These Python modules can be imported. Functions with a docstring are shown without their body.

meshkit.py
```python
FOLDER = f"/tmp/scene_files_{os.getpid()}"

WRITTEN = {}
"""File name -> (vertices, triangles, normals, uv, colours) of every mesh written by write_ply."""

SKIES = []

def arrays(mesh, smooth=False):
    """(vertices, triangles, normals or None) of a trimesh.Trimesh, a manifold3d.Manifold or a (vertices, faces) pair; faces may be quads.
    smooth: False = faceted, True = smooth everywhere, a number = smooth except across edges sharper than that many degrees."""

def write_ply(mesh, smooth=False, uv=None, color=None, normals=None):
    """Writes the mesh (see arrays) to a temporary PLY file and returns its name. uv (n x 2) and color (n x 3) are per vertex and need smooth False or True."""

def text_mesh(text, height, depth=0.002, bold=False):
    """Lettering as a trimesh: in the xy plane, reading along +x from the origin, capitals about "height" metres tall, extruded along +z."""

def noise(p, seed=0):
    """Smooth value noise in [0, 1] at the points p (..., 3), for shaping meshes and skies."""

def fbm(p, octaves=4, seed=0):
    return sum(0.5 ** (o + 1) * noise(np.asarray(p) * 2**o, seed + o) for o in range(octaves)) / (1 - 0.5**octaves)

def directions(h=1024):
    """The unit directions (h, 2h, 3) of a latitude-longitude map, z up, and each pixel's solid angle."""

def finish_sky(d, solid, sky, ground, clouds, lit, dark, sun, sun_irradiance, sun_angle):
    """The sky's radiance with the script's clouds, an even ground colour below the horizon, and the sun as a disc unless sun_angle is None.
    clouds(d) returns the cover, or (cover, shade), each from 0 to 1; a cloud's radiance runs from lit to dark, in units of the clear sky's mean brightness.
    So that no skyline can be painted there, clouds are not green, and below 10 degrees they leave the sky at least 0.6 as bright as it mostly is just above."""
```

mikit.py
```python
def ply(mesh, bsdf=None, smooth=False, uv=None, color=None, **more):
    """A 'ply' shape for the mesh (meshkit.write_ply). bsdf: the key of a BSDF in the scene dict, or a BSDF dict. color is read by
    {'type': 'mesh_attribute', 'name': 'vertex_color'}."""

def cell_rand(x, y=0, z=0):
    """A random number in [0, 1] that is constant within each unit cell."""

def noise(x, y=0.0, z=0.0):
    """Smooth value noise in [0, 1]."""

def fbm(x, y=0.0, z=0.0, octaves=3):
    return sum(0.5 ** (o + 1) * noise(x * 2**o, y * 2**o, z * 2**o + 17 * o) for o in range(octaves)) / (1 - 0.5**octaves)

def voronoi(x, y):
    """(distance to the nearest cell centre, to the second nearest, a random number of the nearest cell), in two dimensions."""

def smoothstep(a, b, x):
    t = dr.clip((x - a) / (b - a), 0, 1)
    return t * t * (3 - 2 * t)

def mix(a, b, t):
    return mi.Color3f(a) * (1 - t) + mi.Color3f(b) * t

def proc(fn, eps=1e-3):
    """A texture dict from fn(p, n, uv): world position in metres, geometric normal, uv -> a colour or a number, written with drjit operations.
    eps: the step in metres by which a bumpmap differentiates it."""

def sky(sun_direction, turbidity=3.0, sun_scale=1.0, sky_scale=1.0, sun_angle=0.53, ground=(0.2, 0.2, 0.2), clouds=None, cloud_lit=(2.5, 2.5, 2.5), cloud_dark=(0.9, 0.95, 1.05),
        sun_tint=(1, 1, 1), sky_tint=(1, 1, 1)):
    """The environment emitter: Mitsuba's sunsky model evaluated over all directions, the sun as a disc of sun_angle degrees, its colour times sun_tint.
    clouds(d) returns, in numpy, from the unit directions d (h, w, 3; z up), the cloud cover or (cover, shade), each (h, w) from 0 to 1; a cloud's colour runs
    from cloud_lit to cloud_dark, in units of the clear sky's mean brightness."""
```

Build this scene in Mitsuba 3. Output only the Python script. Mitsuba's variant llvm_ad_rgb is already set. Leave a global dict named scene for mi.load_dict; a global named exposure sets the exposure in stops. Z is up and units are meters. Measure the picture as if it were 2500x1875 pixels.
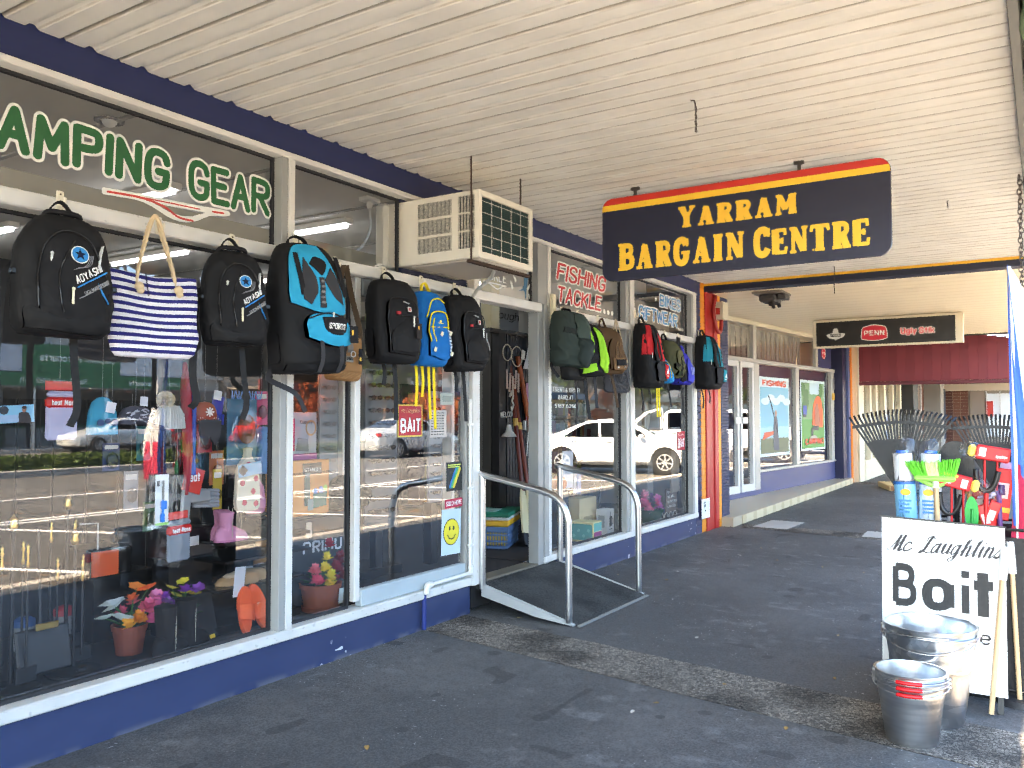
import math, random, numpy as np, trimesh, drjit as dr, mitsuba as mi, mikit, meshkit
import manifold3d as m3
from shapely.geometry import Polygon, LineString, Point, MultiPolygon, box as sbox
from shapely.ops import unary_union
from shapely import affinity
random.seed(7); np.random.seed(7)
T = mi.ScalarTransform4f
scene, labels = {'type': 'scene'}, {}
# ---------------------------------------------------------------- camera, sky, exposure
EYE = np.array([0.0, 0.0, 1.41])
YAW, PITCH, ROLL = 0.568176, 0.0364, -0.0015929
FWD = np.array([math.cos(YAW) * math.cos(PITCH), math.sin(YAW) * math.cos(PITCH), math.sin(PITCH)])
RIGHT = np.cross(FWD, [0, 0, 1]); RIGHT /= np.linalg.norm(RIGHT)
UP = np.cross(RIGHT, FWD)
UP = -math.sin(ROLL) * RIGHT + math.cos(ROLL) * UP
scene['camera'] = {'type': 'perspective', 'fov': 63.13, 'near_clip': 0.05, 'far_clip': 900.0,
                   'to_world': T().look_at(EYE.tolist(), (EYE + FWD).tolist(), UP.tolist())}
SUN = (-0.72, -0.034, 0.60)
scene['sky'] = mikit.sky(SUN, turbidity=3, sun_tint=(1.0, 0.985, 0.95), sky_tint=(1.05, 1.0, 0.95))
exposure = 5.4

# ---------------------------------------------------------------- materials
def lin(r, g, b, f=1.0):
    c = np.array([r, g, b], float) / 255
    return tuple((np.where(c <= .04045, c / 12.92, ((c + .055) / 1.055) ** 2.4) * f).tolist())
_mats = {}
def P(c, rough=.5, metal=0.0, two=False, spec=.5, coat=0.0):
    """A plain principled material, one scene entry per distinct look; c is an sRGB 0-255 triple of the surface's own colour."""
    k = (tuple(c), rough, metal, two, spec, coat)
    if k not in _mats:
        d = {'type': 'principled', 'base_color': {'type': 'rgb', 'value': list(lin(*c))}, 'roughness': rough, 'metallic': metal, 'specular': spec}
        if coat: d |= {'clearcoat': coat, 'clearcoat_gloss': .9}
        _mats[k] = f'paint_{len(_mats)}'
        scene[_mats[k]] = {'type': 'twosided', 'bsdf': d} if two else d
    return _mats[k]
def proc_mat(key, fn, rough=.8, bump=None, metal=0.0, spec=.4, eps=1e-3, two=False, rfn=None):
    d = {'type': 'principled', 'base_color': mikit.proc(fn), 'roughness': mikit.proc(rfn) if rfn else rough, 'metallic': metal, 'specular': spec}
    if bump: d = {'type': 'bumpmap', 'tex': mikit.proc(bump, eps), 'scale': 1.0, 'inner': d}
    scene[key] = {'type': 'twosided', 'bsdf': d} if two else d
    return key
C3 = mi.Color3f
N_, F_, SS, MIX = mikit.noise, mikit.fbm, mikit.smoothstep, mikit.mix
def _pave(p, n, uv):
    a = F_(p.x * 1.3, p.y * 1.3, 0.0, 3); b = F_(p.x * 14, p.y * 14, 3.0, 3); g = N_(p.x * 160, p.y * 160, 1.0)
    c = MIX((.072, .0725, .0725), (.104, .103, .101), SS(.3, .75, a * .7 + b * .3))
    scuff = SS(.56, .74, F_(p.x * 9 + 9, p.y * 5, 7.0, 4)) * SS(.40, .7, b) * SS(.35, .6, F_(p.x * 1.1, p.y * 1.1, 12.0, 2))
    c = MIX(c, (.21, .21, .21), scuff * .42)
    dust = SS(3.05, 3.5, p.y) * .35 * SS(.3, .7, a)
    c = MIX(c, (.15, .145, .125), dust)
    speck = SS(.925, .96, N_(p.x * 75, p.y * 75, 4.0)) * SS(.5, .7, F_(p.x * 2.5, p.y * 2.5, 2.0, 2))
    gum = SS(.90, .915, N_(p.x * 6.5, p.y * 6.5, 8.0)) * .5
    st = SS(.55, .8, F_(p.x * .9 + 3, p.y * .5, 5.0, 3)) * .12
    c = MIX(c, (.03, .03, .03), gum); c = MIX(c, (.04, .04, .042), st)
    return MIX(c * (.7 + .6 * g), (.45, .45, .44), speck * .7)
def _pave_b(p, n, uv): return .0025 * F_(p.x * 45, p.y * 45, 0.0, 3) + .0012 * N_(p.x * 150, p.y * 150, 0.0)
proc_mat('pavement_mat', _pave, .62, _pave_b, eps=2e-3)
def _agg(p, n, uv):
    d1, d2, r = mikit.voronoi(p.x * 70, p.y * 70)
    st = MIX((.08, .068, .055), (.34, .30, .25), r)
    c = MIX((.035, .03, .026), st, SS(.02, .25, d2 - d1))
    wear = F_(p.x * 3, p.y * 3, 0.0, 3)
    return MIX(c * .4, c, SS(.3, .6, wear))
def _agg_b(p, n, uv):
    d1, d2, r = mikit.voronoi(p.x * 70, p.y * 70)
    return .004 * SS(.0, .35, d2 - d1)
proc_mat('aggregate_mat', _agg, .7, _agg_b, eps=2e-3)
def _soff(p, n, uv):
    f = p.x / .2475 - 1.65 / .2475; f = f - dr.floor(f)
    j = dr.minimum(f, 1 - f)
    d = F_(p.x * 3, p.y * 3, 0.0, 3)
    c = MIX((.74, .712, .65), (.705, .676, .612), SS(.35, .7, d))
    n1 = F_(p.x * 3 + 5, p.y * 6, 1.0, 3)
    c = MIX(c, (.17, .14, .10), (1 - SS(.012, .034, j)) * (.55 + .4 * n1))
    c = MIX(c, (.5, .44, .36), (1 - SS(.02, .11, j)) * SS(.4, .65, n1) * .5)
    rg = dr.minimum(dr.abs(f - .375), dr.abs(f - .56))
    c = MIX(c, (.42, .37, .30), (1 - SS(.006, .02, rg)) * (.25 + .45 * SS(.36, .6, F_(p.x * 4 + 2, p.y * 9, 3.0, 3))))
    spot = SS(.86, .9, N_(p.x * 30, p.y * 30, 5.0)) * SS(.6, .75, N_(p.x * 2, p.y * 2, 6.0))
    return c
proc_mat('soffit_mat', _soff, .45)
def _kerbblue(p, n, uv):
    a = F_(p.x * 4, p.z * 9, p.y * 4, 3)
    c = MIX((.027, .039, .096), (.040, .052, .118), a)
    low = (1 - SS(.0, .055, p.z + .03 * a)) * SS(.35, .6, F_(p.x * 9, p.z * 9, 2.0, 3))
    c = MIX(c, (.16, .16, .17), low * .7)
    chip = SS(.83, .85, N_(p.x * 26 + 3, p.z * 34, p.y * 30)) * SS(.55, .65, N_(p.x * 1.7, p.z * 3, 9.0))
    return MIX(c, (.7, .7, .72), chip)
proc_mat('plinth_mat', _kerbblue, .42)
def _whitep(p, n, uv):
    a = F_(p.x * 6, p.y * 6, p.z * 6, 3)
    c = MIX((.66, .64, .59), (.60, .58, .53), SS(.4, .75, a))
    return MIX(c, (.3, .28, .25), SS(.76, .84, F_(p.x * 40, p.y * 40, p.z * 40, 2)) * .4)
proc_mat('white_mat', _whitep, .4)
def _road(p, n, uv):
    a = F_(p.x * .4, p.y * 1.2, 0.0, 3); g = N_(p.x * 60, p.y * 60, 0.0)
    leaf = SS(.80, .86, N_(p.x * 9, p.y * 9, 3.0)) * SS(.5, .7, F_(p.x * .5, p.y * .5, 4.0, 2))
    return MIX(MIX((.075, .072, .066), (.108, .104, .096), a) * (.75 + .5 * g), (.20, .12, .05), leaf * .8)
proc_mat('road_mat', _road, .8)
def _grass(p, n, uv):
    a = F_(p.x * 2, p.y * 2, 0.0, 3); b = N_(p.x * 40, p.y * 40, 0.0)
    return MIX((.03, .06, .015), (.11, .14, .04), a * .6 + b * .4)
proc_mat('grass_mat', _grass, .9)
def _conc(p, n, uv):
    a = F_(p.x * 2.2, p.y * 2.2, p.z * 2.2, 3); b = F_(p.x * 24, p.y * 24, p.z * 24, 2)
    return MIX((.30, .28, .25), (.44, .42, .38), a * .6 + b * .4)
proc_mat('concrete_mat', _conc, .8)
def _metal(p, n, uv):
    a = F_(p.x * 8, p.y * 8, p.z * 60, 3)
    return MIX((.5, .5, .5), (.72, .72, .71), a)
proc_mat('steel_mat', _metal, .3, metal=1.0)
def _galv(p, n, uv):
    d1, d2, r = mikit.voronoi(p.y * 30 + p.x * 22, p.z * 34)
    return MIX((.5, .52, .54), (.76, .77, .78), r)
proc_mat('galvanised_mat', _galv, .22, metal=1.0)
def _ramp(p, n, uv):
    g = F_(p.x * 120, p.y * 120, p.z * 50, 2); a = F_(p.x * 5, p.y * 5, 0.0, 3)
    return MIX((.018, .020, .021), (.055, .058, .056), SS(.3, .8, g * .6 + a * .5))
def _ramp_b(p, n, uv): return .004 * N_(p.x * 130, p.y * 130, 0.0)
proc_mat('ramp_mat', _ramp, .75, _ramp_b, eps=2e-3)
def _wood(p, n, uv):
    a = F_(p.x * 60, p.y * 60, p.z * 3, 3)
    return MIX((.50, .33, .16), (.66, .47, .26), a)
proc_mat('wood_mat', _wood, .45)
def _fab(p, n, uv):
    a = F_(p.x * 9, p.y * 9, p.z * 9, 3)
    return MIX((.0035, .0035, .004), (.008, .008, .009), a)
def _fab_b(p, n, uv): return .006 * F_(p.x * 22, p.y * 22, p.z * 22, 3) + .0004 * N_(p.x * 500, p.y * 500, p.z * 500)
proc_mat('black_fabric', _fab, .72, _fab_b, spec=.35, eps=2e-3)
def _stripe(p, n, uv):
    f = uv.y * 11.0; f = f - dr.floor(f)
    w = F_(p.x * 200, p.z * 200, 0.0, 2)
    return MIX((.74, .72, .76), (.022, .022, .15), SS(.47, .50, f) * (1 - SS(.955, .985, f))) * (.88 + .2 * w)
proc_mat('stripe_fabric', _stripe, .85)
def _leaf_col(a, b):
    def fn(p, n, uv): return MIX(a, b, N_(p.x * 2.3, p.y * 2.3, p.z * 2.3) * .6 + .4 * mikit.cell_rand(p.x * 9, p.y * 9, p.z * 9))
    return fn
for k_, a_, b_ in (('red_leaves', (.16, .03, .02), (.55, .17, .07)), ('green_leaves', (.02, .045, .012), (.11, .15, .035))):
    scene[k_] = {'type': 'principledthin', 'base_color': mikit.proc(_leaf_col(a_, b_)), 'roughness': .6, 'diff_trans': .7}
scene['glass_mat'] = {'type': 'thindielectric', 'int_ior': 1.66}
scene['plastic_wrap'] = {'type': 'thindielectric', 'int_ior': 1.35}
WHITE, CREAM, BLACK, NAVY = P((214, 209, 199), .4), P((205, 196, 176), .45), P((16, 16, 17), .5), P((30, 34, 66), .45)
DARK, GREYAL, SILVER = P((34, 34, 36), .6), P((150, 150, 146), .35), P((190, 190, 188), .28, .9)
BLACKP, RUBBER = P((20, 20, 21), .3), P((25, 25, 25), .85)

# ---------------------------------------------------------------- scene helpers
def numbered(k):
    if k not in scene and k not in labels: return k
    i = 1
    while f'{k}_{i:03d}' in scene or f'{k}_{i:03d}' in labels: i += 1
    return f'{k}_{i:03d}'
def thing(name, label, cat, group=None):
    k = numbered(name); labels[k] = {'label': label, 'category': cat}
    if group: labels[k]['group'] = group
    return k
APART = set('leg veranda_post window socket hoop feather door_seam door_handle ladder_rack bolt ear bow button finger number_plate back_panel hats bag socks dusters filling side_strip ear_flap fleck wire hanger garment pack easel board fringe rope_knot gloves glove rod back_plate bracket rose_print plinth display_window casing_edge infill_panel door_frame frame_bar wall veranda shelf_end print latch fleece knit_pattern canopy_bar side_panel leaf_piece'.split())
def add(parent, name, mesh, mat, smooth=False, label=None, kind=None, **kw):
    """One entry: a part of parent, or with parent None a top-level one. Pieces that can be told apart become entries of their own."""
    if isinstance(mesh, (list, tuple)) and name in APART: return [add(parent, name, m, mat, smooth, label, kind, **kw) for m in mesh][-1]
    if isinstance(mesh, (list, tuple)): mesh = trimesh.util.concatenate([m for m in mesh if m is not None])
    k = numbered(f'{parent}__{name}' if parent else name)
    scene[k] = mikit.ply(mesh, mat, smooth, **kw)
    if label: labels[k] = {'label': label}
    if kind: labels.setdefault(k, {})['kind'] = kind
    return k
def solo(name, label, cat, mesh, mat, smooth=False, group=None):
    k = add(None, name, mesh, mat, smooth); labels[k] = {'label': label, 'category': cat}
    if group: labels[k]['group'] = group
    return k
def struct(name, mesh, mat, smooth=False): return add(None, name, mesh, mat, smooth, kind='structure')

# ---------------------------------------------------------------- mesh helpers
def box(x0, x1, y0, y1, z0, z1, b=0.0):
    lo, hi = np.minimum([x0, y0, z0], [x1, y1, z1]), np.maximum([x0, y0, z0], [x1, y1, z1])
    if not b:
        m = trimesh.creation.box(hi - lo); m.apply_translation((lo + hi) / 2); return m
    b = min(b, .49 * (hi - lo).min()); pts = []
    for sx in (0, 1):
        for sy in (0, 1):
            for sz in (0, 1):
                c = np.where([sx, sy, sz], hi, lo); s = np.where([sx, sy, sz], -b, b)
                for a in range(3):
                    q = c + s; q[a] = c[a]; pts.append(q)
    return trimesh.convex.convex_hull(np.array(pts))
def place(mesh, o, ex, ey, ez):
    m = mesh.copy(); M = np.eye(4); M[:3, 0], M[:3, 1], M[:3, 2], M[:3, 3] = ex, ey, ez, o
    m.vertices = m.vertices @ M[:3, :3].T + M[:3, 3]
    if np.linalg.det(M[:3, :3]) < 0: m.faces = m.faces[:, ::-1]
    return trimesh.Trimesh(m.vertices, m.faces, process=False)
def obox(c, size, R=np.eye(3), b=0.0):
    s = np.array(size) / 2; m = box(-s[0], s[0], -s[1], s[1], -s[2], s[2], b)
    m.vertices = m.vertices @ np.asarray(R).T + np.array(c); return m
def rotz(a): c, s = math.cos(a), math.sin(a); return np.array([[c, -s, 0], [s, c, 0], [0, 0, 1.0]])
def rotx(a): c, s = math.cos(a), math.sin(a); return np.array([[1, 0, 0], [0, c, -s], [0, s, c]])
def roty(a): c, s = math.cos(a), math.sin(a); return np.array([[c, 0, s], [0, 1, 0], [-s, 0, c]])
def moved(m, t, R=None):
    m = m.copy()
    if R is not None: m.vertices = m.vertices @ np.asarray(R).T
    m.apply_translation(t); return m
def grid_faces(n, m, closed):
    f = []
    for i in range(n - 1):
        for j in range(m if closed else m - 1):
            a, b = i * m + j, i * m + (j + 1) % m
            f += [[a, b, b + m], [a, b + m, a + m]]
    return f
def loft(rings, caps=True):
    rings = np.asarray(rings, float); n, m = rings.shape[:2]
    v = rings.reshape(-1, 3); f = grid_faces(n, m, True)
    if caps:
        v = np.vstack([v, rings[0].mean(0), rings[-1].mean(0)])
        for j in range(m):
            f += [[n * m, (j + 1) % m, j], [n * m + 1, (n - 1) * m + j, (n - 1) * m + (j + 1) % m]]
    t = trimesh.Trimesh(v, f, process=False)
    if t.volume < 0: t.faces = t.faces[:, ::-1]
    return t
def frames(path, up0=None):
    p = np.asarray(path, float); t = np.gradient(p, axis=0); t /= np.linalg.norm(t, axis=1, keepdims=True) + 1e-12
    u = np.cross(t[0], [0, 0, 1] if abs(t[0][2]) < .9 else [1, 0, 0]) if up0 is None else np.array(up0, float)
    us = []
    for d in t:
        u = u - d * (u @ d); u /= np.linalg.norm(u) + 1e-12; us.append(u)
    us = np.array(us); return p, us, np.cross(t, us)
def tube(path, r, n=8):
    p, u, w = frames(path); r = np.broadcast_to(np.asarray(r, float), len(p))
    a = np.arange(n) * 2 * math.pi / n
    return loft([p[i] + r[i] * (np.cos(a)[:, None] * u[i] + np.sin(a)[:, None] * w[i]) for i in range(len(p))])
def ribbon(path, w, th, side):
    p, u, v = frames(path, side); w = np.broadcast_to(np.asarray(w, float), len(p))
    return loft([[p[i] + a * w[i] / 2 * u[i] + b * th / 2 * v[i] for a, b in ((-1, -1), (1, -1), (1, 1), (-1, 1))] for i in range(len(p))])
def spline(pts, n=24):
    p = np.asarray(pts, float); P_ = np.vstack([2 * p[0] - p[1], p, 2 * p[-1] - p[-2]]); out = []
    k = max(1, n // (len(p) - 1))
    for i in range(len(p) - 1):
        a, b, c, d = P_[i:i + 4]
        for s in np.arange(k) / k:
            out.append(.5 * (2 * b + (c - a) * s + (2 * a - 5 * b + 4 * c - d) * s * s + (3 * b - a - 3 * c + d) * s ** 3))
    return np.array(out + [p[-1]])
def lathe(prof, c=(0, 0, 0), n=28, R=None):
    """prof: a closed (r, z) outline; turned about z."""
    pr = np.asarray(prof, float); a = np.arange(n) * 2 * math.pi / n
    rings = np.array([[[r * math.cos(t), r * math.sin(t), z] for r, z in pr] for t in a])
    v = rings.reshape(-1, 3); m = len(pr); f = []
    for i in range(n):
        for j in range(m):
            q = [i * m + j, i * m + (j + 1) % m, ((i + 1) % n) * m + (j + 1) % m, ((i + 1) % n) * m + j]
            f += [[q[0], q[1], q[2]], [q[0], q[2], q[3]]]
    t = trimesh.Trimesh(v, f, process=True)
    t.update_faces(t.nondegenerate_faces())
    if t.volume < 0: t.invert()
    return moved(t, c, R)
def ball(c, r, sub=2, s=(1, 1, 1)):
    m = trimesh.creation.icosphere(sub, 1.0); m.vertices = m.vertices * (np.array(s) * r) + np.array(c); return m
def polys(g): return [q for q in getattr(g, 'geoms', [g]) if q.area > 1e-9]
def extr(poly, depth):
    return trimesh.util.concatenate([trimesh.creation.extrude_polygon(q, depth, engine='earcut') for q in polys(poly)])
def on_plane(poly, o, ex, ey, depth=.002):
    """poly drawn in the plane o + x*ex + y*ey, raised by depth along ez, the side from which it reads."""
    ex, ey = np.array(ex, float), np.array(ey, float); return place(extr(poly, depth), o, ex, ey, np.cross(ex, ey))
def rrect(x0, y0, x1, y1, r): return sbox(x0 + r, y0 + r, x1 - r, y1 - r).buffer(r, 6)

# ---------------------------------------------------------------- lettering: letters are strokes
FONT = {'A': '0,0 3,10 6,0|1.2,3.6 4.8,3.6', 'B': '0,0 0,10|~0,10 4,10 5.6,9 5.6,6.4 4,5.3 0,5.3|~0,5.3 4.2,5.3 6.2,4.3 6.2,1 4.2,0 0,0',
 'C': '~6,7.6 5.4,9.6 3,10.4 .8,9.6 0,7 0,3 .8,.4 3,-.4 5.4,.4 6,2.4', 'D': '0,0 0,10|~0,10 3.4,10 6.2,8.6 6.2,1.4 3.4,0 0,0',
 'E': '5.3,10 0,10 0,0 5.3,0|0,5.2 4.3,5.2', 'F': '5.3,10 0,10 0,0|0,5.2 4.3,5.2',
 'G': '~6,7.6 5.4,9.6 3,10.4 .8,9.6 0,7 0,3 .8,.4 3,-.4 5.2,.2 6,1.6 6,4.4|3.4,4.4 6,4.4', 'H': '0,0 0,10|6,0 6,10|0,5.2 6,5.2', 'I': '0,0 0,10',
 'J': '~4,10 4,2 3,-.2 1,-.2 0,2', 'K': '0,0 0,10|5.5,10 0,4.5|1.8,6.2 6,0', 'L': '0,10 0,0 5,0', 'M': '0,0 .5,10 3.5,3 6.5,10 7,0', 'N': '0,0 0,10 5.6,0 5.6,10',
 'O': '~3,10.2 5.4,10 6.2,7.4 6.2,2.6 5.4,0 3,-.2 .6,0 -.2,2.6 -.2,7.4 .6,10 3,10.2', 'P': '0,0 0,10|~0,10 3.8,10 6.1,9.4 6.1,5.6 3.8,4.8 0,4.8',
 'R': '0,0 0,10|~0,10 3.8,10 6.1,9.4 6.1,5.8 3.8,5 0,5|2.6,5 6,0', 'S': '~5.6,8 4.8,10.2 1.4,10.2 .1,8.4 .4,6 3,5 5.6,4 6,1.6 4.6,-.2 1.2,-.2 0,2',
 'T': '3,0 3,10|0,10 6,10', 'U': '~0,10 0,2 1,-.2 5,-.2 6,2 6,10', 'V': '0,10 3,0 6,10', 'W': '0,10 1.8,0 3.8,8 5.8,0 7.6,10', 'X': '0,0 6,10|0,10 6,0', 'Y': '0,10 3,5 6,10|3,5 3,0', 'Z': '0,10 6,10 0,0 6,0',
 '&': '~6,0 1.2,7.2 1.2,9.8 3.6,10 4.2,8.2 .4,4.6 0,1.6 1.6,-.2 3.8,.2 6,4', '.': '0,0 0,.1', ' ': '', '!': '0,10 0,3.5|0,0 0,.1',
 '0': '~3,10.2 5.2,10 6,7.4 6,2.6 5.2,0 3,-.2 .8,0 0,2.6 0,7.4 .8,10 3,10.2', '1': '.6,8 2.4,10 2.4,0', '2': '~0,7.8 .8,10 5,10.2 6,7.8 4.6,5 0,0|0,0 6,0', '3': '~0,9 2,10.4 5.4,9.8 5.4,6 2.4,5.4|~2.4,5.4 6,5 6,.6 2.4,-.6 0,1',
 '5': '5.4,10 .6,10 .3,5.6|~.3,5.6 3,6.8 6,5.8 6,.6 3,-.4 0,1', '6': '~5.4,9 3,10.8 0,8.6 0,1.4 1.2,-.4 5,-.4 6.2,3 5,6 1.4,6 .1,3.4', '8': '~3,5.3 .4,6 .4,10 3,10.2 5.6,10 5.6,6 3,5.3 0,4.6 0,0 3,-.2 6,0 6,4.6 3,5.3',
 'a': '~2.6,6.7 .6,6.5 -.2,4.6 -.2,2 .6,0 2.6,-.2 4.4,.6 4.9,3.2 4.4,6 2.6,6.7|4.9,6.5 4.9,0', 'b': '0,0 0,10|~2.4,6.7 4.4,6.5 5.2,4.6 5.2,2 4.4,0 2.4,-.2 .5,.6 0,3.2 .5,6 2.4,6.7', 'c': '~4.6,5.2 3.6,6.7 1,6.7 -.2,4.6 -.2,2 1,-.2 3.6,-.2 4.6,1.3',
 'd': '~2.6,6.7 .6,6.5 -.2,4.6 -.2,2 .6,0 2.6,-.2 4.4,.6 4.9,3.2 4.4,6 2.6,6.7|4.9,10 4.9,0', 'e': '0,3.5 4.9,3.5|~4.9,3.5 4.8,5.8 3.4,6.8 1,6.7 -.2,4.6 -.2,2 1,-.2 3.4,-.3 4.7,1.2', 'f': '~3.4,9.6 2,10.3 1.2,8.8 1.2,0|0,6.4 3,6.4',
 'g': '~2.6,6.7 .6,6.5 -.2,4.6 -.2,2 .6,0 2.6,-.2 4.4,.6 4.9,3.2 4.4,6 2.6,6.7|~4.9,6.5 4.9,-1.4 3.8,-3.4 1.4,-3.4 .2,-2.2', 'h': '0,0 0,10|~0,4.4 .8,6.6 3.8,7 4.6,5 4.6,0', 'i': '0,0 0,6.5|0,8.2 0,9.8', 'k': '0,0 0,10|4.4,6.5 0,2.6|1.6,4 4.6,0', 'l': '0,0 0,10',
 'm': '0,0 0,6.5|~0,4.4 .7,6.6 3,7 3.7,5 3.7,0|~3.7,4.4 4.4,6.6 6.8,7 7.4,5 7.4,0', 'n': '0,0 0,6.5|~0,4.4 .8,6.6 3.8,7 4.6,5 4.6,0', 'o': '~2.6,6.7 .6,6.5 -.2,4.6 -.2,2 .6,0 2.6,-.2 4.6,0 5.4,2 5.4,4.6 4.6,6.5 2.6,6.7',
 'p': '0,6.5 0,-3|~2.4,6.7 4.4,6.5 5.2,4.6 5.2,2 4.4,0 2.4,-.2 .5,.6 0,3.2 .5,6 2.4,6.7', 'r': '0,0 0,6.5|~0,4 .8,6.4 3,6.6', 's': '~3.9,5.4 3,6.8 1,6.8 0,5.4 .6,3.6 3.4,3 4,1.4 3,-.2 .8,-.2 -.1,1.2', 't': '1.6,9.2 1.6,0|0,6.5 3.4,6.5', 'u': '~0,6.5 0,1 1.2,-.4 3.6,-.2 4.6,2.2|4.6,6.5 4.6,0', 'v': '0,6.5 2.4,0 4.8,6.5', 'x': '0,0 4.6,6.5|0,6.5 4.6,0', 'y': '0,6.5 2.4,0|4.8,6.5 1.4,-3'}
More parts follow.
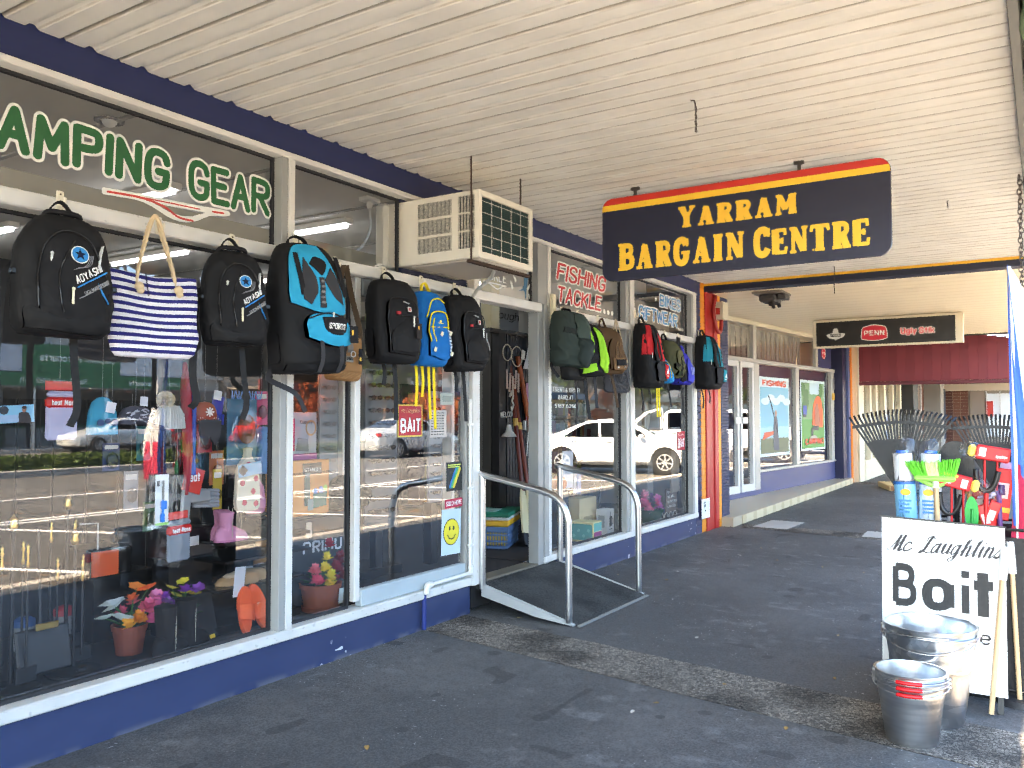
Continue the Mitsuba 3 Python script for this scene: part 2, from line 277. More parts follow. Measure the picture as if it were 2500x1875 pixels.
SERIF = {'Y': '2.3:.9,9.6 3,4.8 3,.4|1:5.6,9.6 3.4,4.8|.8:-.6,9.7 2.4,9.7|.8:4.4,9.7 6.6,9.7|.8:1.2,.3 4.8,.3', 'A': '1:.7,.4 2.9,9.8|2.4:3,9.2 4.9,.6|.8:1.2,3 4.2,3|.8:-.5,.3 1.9,.3|.8:3.2,.3 6.7,.3',
 'R': '2.5:1.2,.3 1.2,9.8|1.5:~1.2,9.3 3.6,9.3 5,8.6 5,6 3.6,5.1 1.2,5.1|2.2:3.3,5 4.9,.5|.8:-.6,.3 2.9,.3|.8:3.6,.3 6.4,.3|.8:-.6,9.6 2,9.6', 'M': '1:.5,.3 .9,9.7|2:1.1,9.3 3.5,2.6|1:3.6,2.4 6,9.5|2.5:6.4,9.7 6.6,.3|.8:-.6,.3 1.7,.3|.8:5,.3 8.2,.3|.8:-.3,9.6 1.6,9.6|.8:6,9.6 8,9.6',
 'B': '2.5:1.2,.3 1.2,9.8|1.6:~1.2,9.2 3.6,9.2 4.9,8.6 4.9,6.2 3.6,5.4 1.2,5.4|1.8:~1.2,5.2 3.8,5.2 5.4,4.4 5.4,1.6 3.8,.8 1.2,.8|.8:-.6,.3 3,.3|.8:-.6,9.6 2,9.6', 'G': '2.1:~5.3,7.6 4.6,9.6 2.6,9.6 1,8 1,2 2.4,.4 4.4,.4 5.4,2 5.4,4.4|.8:3.4,4.5 6.9,4.5|.7:5.9,9.8 5.9,7',
 'I': '2.6:1.6,.3 1.6,9.8|.8:-.2,.3 3.4,.3|.8:-.2,9.6 3.4,9.6', 'N': '1:.7,.3 .7,9.5|2.3:1,9.3 5,.8|1.1:5.5,9.7 5.5,.4|.8:-.5,.3 1.9,.3|.8:-.6,9.6 1.6,9.6|.8:4.4,9.6 6.6,9.6', 'C': '2.3:~5.3,7.4 4.7,9.6 2.6,9.6 1,8 1,2 2.4,.4 4.6,.5 5.5,2.4|.7:5.9,9.9 5.9,7',
 'E': '2.6:1.2,.3 1.2,9.8|1:1.2,9.5 5.2,9.5|1:1.2,.6 5.4,.6|1:1.2,5.2 4,5.2|.8:5.2,9.9 5.4,7.6|.8:5.4,.2 5.8,2.6|.8:4,6.2 4,4.2', 'T': '2.6:3,.3 3,9.8|1.1:-.2,9.4 6.2,9.4|.8:-.2,9.8 -.6,7.6|.8:6.2,9.8 6.6,7.6|.8:1.2,.3 4.8,.3', ' ': ''}
def chaikin(p, n=3):
    p = np.asarray(p, float)
    for _ in range(n):
        q = np.empty((2 * len(p) - 2, 2)); q[0::2] = .75 * p[:-1] + .25 * p[1:]; q[1::2] = .25 * p[:-1] + .75 * p[1:]
        p = np.vstack([p[:1], q, p[-1:]])
    return p
def words2d(text, h, w=1.4, gap=2.2, slant=0.0, cap=1, font=FONT, narrow=1.0, jig=0.0, seed=1, small=None):
    """The words as one shapely shape, capitals h tall, standing on y = 0 and starting at x = 0. w: the stroke's width in tenths of h."""
    rnd = random.Random(seed); x, out = 0.0, []
    for i, ch in enumerate(text):
        if ch == ' ': x += 4.0 * narrow + gap * .4; continue
        sc = 1.0 if small is None or i in small[1] else small[0]
        d = font.get(ch) or font.get(ch.upper()) or 'I'; g, xs = [], []
        for st in d.split('|'):
            ww = w
            if ':' in st: a, st = st.split(':'); ww = float(a)
            p = np.array([[float(v) for v in q.split(',')] for q in st.lstrip('~').split()])
            p[:, 0] *= narrow; p = p * sc
            if st.startswith('~'): p = chaikin(p)
            xs += [p[:, 0].min() - ww * .5 * sc ** .5, p[:, 0].max() + ww * .5 * sc ** .5]
            L = LineString(p)
            g.append(L.buffer(ww / 2, 4, cap_style=cap, join_style=1 if cap == 1 else 2, mitre_limit=1.5))
        s = unary_union(g)
        if jig: s = affinity.rotate(affinity.translate(s, 0, rnd.uniform(-jig, jig)), rnd.uniform(-jig, jig) * 4, origin=(3, 5))
        s = affinity.translate(s, x - min(xs), 0); x += max(xs) - min(xs) + gap - w * .5
        out.append(s)
    s = unary_union(out)
    if slant: s = affinity.affine_transform(s, [1, slant, 0, 1, 0, 0])
    return affinity.scale(s, h / 10, h / 10, origin=(0, 0)).simplify(h * .004)
def fit(poly, x0, y0, x1, y1):
    a, b, c, d = poly.bounds
    return affinity.translate(affinity.scale(poly, (x1 - x0) / (c - a), (y1 - y0) / (d - b), origin=(a, b)), x0 - a, y0 - b)
# ================================================================ ground, road, pavement
def sheet(poly, z, th): return moved(extr(poly, th), (0, 0, z - th))
struct('ground', box(-300, 500, -300, 300, -.6, -.5), 'road_mat')
struct('road', box(-60, 160, -27.9, -.3, -.45, -.15), 'road_mat')
struct('pavement', box(-20, 150, -.12, 3.62, -.45, 0), 'pavement_mat')
struct('kerb', box(-20, 150, -.3, -.12, -.45, .002, .012), 'concrete_mat')
struct('far_pavement', box(-60, 160, -31.1, -27.9, -.45, 0), 'concrete_mat')
strip = Polygon([(4.33, 3.46), (4.80, 3.46), (4.41, .7), (4.30, -.12), (3.80, -.12), (3.89, .63)])
struct('aggregate_strip', sheet(strip, .004, .003), 'aggregate_mat')
struct('aggregate_strip', sheet(Polygon([(10.32, 3.2), (10.7, 3.32), (10.55, 1.6), (10.5, -.12), (10.02, -.12), (10.1, 1.6), (10.2, 2.5)]), .004, .003), 'aggregate_mat')
struct('aggregate_strip', sheet(Polygon([(17.9, 3.2), (18.5, 3.2), (18.4, -.12), (17.8, -.12)]), .004, .003), 'aggregate_mat')
def cover(x, y, w, d, a, label):
    k = thing('pit_cover', label, 'pit cover')
    add(k, 'frame', obox((x, y, .004), (w + .05, d + .05, .012), rotz(a), .003), P((88, 84, 78), .8))
    add(k, 'lid', obox((x, y, .008), (w, d, .014), rotz(a), .004), 'concrete_mat')
cover(10.75, 2.86, .75, .42, -.05, 'pale concrete pit cover beside the tiled step of the next shop')
cover(10.45, 1.62, .5, .36, .05, 'small rounded pit cover across the far gravel strip')
# kerbside parking bays, road lines, median
LINE = P((226, 225, 220), .7)
def bay(x): return Polygon([(x, -.42), (x + .12, -.42), (x - 1.72, -5.3), (x - 1.84, -5.3)])
marks = [bay(4.9 + 2.66 * i) for i in range(-8, 24)]
for i, p in enumerate(marks): struct('bay_marking', sheet(p, -.146, .003), LINE)
struct('edge_marking', sheet(sbox(-30, -.32, 120, -.45), -.142, .003), LINE)
struct('lane_marking', sheet(sbox(-30, -5.40, 120, -5.52), -.146, .003), LINE)
struct('lane_marking', sheet(sbox(-30, -5.70, 120, -5.82), -.146, .003), LINE)
struct('lane_marking', sheet(sbox(-30, -8.9, 120, -9.03), -.146, .003), LINE)
struct('median_kerb', box(-60, 160, -14.7, -14.5, -.4, .02, .02), 'concrete_mat')
struct('median_grass', box(-60, 160, -20.8, -14.7, -.4, 0), 'grass_mat')
struct('median_kerb', box(-60, 160, -21, -20.8, -.4, .02, .02), 'concrete_mat')
# ================================================================ the shop building
D = 3.46
B = thing('shop_building', 'cream and navy shop front with tall windows and a red and orange striped brick pillar', 'shop')
add(B, 'plinth', [box(-6, 4.86, D, D + .16, -.02, .207), box(5.84, 9.6, D, D + .16, -.02, .207)], 'plinth_mat', label='blue painted concrete plinth with chipped paint')
add(B, 'sill', box(-6, 4.84, D - .035, D + .1, .207, .262, .006), 'white_mat')
add(B, 'sill', box(5.86, 9.42, D - .035, D + .1, .207, .262, .006), 'white_mat')
add(B, 'fascia', box(-6, 9.60, D - .006, D + .14, 2.838, 3.02), P((27, 36, 80), .5), label='navy painted fascia band under the canopy ceiling')
add(B, 'top_trim', box(-6, 9.42, D - .03, D + .09, 2.806, 2.838, .004), 'white_mat')
add(B, 'rail', box(-6, 5.80, D - .05, D + .06, 2.238, 2.307, .006), 'white_mat')
add(B, 'rail', box(5.96, 7.52, D - .05, D + .06, 2.238, 2.300, .006), 'white_mat')
add(B, 'rail', box(7.66, 9.33, D - .05, D + .06, 2.232, 2.296, .006), 'white_mat')
def mullion(x0, x1, z0=.262, z1=2.806, mat=GREYAL, y0=D - .022, y1=D + .075): add(B, 'mullion', box(x0, x1, y0, y1, z0, z1, .004), mat)
mullion(-.25, -.17); mullion(-.17, -.1, mat='white_mat', y0=D - .026)
mullion(3.085, 3.13); mullion(3.132, 3.178, mat='white_mat', y0=D - .026)
mullion(4.842, 4.93, .2, 2.24, 'white_mat', D - .04); mullion(4.86, 4.93, 2.307, 2.806, 'white_mat', D - .04)
mullion(5.78, 5.86, .2, 2.306); mullion(5.862, 5.93, .2, 2.306, GREYAL, D - .034); mullion(5.932, 5.985, .262, 2.806, 'white_mat', D - .028); mullion(5.78, 5.93, 2.307, 2.806)
mullion(7.46, 7.53); mullion(7.56, 7.66, mat='white_mat', y0=D - .026)
mullion(9.27, 9.33); mullion(9.33, 9.42, mat='white_mat', y0=D - .026)
# sliding sash between the second mullion and the door
add(B, 'sash_stile', box(3.687, 3.735, D + .004, D + .045, .30, 2.235, .004), 'white_mat')
add(B, 'sash_stile', box(4.80, 4.838, D - .01, D + .045, .30, 2.235, .004), GREYAL)
add(B, 'sash_rail', box(3.737, 4.798, D - .008, D + .045, .266, .365, .004), P((170, 180, 182), .4))
add(B, 'sash_rail', box(3.737, 4.798, D - .008, D + .045, 2.13, 2.235, .004), P((120, 124, 124), .4))
GY = D + .05
def gpane(x0, x1, z0, z1, y=GY): return trimesh.Trimesh([(x0, y, z0), (x1, y, z0), (x1, y, z1), (x0, y, z1)], [[0, 1, 2], [0, 2, 3]], process=False)
W = {}
for nm, (x0, x1, z0, z1) in dict(left_top=(-.1, 3.085, 2.307, 2.806), left=(-.1, 3.085, .262, 2.238), ac=(3.182, 4.12, 2.307, 2.806), fixed=(3.182, 3.675, .262, 2.238), sash=(3.735, 4.80, .365, 2.13), fish=(4.93, 5.78, 2.307, 2.806),
                                 tackle=(5.985, 7.46, 2.30, 2.806), right=(5.985, 7.46, .262, 2.238), bikes=(7.66, 9.27, 2.296, 2.806), far=(7.66, 9.27, .262, 2.232), near_top=(-6, -.25, 2.307, 2.806), near=(-6, -.25, .262, 2.238)).items():
    W[nm] = add(B, 'window', gpane(x0, x1, z0, z1, GY - (.035 if nm == 'sash' else 0)), 'glass_mat')
    if nm != 'sash' : add(W[nm], 'gasket', [box(x0, x1, GY - .012, GY + .012, z0, z0 + .016), box(x0, x1, GY - .012, GY + .012, z1 - .014, z1), box(x0, x0 + .012, GY - .012, GY + .012, z0, z1), box(x1 - .012, x1, GY - .012, GY + .012, z0, z1)], DARK)
add(B, 'infill_board', [box(4.14, 4.86, GY - .02, GY + .02, 2.307, 2.36)] + [box(4.14, 4.86, GY - .026, GY - .02, 2.309 + .0125 * i, 2.318 + .0125 * i) for i in range(4)], P((36, 40, 66), .5))
add(B, 'infill_panel', box(4.775, 4.86, GY - .02, GY + .02, 2.36, 2.806), P((36, 40, 66), .5))
add(B, 'infill_panel', box(4.12, 4.775, GY - .02, GY + .02, 2.79, 2.806), P((36, 40, 66), .5))
# shop inside
add(B, 'floor', [box(-6, 4.9, D + .16, 4.35, .02, .205), box(5.85, 9.6, D + .16, 4.35, .02, .205), box(-6, 10.3, 4.35, 10, .02, .2), box(4.9, 5.85, D + .02, 4.35, .02, .2)], P((40, 39, 40), .85))
add(B, 'inside_ceiling', box(-6, 10.3, D + .14, 10, 3.2, 3.25), P((176, 174, 166), .8))
for i in range(16): add(B, 'ceiling_batten', box(-5.5 + 1.2 * i, -5.46 + 1.2 * i, D + .14, 10, 3.19, 3.204), P((130, 129, 122), .8))
add(B, 'ceiling_bulkhead', box(-6, 4.9, 3.9, 3.98, 2.36, 2.52), P((150, 146, 128), .7))
add(B, 'inside_wall', [box(-6, 10.5, 10, 10.15, 0, 3.3), box(-6.15, -6, D, 10.15, -.02, 3.3)], P((50, 50, 50), .8))
add(B, 'upper_wall', box(-6.1, 9.8, D + .04, 10.2, 3.3, 5.4), P((196, 186, 164), .7))
add(B, 'party_wall', box(10.3, 10.55, D + .33, 10, 0, 3.3), P((120, 118, 112), .8))
for (x, y, L) in ((3.97, 5.6, 1.5), (3.97, 8.0, 1.4), (5.55, 5.3, 1.3), (5.55, 7.6, 1.4), (7.3, 5.6, 1.4), (7.3, 8, 1.4), (2.2, 6.4, 1.4), (.4, 6.4, 1.4), (9.0, 6.2, 1.3)):
    k = thing('fluorescent_batten', 'white fluorescent batten light glowing on the shop ceiling', 'ceiling light', 'fluorescent lights on the shop ceiling')
    add(k, 'housing', box(x - .05, x + .05, y, y + L, 3.15, 3.2), WHITE)
    kk = add(k, 'lamp_tube', tube([(x, y + .03, 3.13), (x, y + L - .03, 3.13)], .019, 8), WHITE)
    scene[kk]['emitter'] = {'type': 'area', 'radiance': {'type': 'rgb', 'value': [.7, .72, .75]}}
k = thing('downlight', 'round recessed downlight in the shop ceiling behind the green lettering', 'ceiling light')
add(k, 'trim_ring', lathe([(.055, 0), (.085, 0), (.085, .012), (.055, .012)], (2.9, 4.75, 3.19)), P((90, 90, 88), .3))
add(k, 'bulb', ball((2.9, 4.75, 3.2), .045), P((210, 210, 205), .3))
# the brick pillar: courses of navy bricks, painted stripes, ribbed tiles round the corner
pk = numbered('brick_pillar'); labels[pk] = {'label': 'brick pillar painted navy with orange and red upright stripes, left of the next shop', 'category': 'pillar'}
add(pk, 'orange_backing', box(9.607, 9.754, D + .003, D + .011, 0, 2.96), P((196, 120, 30), .6))
add(pk, 'core', box(9.43, 10.6, D + .012, D + .32, 0, 3.0), P((24, 26, 44), .8))
NAVB = [P((43 + d, 46 + d, 78 + d), .55) for d in (-4, 0, 5)]; ORB = [P((224, 140, 26), .5), P((214, 132, 24), .5)]; REDB = P((172, 30, 26), .45)
rb = random.Random(3)
for i in range(36):
    z0 = .01 + i * .0835
    if z0 > 2.96: break
    add(pk, 'brick', box(9.425, 9.604, D - .004 - rb.uniform(0, .003), D + .05, z0, z0 + .0755, .004), rb.choice(NAVB))
    add(pk, 'orange_brick', box(9.61, 9.752, D - .004 - rb.uniform(0, .002), D + .05, z0, z0 + .079, .003), rb.choice(ORB))
add(pk, 'red_channel', [box(9.757, 9.9, D - .02, D + .05, 0, 2.96, .006), box(9.9, 10.06, D - .004, D + .05, 0, 2.96, .004), box(10.06, 10.195, D - .02, D + .05, 0, 2.96, .006)], REDB, label='red painted steel channel running up the pillar')
add(pk, 'orange_edge', box(10.2, 10.32, D - .01, D + .05, 0, 2.96, .004), ORB[0])
for i in range(74): add(pk, 'ribbed_tile', box(10.325, 10.62, D - .012, D + .7, .012 + i * .04, .0485 + i * .04, .003), NAVB[1])
# window stickers and painted lettering (flat on the glass)
EX, EZ = (1, 0, 0), (0, 0, 1)
GF = GY - .0015
def onglass(parent, name, poly, x, z, mat, layer=0, label=None, gy=GF):
    return add(parent, name, on_plane(poly, (x, gy - .0012 * layer, z), EX, EZ, .001), mat, label=label)
def outlined(parent, text, x0, z0, x1, z1, cin, cout, w=1.7, slant=0.0, gap=2.0, jig=.25, seed=1, rim=.012, name='lettering'):
    p = fit(words2d(text, 1.0, w, gap, slant, 1, jig=jig, seed=seed), x0 + rim, z0 + rim, x1 - rim, z1 - rim)
    onglass(parent, name + '_outline', p.buffer(rim, 4), 0, 0, cout); onglass(parent, name, p, 0, 0, cin, 1)
GREEN, WHP = P((38, 96, 52), .5, two=True), P((225, 224, 216), .5, two=True)
outlined(W['left_top'], 'CAMPING', 1.505, 2.458, 2.465, 2.685, GREEN, WHP, 2.3, .02, 1.8, .3, 4, .012)
outlined(W['left_top'], 'GEAR', 2.54, 2.458, 3.075, 2.685, GREEN, WHP, 2.1, -.02, 1.5, .3, 9, .012)
boom = Polygon(spline([(2.12, 2.415), (2.30, 2.425), (2.55, 2.435), (2.775, 2.446), (2.775, 2.432), (2.68, 2.415), (2.60, 2.374), (2.53, 2.354), (2.45, 2.362), (2.36, 2.395), (2.28, 2.408), (2.12, 2.40)], 60))
hole = Polygon([(2.37, 2.404), (2.60, 2.416), (2.655, 2.418), (2.58, 2.385), (2.52, 2.375), (2.45, 2.38)])
onglass(W['left_top'], 'painted_swoosh', boom.buffer(.008).difference(hole), 0, 0, WHP)
onglass(W['left_top'], 'painted_swoosh', unary_union([LineString(spline([(2.14, 2.408), (2.3, 2.416), (2.42, 2.40), (2.5, 2.365), (2.58, 2.362)], 30)).buffer(.005), LineString([(2.3, 2.418), (2.5, 2.425), (2.62, 2.428)]).buffer(.003), LineString([(2.70, 2.432), (2.76, 2.437)]).buffer(.005)]), 0, 0, P((196, 72, 66), .6, two=True), 1)
REDP, BLUEP = P((190, 52, 56), .5, two=True), P((70, 128, 182), .5, two=True)
outlined(W['tackle'], 'FISHING', 6.19, 2.555, 7.18, 2.735, REDP, WHP, 1.7, .16, 1.5, .2, 2, .013)
outlined(W['tackle'], 'TACKLE', 6.22, 2.362, 7.09, 2.535, REDP, WHP, 1.7, .14, 1.6, .2, 5, .013)
onglass(W['tackle'], 'painted_dots', unary_union([affinity.scale(Point(x, 2.385).buffer(.022, 8), 1.2, 1) for x in (7.13, 7.215, 7.30)]), 0, 0, WHP)
outlined(W['bikes'], 'BIKES', 8.47, 2.57, 9.12, 2.735, BLUEP, WHP, 1.7, .02, 1.6, .2, 7, .013)
outlined(W['bikes'], 'GIFTWEAR', 7.91, 2.38, 9.02, 2.555, BLUEP, WHP, 1.7, .03, 1.4, .25, 8, .012)
onglass(W['bikes'], 'lettering', fit(words2d('&', 1, 1.6, slant=.2), 7.70, 2.39, 7.87, 2.50), 0, 0, WHP)
onglass(W['bikes'], 'painted_dots', unary_union([Point(x, z).buffer(r, 8) for x, z, r in ((8.38, 2.65, .022), (9.05, 2.385, .018), (9.11, 2.385, .018), (9.17, 2.385, .018))]), 0, 0, WHP)
onglass(W['ac'], 'lettering', fit(words2d('&', 1, 1.6, slant=.2), 3.9, 2.33, 3.98, 2.36), 0, 0, WHP)
marl = Polygon(spline([(5.755, 2.70), (5.70, 2.66), (5.675, 2.58), (5.68, 2.48), (5.655, 2.42), (5.60, 2.395), (5.685, 2.40), (5.70, 2.33), (5.715, 2.41), (5.735, 2.50), (5.735, 2.60), (5.757, 2.70)], 60)).buffer(0)
onglass(W['fish'], 'painted_marlin', marl, 0, 0, P((72, 110, 138), .5, two=True))
def drop(x, z, a, s): return affinity.rotate(Polygon(spline([(x, z), (x + .012 * s, z + .03 * s), (x + .02 * s, z + .06 * s), (x + .032 * s, z + .03 * s), (x + .03 * s, z), (x + .015 * s, z - .012 * s), (x, z)], 28)), a)
onglass(W['fish'], 'painted_splash', unary_union([drop(5.47, 2.40, 35, 1.1), drop(5.52, 2.46, 50, .9), drop(5.73, 2.42, -25, .9), drop(5.74, 2.35, 50, .8)]), 0, 0, WHP)
onglass(W['fish'], 'lettering', fit(words2d('TACKLE', 1, 1.5, slant=.1), 5.06, 2.425, 5.42, 2.50), 0, 0, WHP)
onglass(W['fish'], 'painted_swoosh', LineString(spline([(5.1, 2.405), (5.2, 2.392), (5.29, 2.368), (5.36, 2.395), (5.4, 2.405), (5.1, 2.405)], 30)).buffer(.005), 0, 0, WHP)
for t_, x0, x1, z0, z1 in (('TRENT & KRISTI', 6.14, 6.62, 1.600, 1.645), ('BARCLAY', 6.235, 6.50, 1.535, 1.578), ('5182 6266', 6.17, 6.56, 1.465, 1.50)):
    onglass(W['right'], 'lettering', fit(words2d(t_, 1, 1.5, 2.4, cap=2, narrow=.8), x0, z0, x1, z1), 0, 0, WHP)
# ================================================================ canopy over the pavement
cn = thing('canopy', 'cream ribbed metal canopy ceiling over the pavement outside the shop', 'canopy')
g_ = .2475
for i in range(-19, 33):
    x0 = 1.65 + g_ * i; x1 = x0 + g_ - .007
    if x0 > 9.6: break
    x1 = min(x1, 9.742)
    pr = [(x0, .020), (x0, .004), (x0 + .010, -.006), (x0 + .088, -.006), (x0 + .100, .010), (x0 + .112, .011), (x0 + .124, .011), (x0 + .146, -.006), (x1 - .010, -.006), (x1, .004), (x1, .020)]
    pr = [(min(a, x1), b) for a, b in pr]
    m = extr(Polygon(pr).buffer(0), D - .012 - .09)
    add(cn, 'ceiling_board', place(m, (0, D - .012, 2.994), (1, 0, 0), (0, 0, 1), (0, -1, 0)), 'soffit_mat')
add(cn, 'roof_sheet', box(-6, 9.9, .0, D + .02, 3.018, 3.06), P((60, 56, 50), .8))
add(cn, 'edge_beam', box(-6, 9.9, .0, .085, 2.93, 3.01, .004), P((96, 92, 84), .6))
add(cn, 'front_fascia', box(-6, 18, -.06, -.004, 2.95, 3.5), P((190, 180, 150), .6))
nb = thing('end_beam', 'navy beam with a yellow top strip spanning the pavement at the end of the ribbed ceiling', 'beam')
add(nb, 'yellow_strip', box(9.745, 9.775, .0, D + .0, 2.962, 2.994), P((226, 172, 44), .5))
add(nb, 'navy_board', box(9.752, 9.95, .0, D + .0, 2.893, 2.962), P((24, 27, 50), .5))
nc = thing('next_canopy', 'cream board ceiling of the canopy outside the next shop', 'canopy')
rr = random.Random(5)
for i in range(80):
    x0 = 9.955 + .0975 * i
    if x0 > 17.7: break
    add(nc, 'ceiling_board', box(x0, x0 + .094, .0, 4.4, 2.9 + rr.uniform(0, .002), 2.92, .003), P((226, 212, 184), .5) if i % 3 else P((221, 206, 177), .5))
add(nc, 'roof_sheet', [box(9.9, 17.8, .0, 4.4, 2.925, 2.96), box(17.8, 18.42, -.06, 4.4, 2.925, 2.96)], P((60, 56, 50), .8))
k = thing('ceiling_hook', 'short wire chain hook hanging from the ribbed ceiling above the shop sign', 'hook')
add(k, 'hook', [tube([(3.98, 1.47, 2.99), (3.98, 1.45, 2.985), (3.985, 1.445, 2.95)], .004, 6)] + [lathe([(.010, -.002), (.014, -.002), (.014, .002), (.010, .002)], (3.985, 1.445, 2.94 - .035 * i), 10, rotx(math.pi / 2) if i % 2 else roty(math.pi / 2) @ rotx(math.pi / 2)) for i in range(4)] + [tube([(3.985, 1.445, 2.93 - .03 * i), (3.985, 1.445, 2.91 - .03 * i)], .003, 5) for i in range(3)], P((70, 60, 50), .5, .6))
k = thing('ceiling_hook', 'bent wire hanging from the ceiling in front of the navy beam', 'hook')
add(k, 'hook', tube(spline([(9.3, 1.88, 2.99), (9.3, 1.86, 2.985), (9.3, 1.855, 2.95), (9.3, 1.86, 2.8), (9.3, 1.857, 2.68)], 16), .0045, 6), P((60, 50, 42), .5, .6))
k = thing('ceiling_hook', 'small bent nail in the ceiling to the right of the big shop sign', 'hook')
add(k, 'hook', tube([(6.9, .56, 2.99), (6.9, .575, 2.985), (6.9, .57, 2.93)], .004, 6), P((70, 60, 50), .5, .6))
# hooks along the rail
def hook(x, z=2.272, y=D - .05, label=None):
    k = thing('wall_hook', label, 'hook')
    add(k, 'back_plate', box(x - .016, x + .016, y - .008, y, z - .035, z + .045, .003), P((222, 214, 190), .4))
    add(k, 'prong', tube(spline([(x, y - .006, z - .012), (x, y - .03, z - .022), (x, y - .042, z - .008), (x, y - .042, z + .012)], 12), .0062, 8), P((226, 218, 196), .4), True)
    add(k, 'screw', trimesh.creation.cylinder(.004, .004, transform=trimesh.transformations.translation_matrix((x, y - .009, z + .03)) @ trimesh.transformations.rotation_matrix(math.pi / 2, (1, 0, 0))), P((90, 80, 66), .4, .7))
for x, z, l in ((1.87, 2.29, 'white double hook holding the large black backpack at the left'), (2.325, 2.272, 'cream hook holding the rope handles of the striped tote bag'), (2.735, 2.268, 'cream hook holding the smaller black backpack beside the tote bag'),
                (3.155, 2.345, 'cream hook high on the white window post above the big blue and black backpack'), (3.455, 2.27, 'cream hook holding the strap of the tan messenger bag'), (3.87, 2.272, 'cream hook holding the plain black backpack under the air conditioner'),
                (4.235, 2.27, 'cream hook holding the bright blue and yellow backpack'), (4.60, 2.27, 'cream hook beside the doorway holding a black backpack'), (6.10, 2.27, 'cream hook holding the dark green rucksack'), (6.40, 2.268, 'cream hook holding the lime green backpack'),
                (6.79, 2.265, 'cream hook holding the brown canvas backpack'), (7.61, 2.40, 'cream hook on the white window post above the red backpack'), (8.37, 2.262, 'cream hook holding the olive camouflage backpack'), (8.76, 2.26, 'cream hook holding the purple sling bag')):
    hook(x, z, label=l, y=D - .05)
hook(9.52, 2.36, D - .008, 'dark hook on the brick pillar holding the teal backpack')
add(B, 'hook_block', box(5.93, 5.985, D - .075, D - .047, 2.18, 2.40, .003), P((214, 204, 170), .5))
# ---------------------------------------------------------------- air conditioner
ac = thing('air_conditioner', 'cream window air conditioner hung on rods under the canopy above the backpacks', 'air conditioner')
ACM = P((222, 216, 200), .4)
x0, x1, y0, y1, z0, z1 = 4.137, 4.770, 2.882, 3.62, 2.368, 2.786
add(ac, 'casing', [box(x0, x0 + .012, y0, y1, z0, z1, .003), box(x1 - .012, x1, y0, y1, z0, z1, .003), box(x0 + .0121, x1 - .0121, y0, y1, z1 - .012, z1 - .0005), box(x0 + .0121, x1 - .0121, y0, y1, z0 + .0005, z0 + .012),
                   box(x0 - .002, x0 + .036, y0 - .004, y0 + .012, z0, z1 + .002, .003), box(x1 - .036, x1 + .002, y0 - .004, y0 + .012, z0, z1 + .002, .003), box(x0 + .036, x1 - .036, y0 - .003, y0 + .012, z1 - .035, z1 + .002, .003), box(x0 + .036, x1 - .036, y0 - .003, y0 + .012, z0, z0 + .04, .003)], ACM)
add(ac, 'base_tray', box(x0 + .02, x1 - .02, y0 + .02, y1 - .2, z0 - .014, z0 - .001, .004), P((170, 162, 150), .6))
add(ac, 'room_front', box(x0 - .03, x1 + .03, 3.60, 3.70, z0 - .002, z1 + .012, .02), P((206, 204, 192), .4))
add(ac, 'condenser', box(x0 + .037, x1 - .037, y0 + .014, y0 + .1, z0 + .04, z1 - .035), P((26, 44, 44), .5))
add(ac, 'fin_rows', [box(x0 + .038, x1 - .038, y0 + .008, y0 + .0135, z0 + .044 + .0125 * i, z0 + .049 + .0125 * i) for i in range(27)], P((36, 60, 60), .5))
for i in range(1, 5): add(ac, 'guard_wire', tube([(x0 + .036 + .1118 * i, y0 + .001, z0 + .04), (x0 + .036 + .1118 * i, y0 + .001, z1 - .035)], .0019, 6), WHITE)
for i in range(0, 5): add(ac, 'guard_wire', tube([(x0 + .036, y0 + .003, z0 + .075 + .07 * i), (x1 - .036, y0 + .003, z0 + .075 + .07 * i)], .0019, 6), WHITE)
for j in range(3):
    za, zb = z0 + .062 + .112 * j, z0 + .158 + .112 * j
    add(ac, 'louvre_panel', [box(x0 - .0015, x0 - .0002, y, y + .0052, za, zb) for y in np.arange(y0 + .205, y0 + .475, .0104)], P((62, 60, 54), .6))
    add(ac, 'louvre_panel', [box(x0 - .0015, x0 - .0002, y, y + .0065, za, zb + .006) for y in np.arange(y0 + .03, y0 + .15, .0112)], P((22, 22, 22), .6))
add(ac, 'drain_hose', tube(spline([(4.52, 3.02, 2.362), (4.56, 3.06, 2.34), (4.66, 3.15, 2.33), (4.72, 3.3, 2.27), (4.80, 3.40, 2.22), (4.835, 3.42, 2.18), (4.84, 3.42, 2.1)], 40), .013, 10), P((200, 198, 190), .4), True)
rod = P((62, 46, 36), .6, .3)
for x in (4.215, 4.70):
    add(ac, 'hanging_rod', tube([(x - .086 * (x < 4.4), 2.93, 2.35), (x - .086 * (x < 4.4), 2.93, 3.0)], .006, 8), rod)
add(ac, 'support_bar', box(4.10, 4.80, 2.915, 2.945, 2.334, 2.353, .002), rod)
# white conduit down the left side of the doorway
k = thing('conduit', 'white plastic conduit running down beside the doorway and along the sill', 'pipe')
cp = P((222, 220, 214), .4)
add(k, 'pipe', [tube([(4.822, D - .03, 1.52), (4.822, D - .03, .335)], .012, 10), tube([(4.80, D - .05, .302), (4.34, D - .05, .296)], .012, 10)], cp, True)
add(k, 'elbow', tube(spline([(4.822, D - .03, .345), (4.822, D - .035, .305), (4.79, D - .05, .302)], 10), .017, 10), cp, True); add(k, 'elbow', tube(spline([(4.36, D - .05, .296), (4.315, D - .05, .296), (4.31, D - .05, .24)], 10), .02, 10), cp, True)
for z in (1.33, .88, .48): add(k, 'clip', box(4.80, 4.85, D - .045, D - .02, z, z + .018, .003), cp)
add(k, 'down_pipe', tube([(4.31, D - .026, .25), (4.31, D - .026, .012)], .015, 10), P((42, 56, 120), .4), True, label='blue painted pipe below the sill')
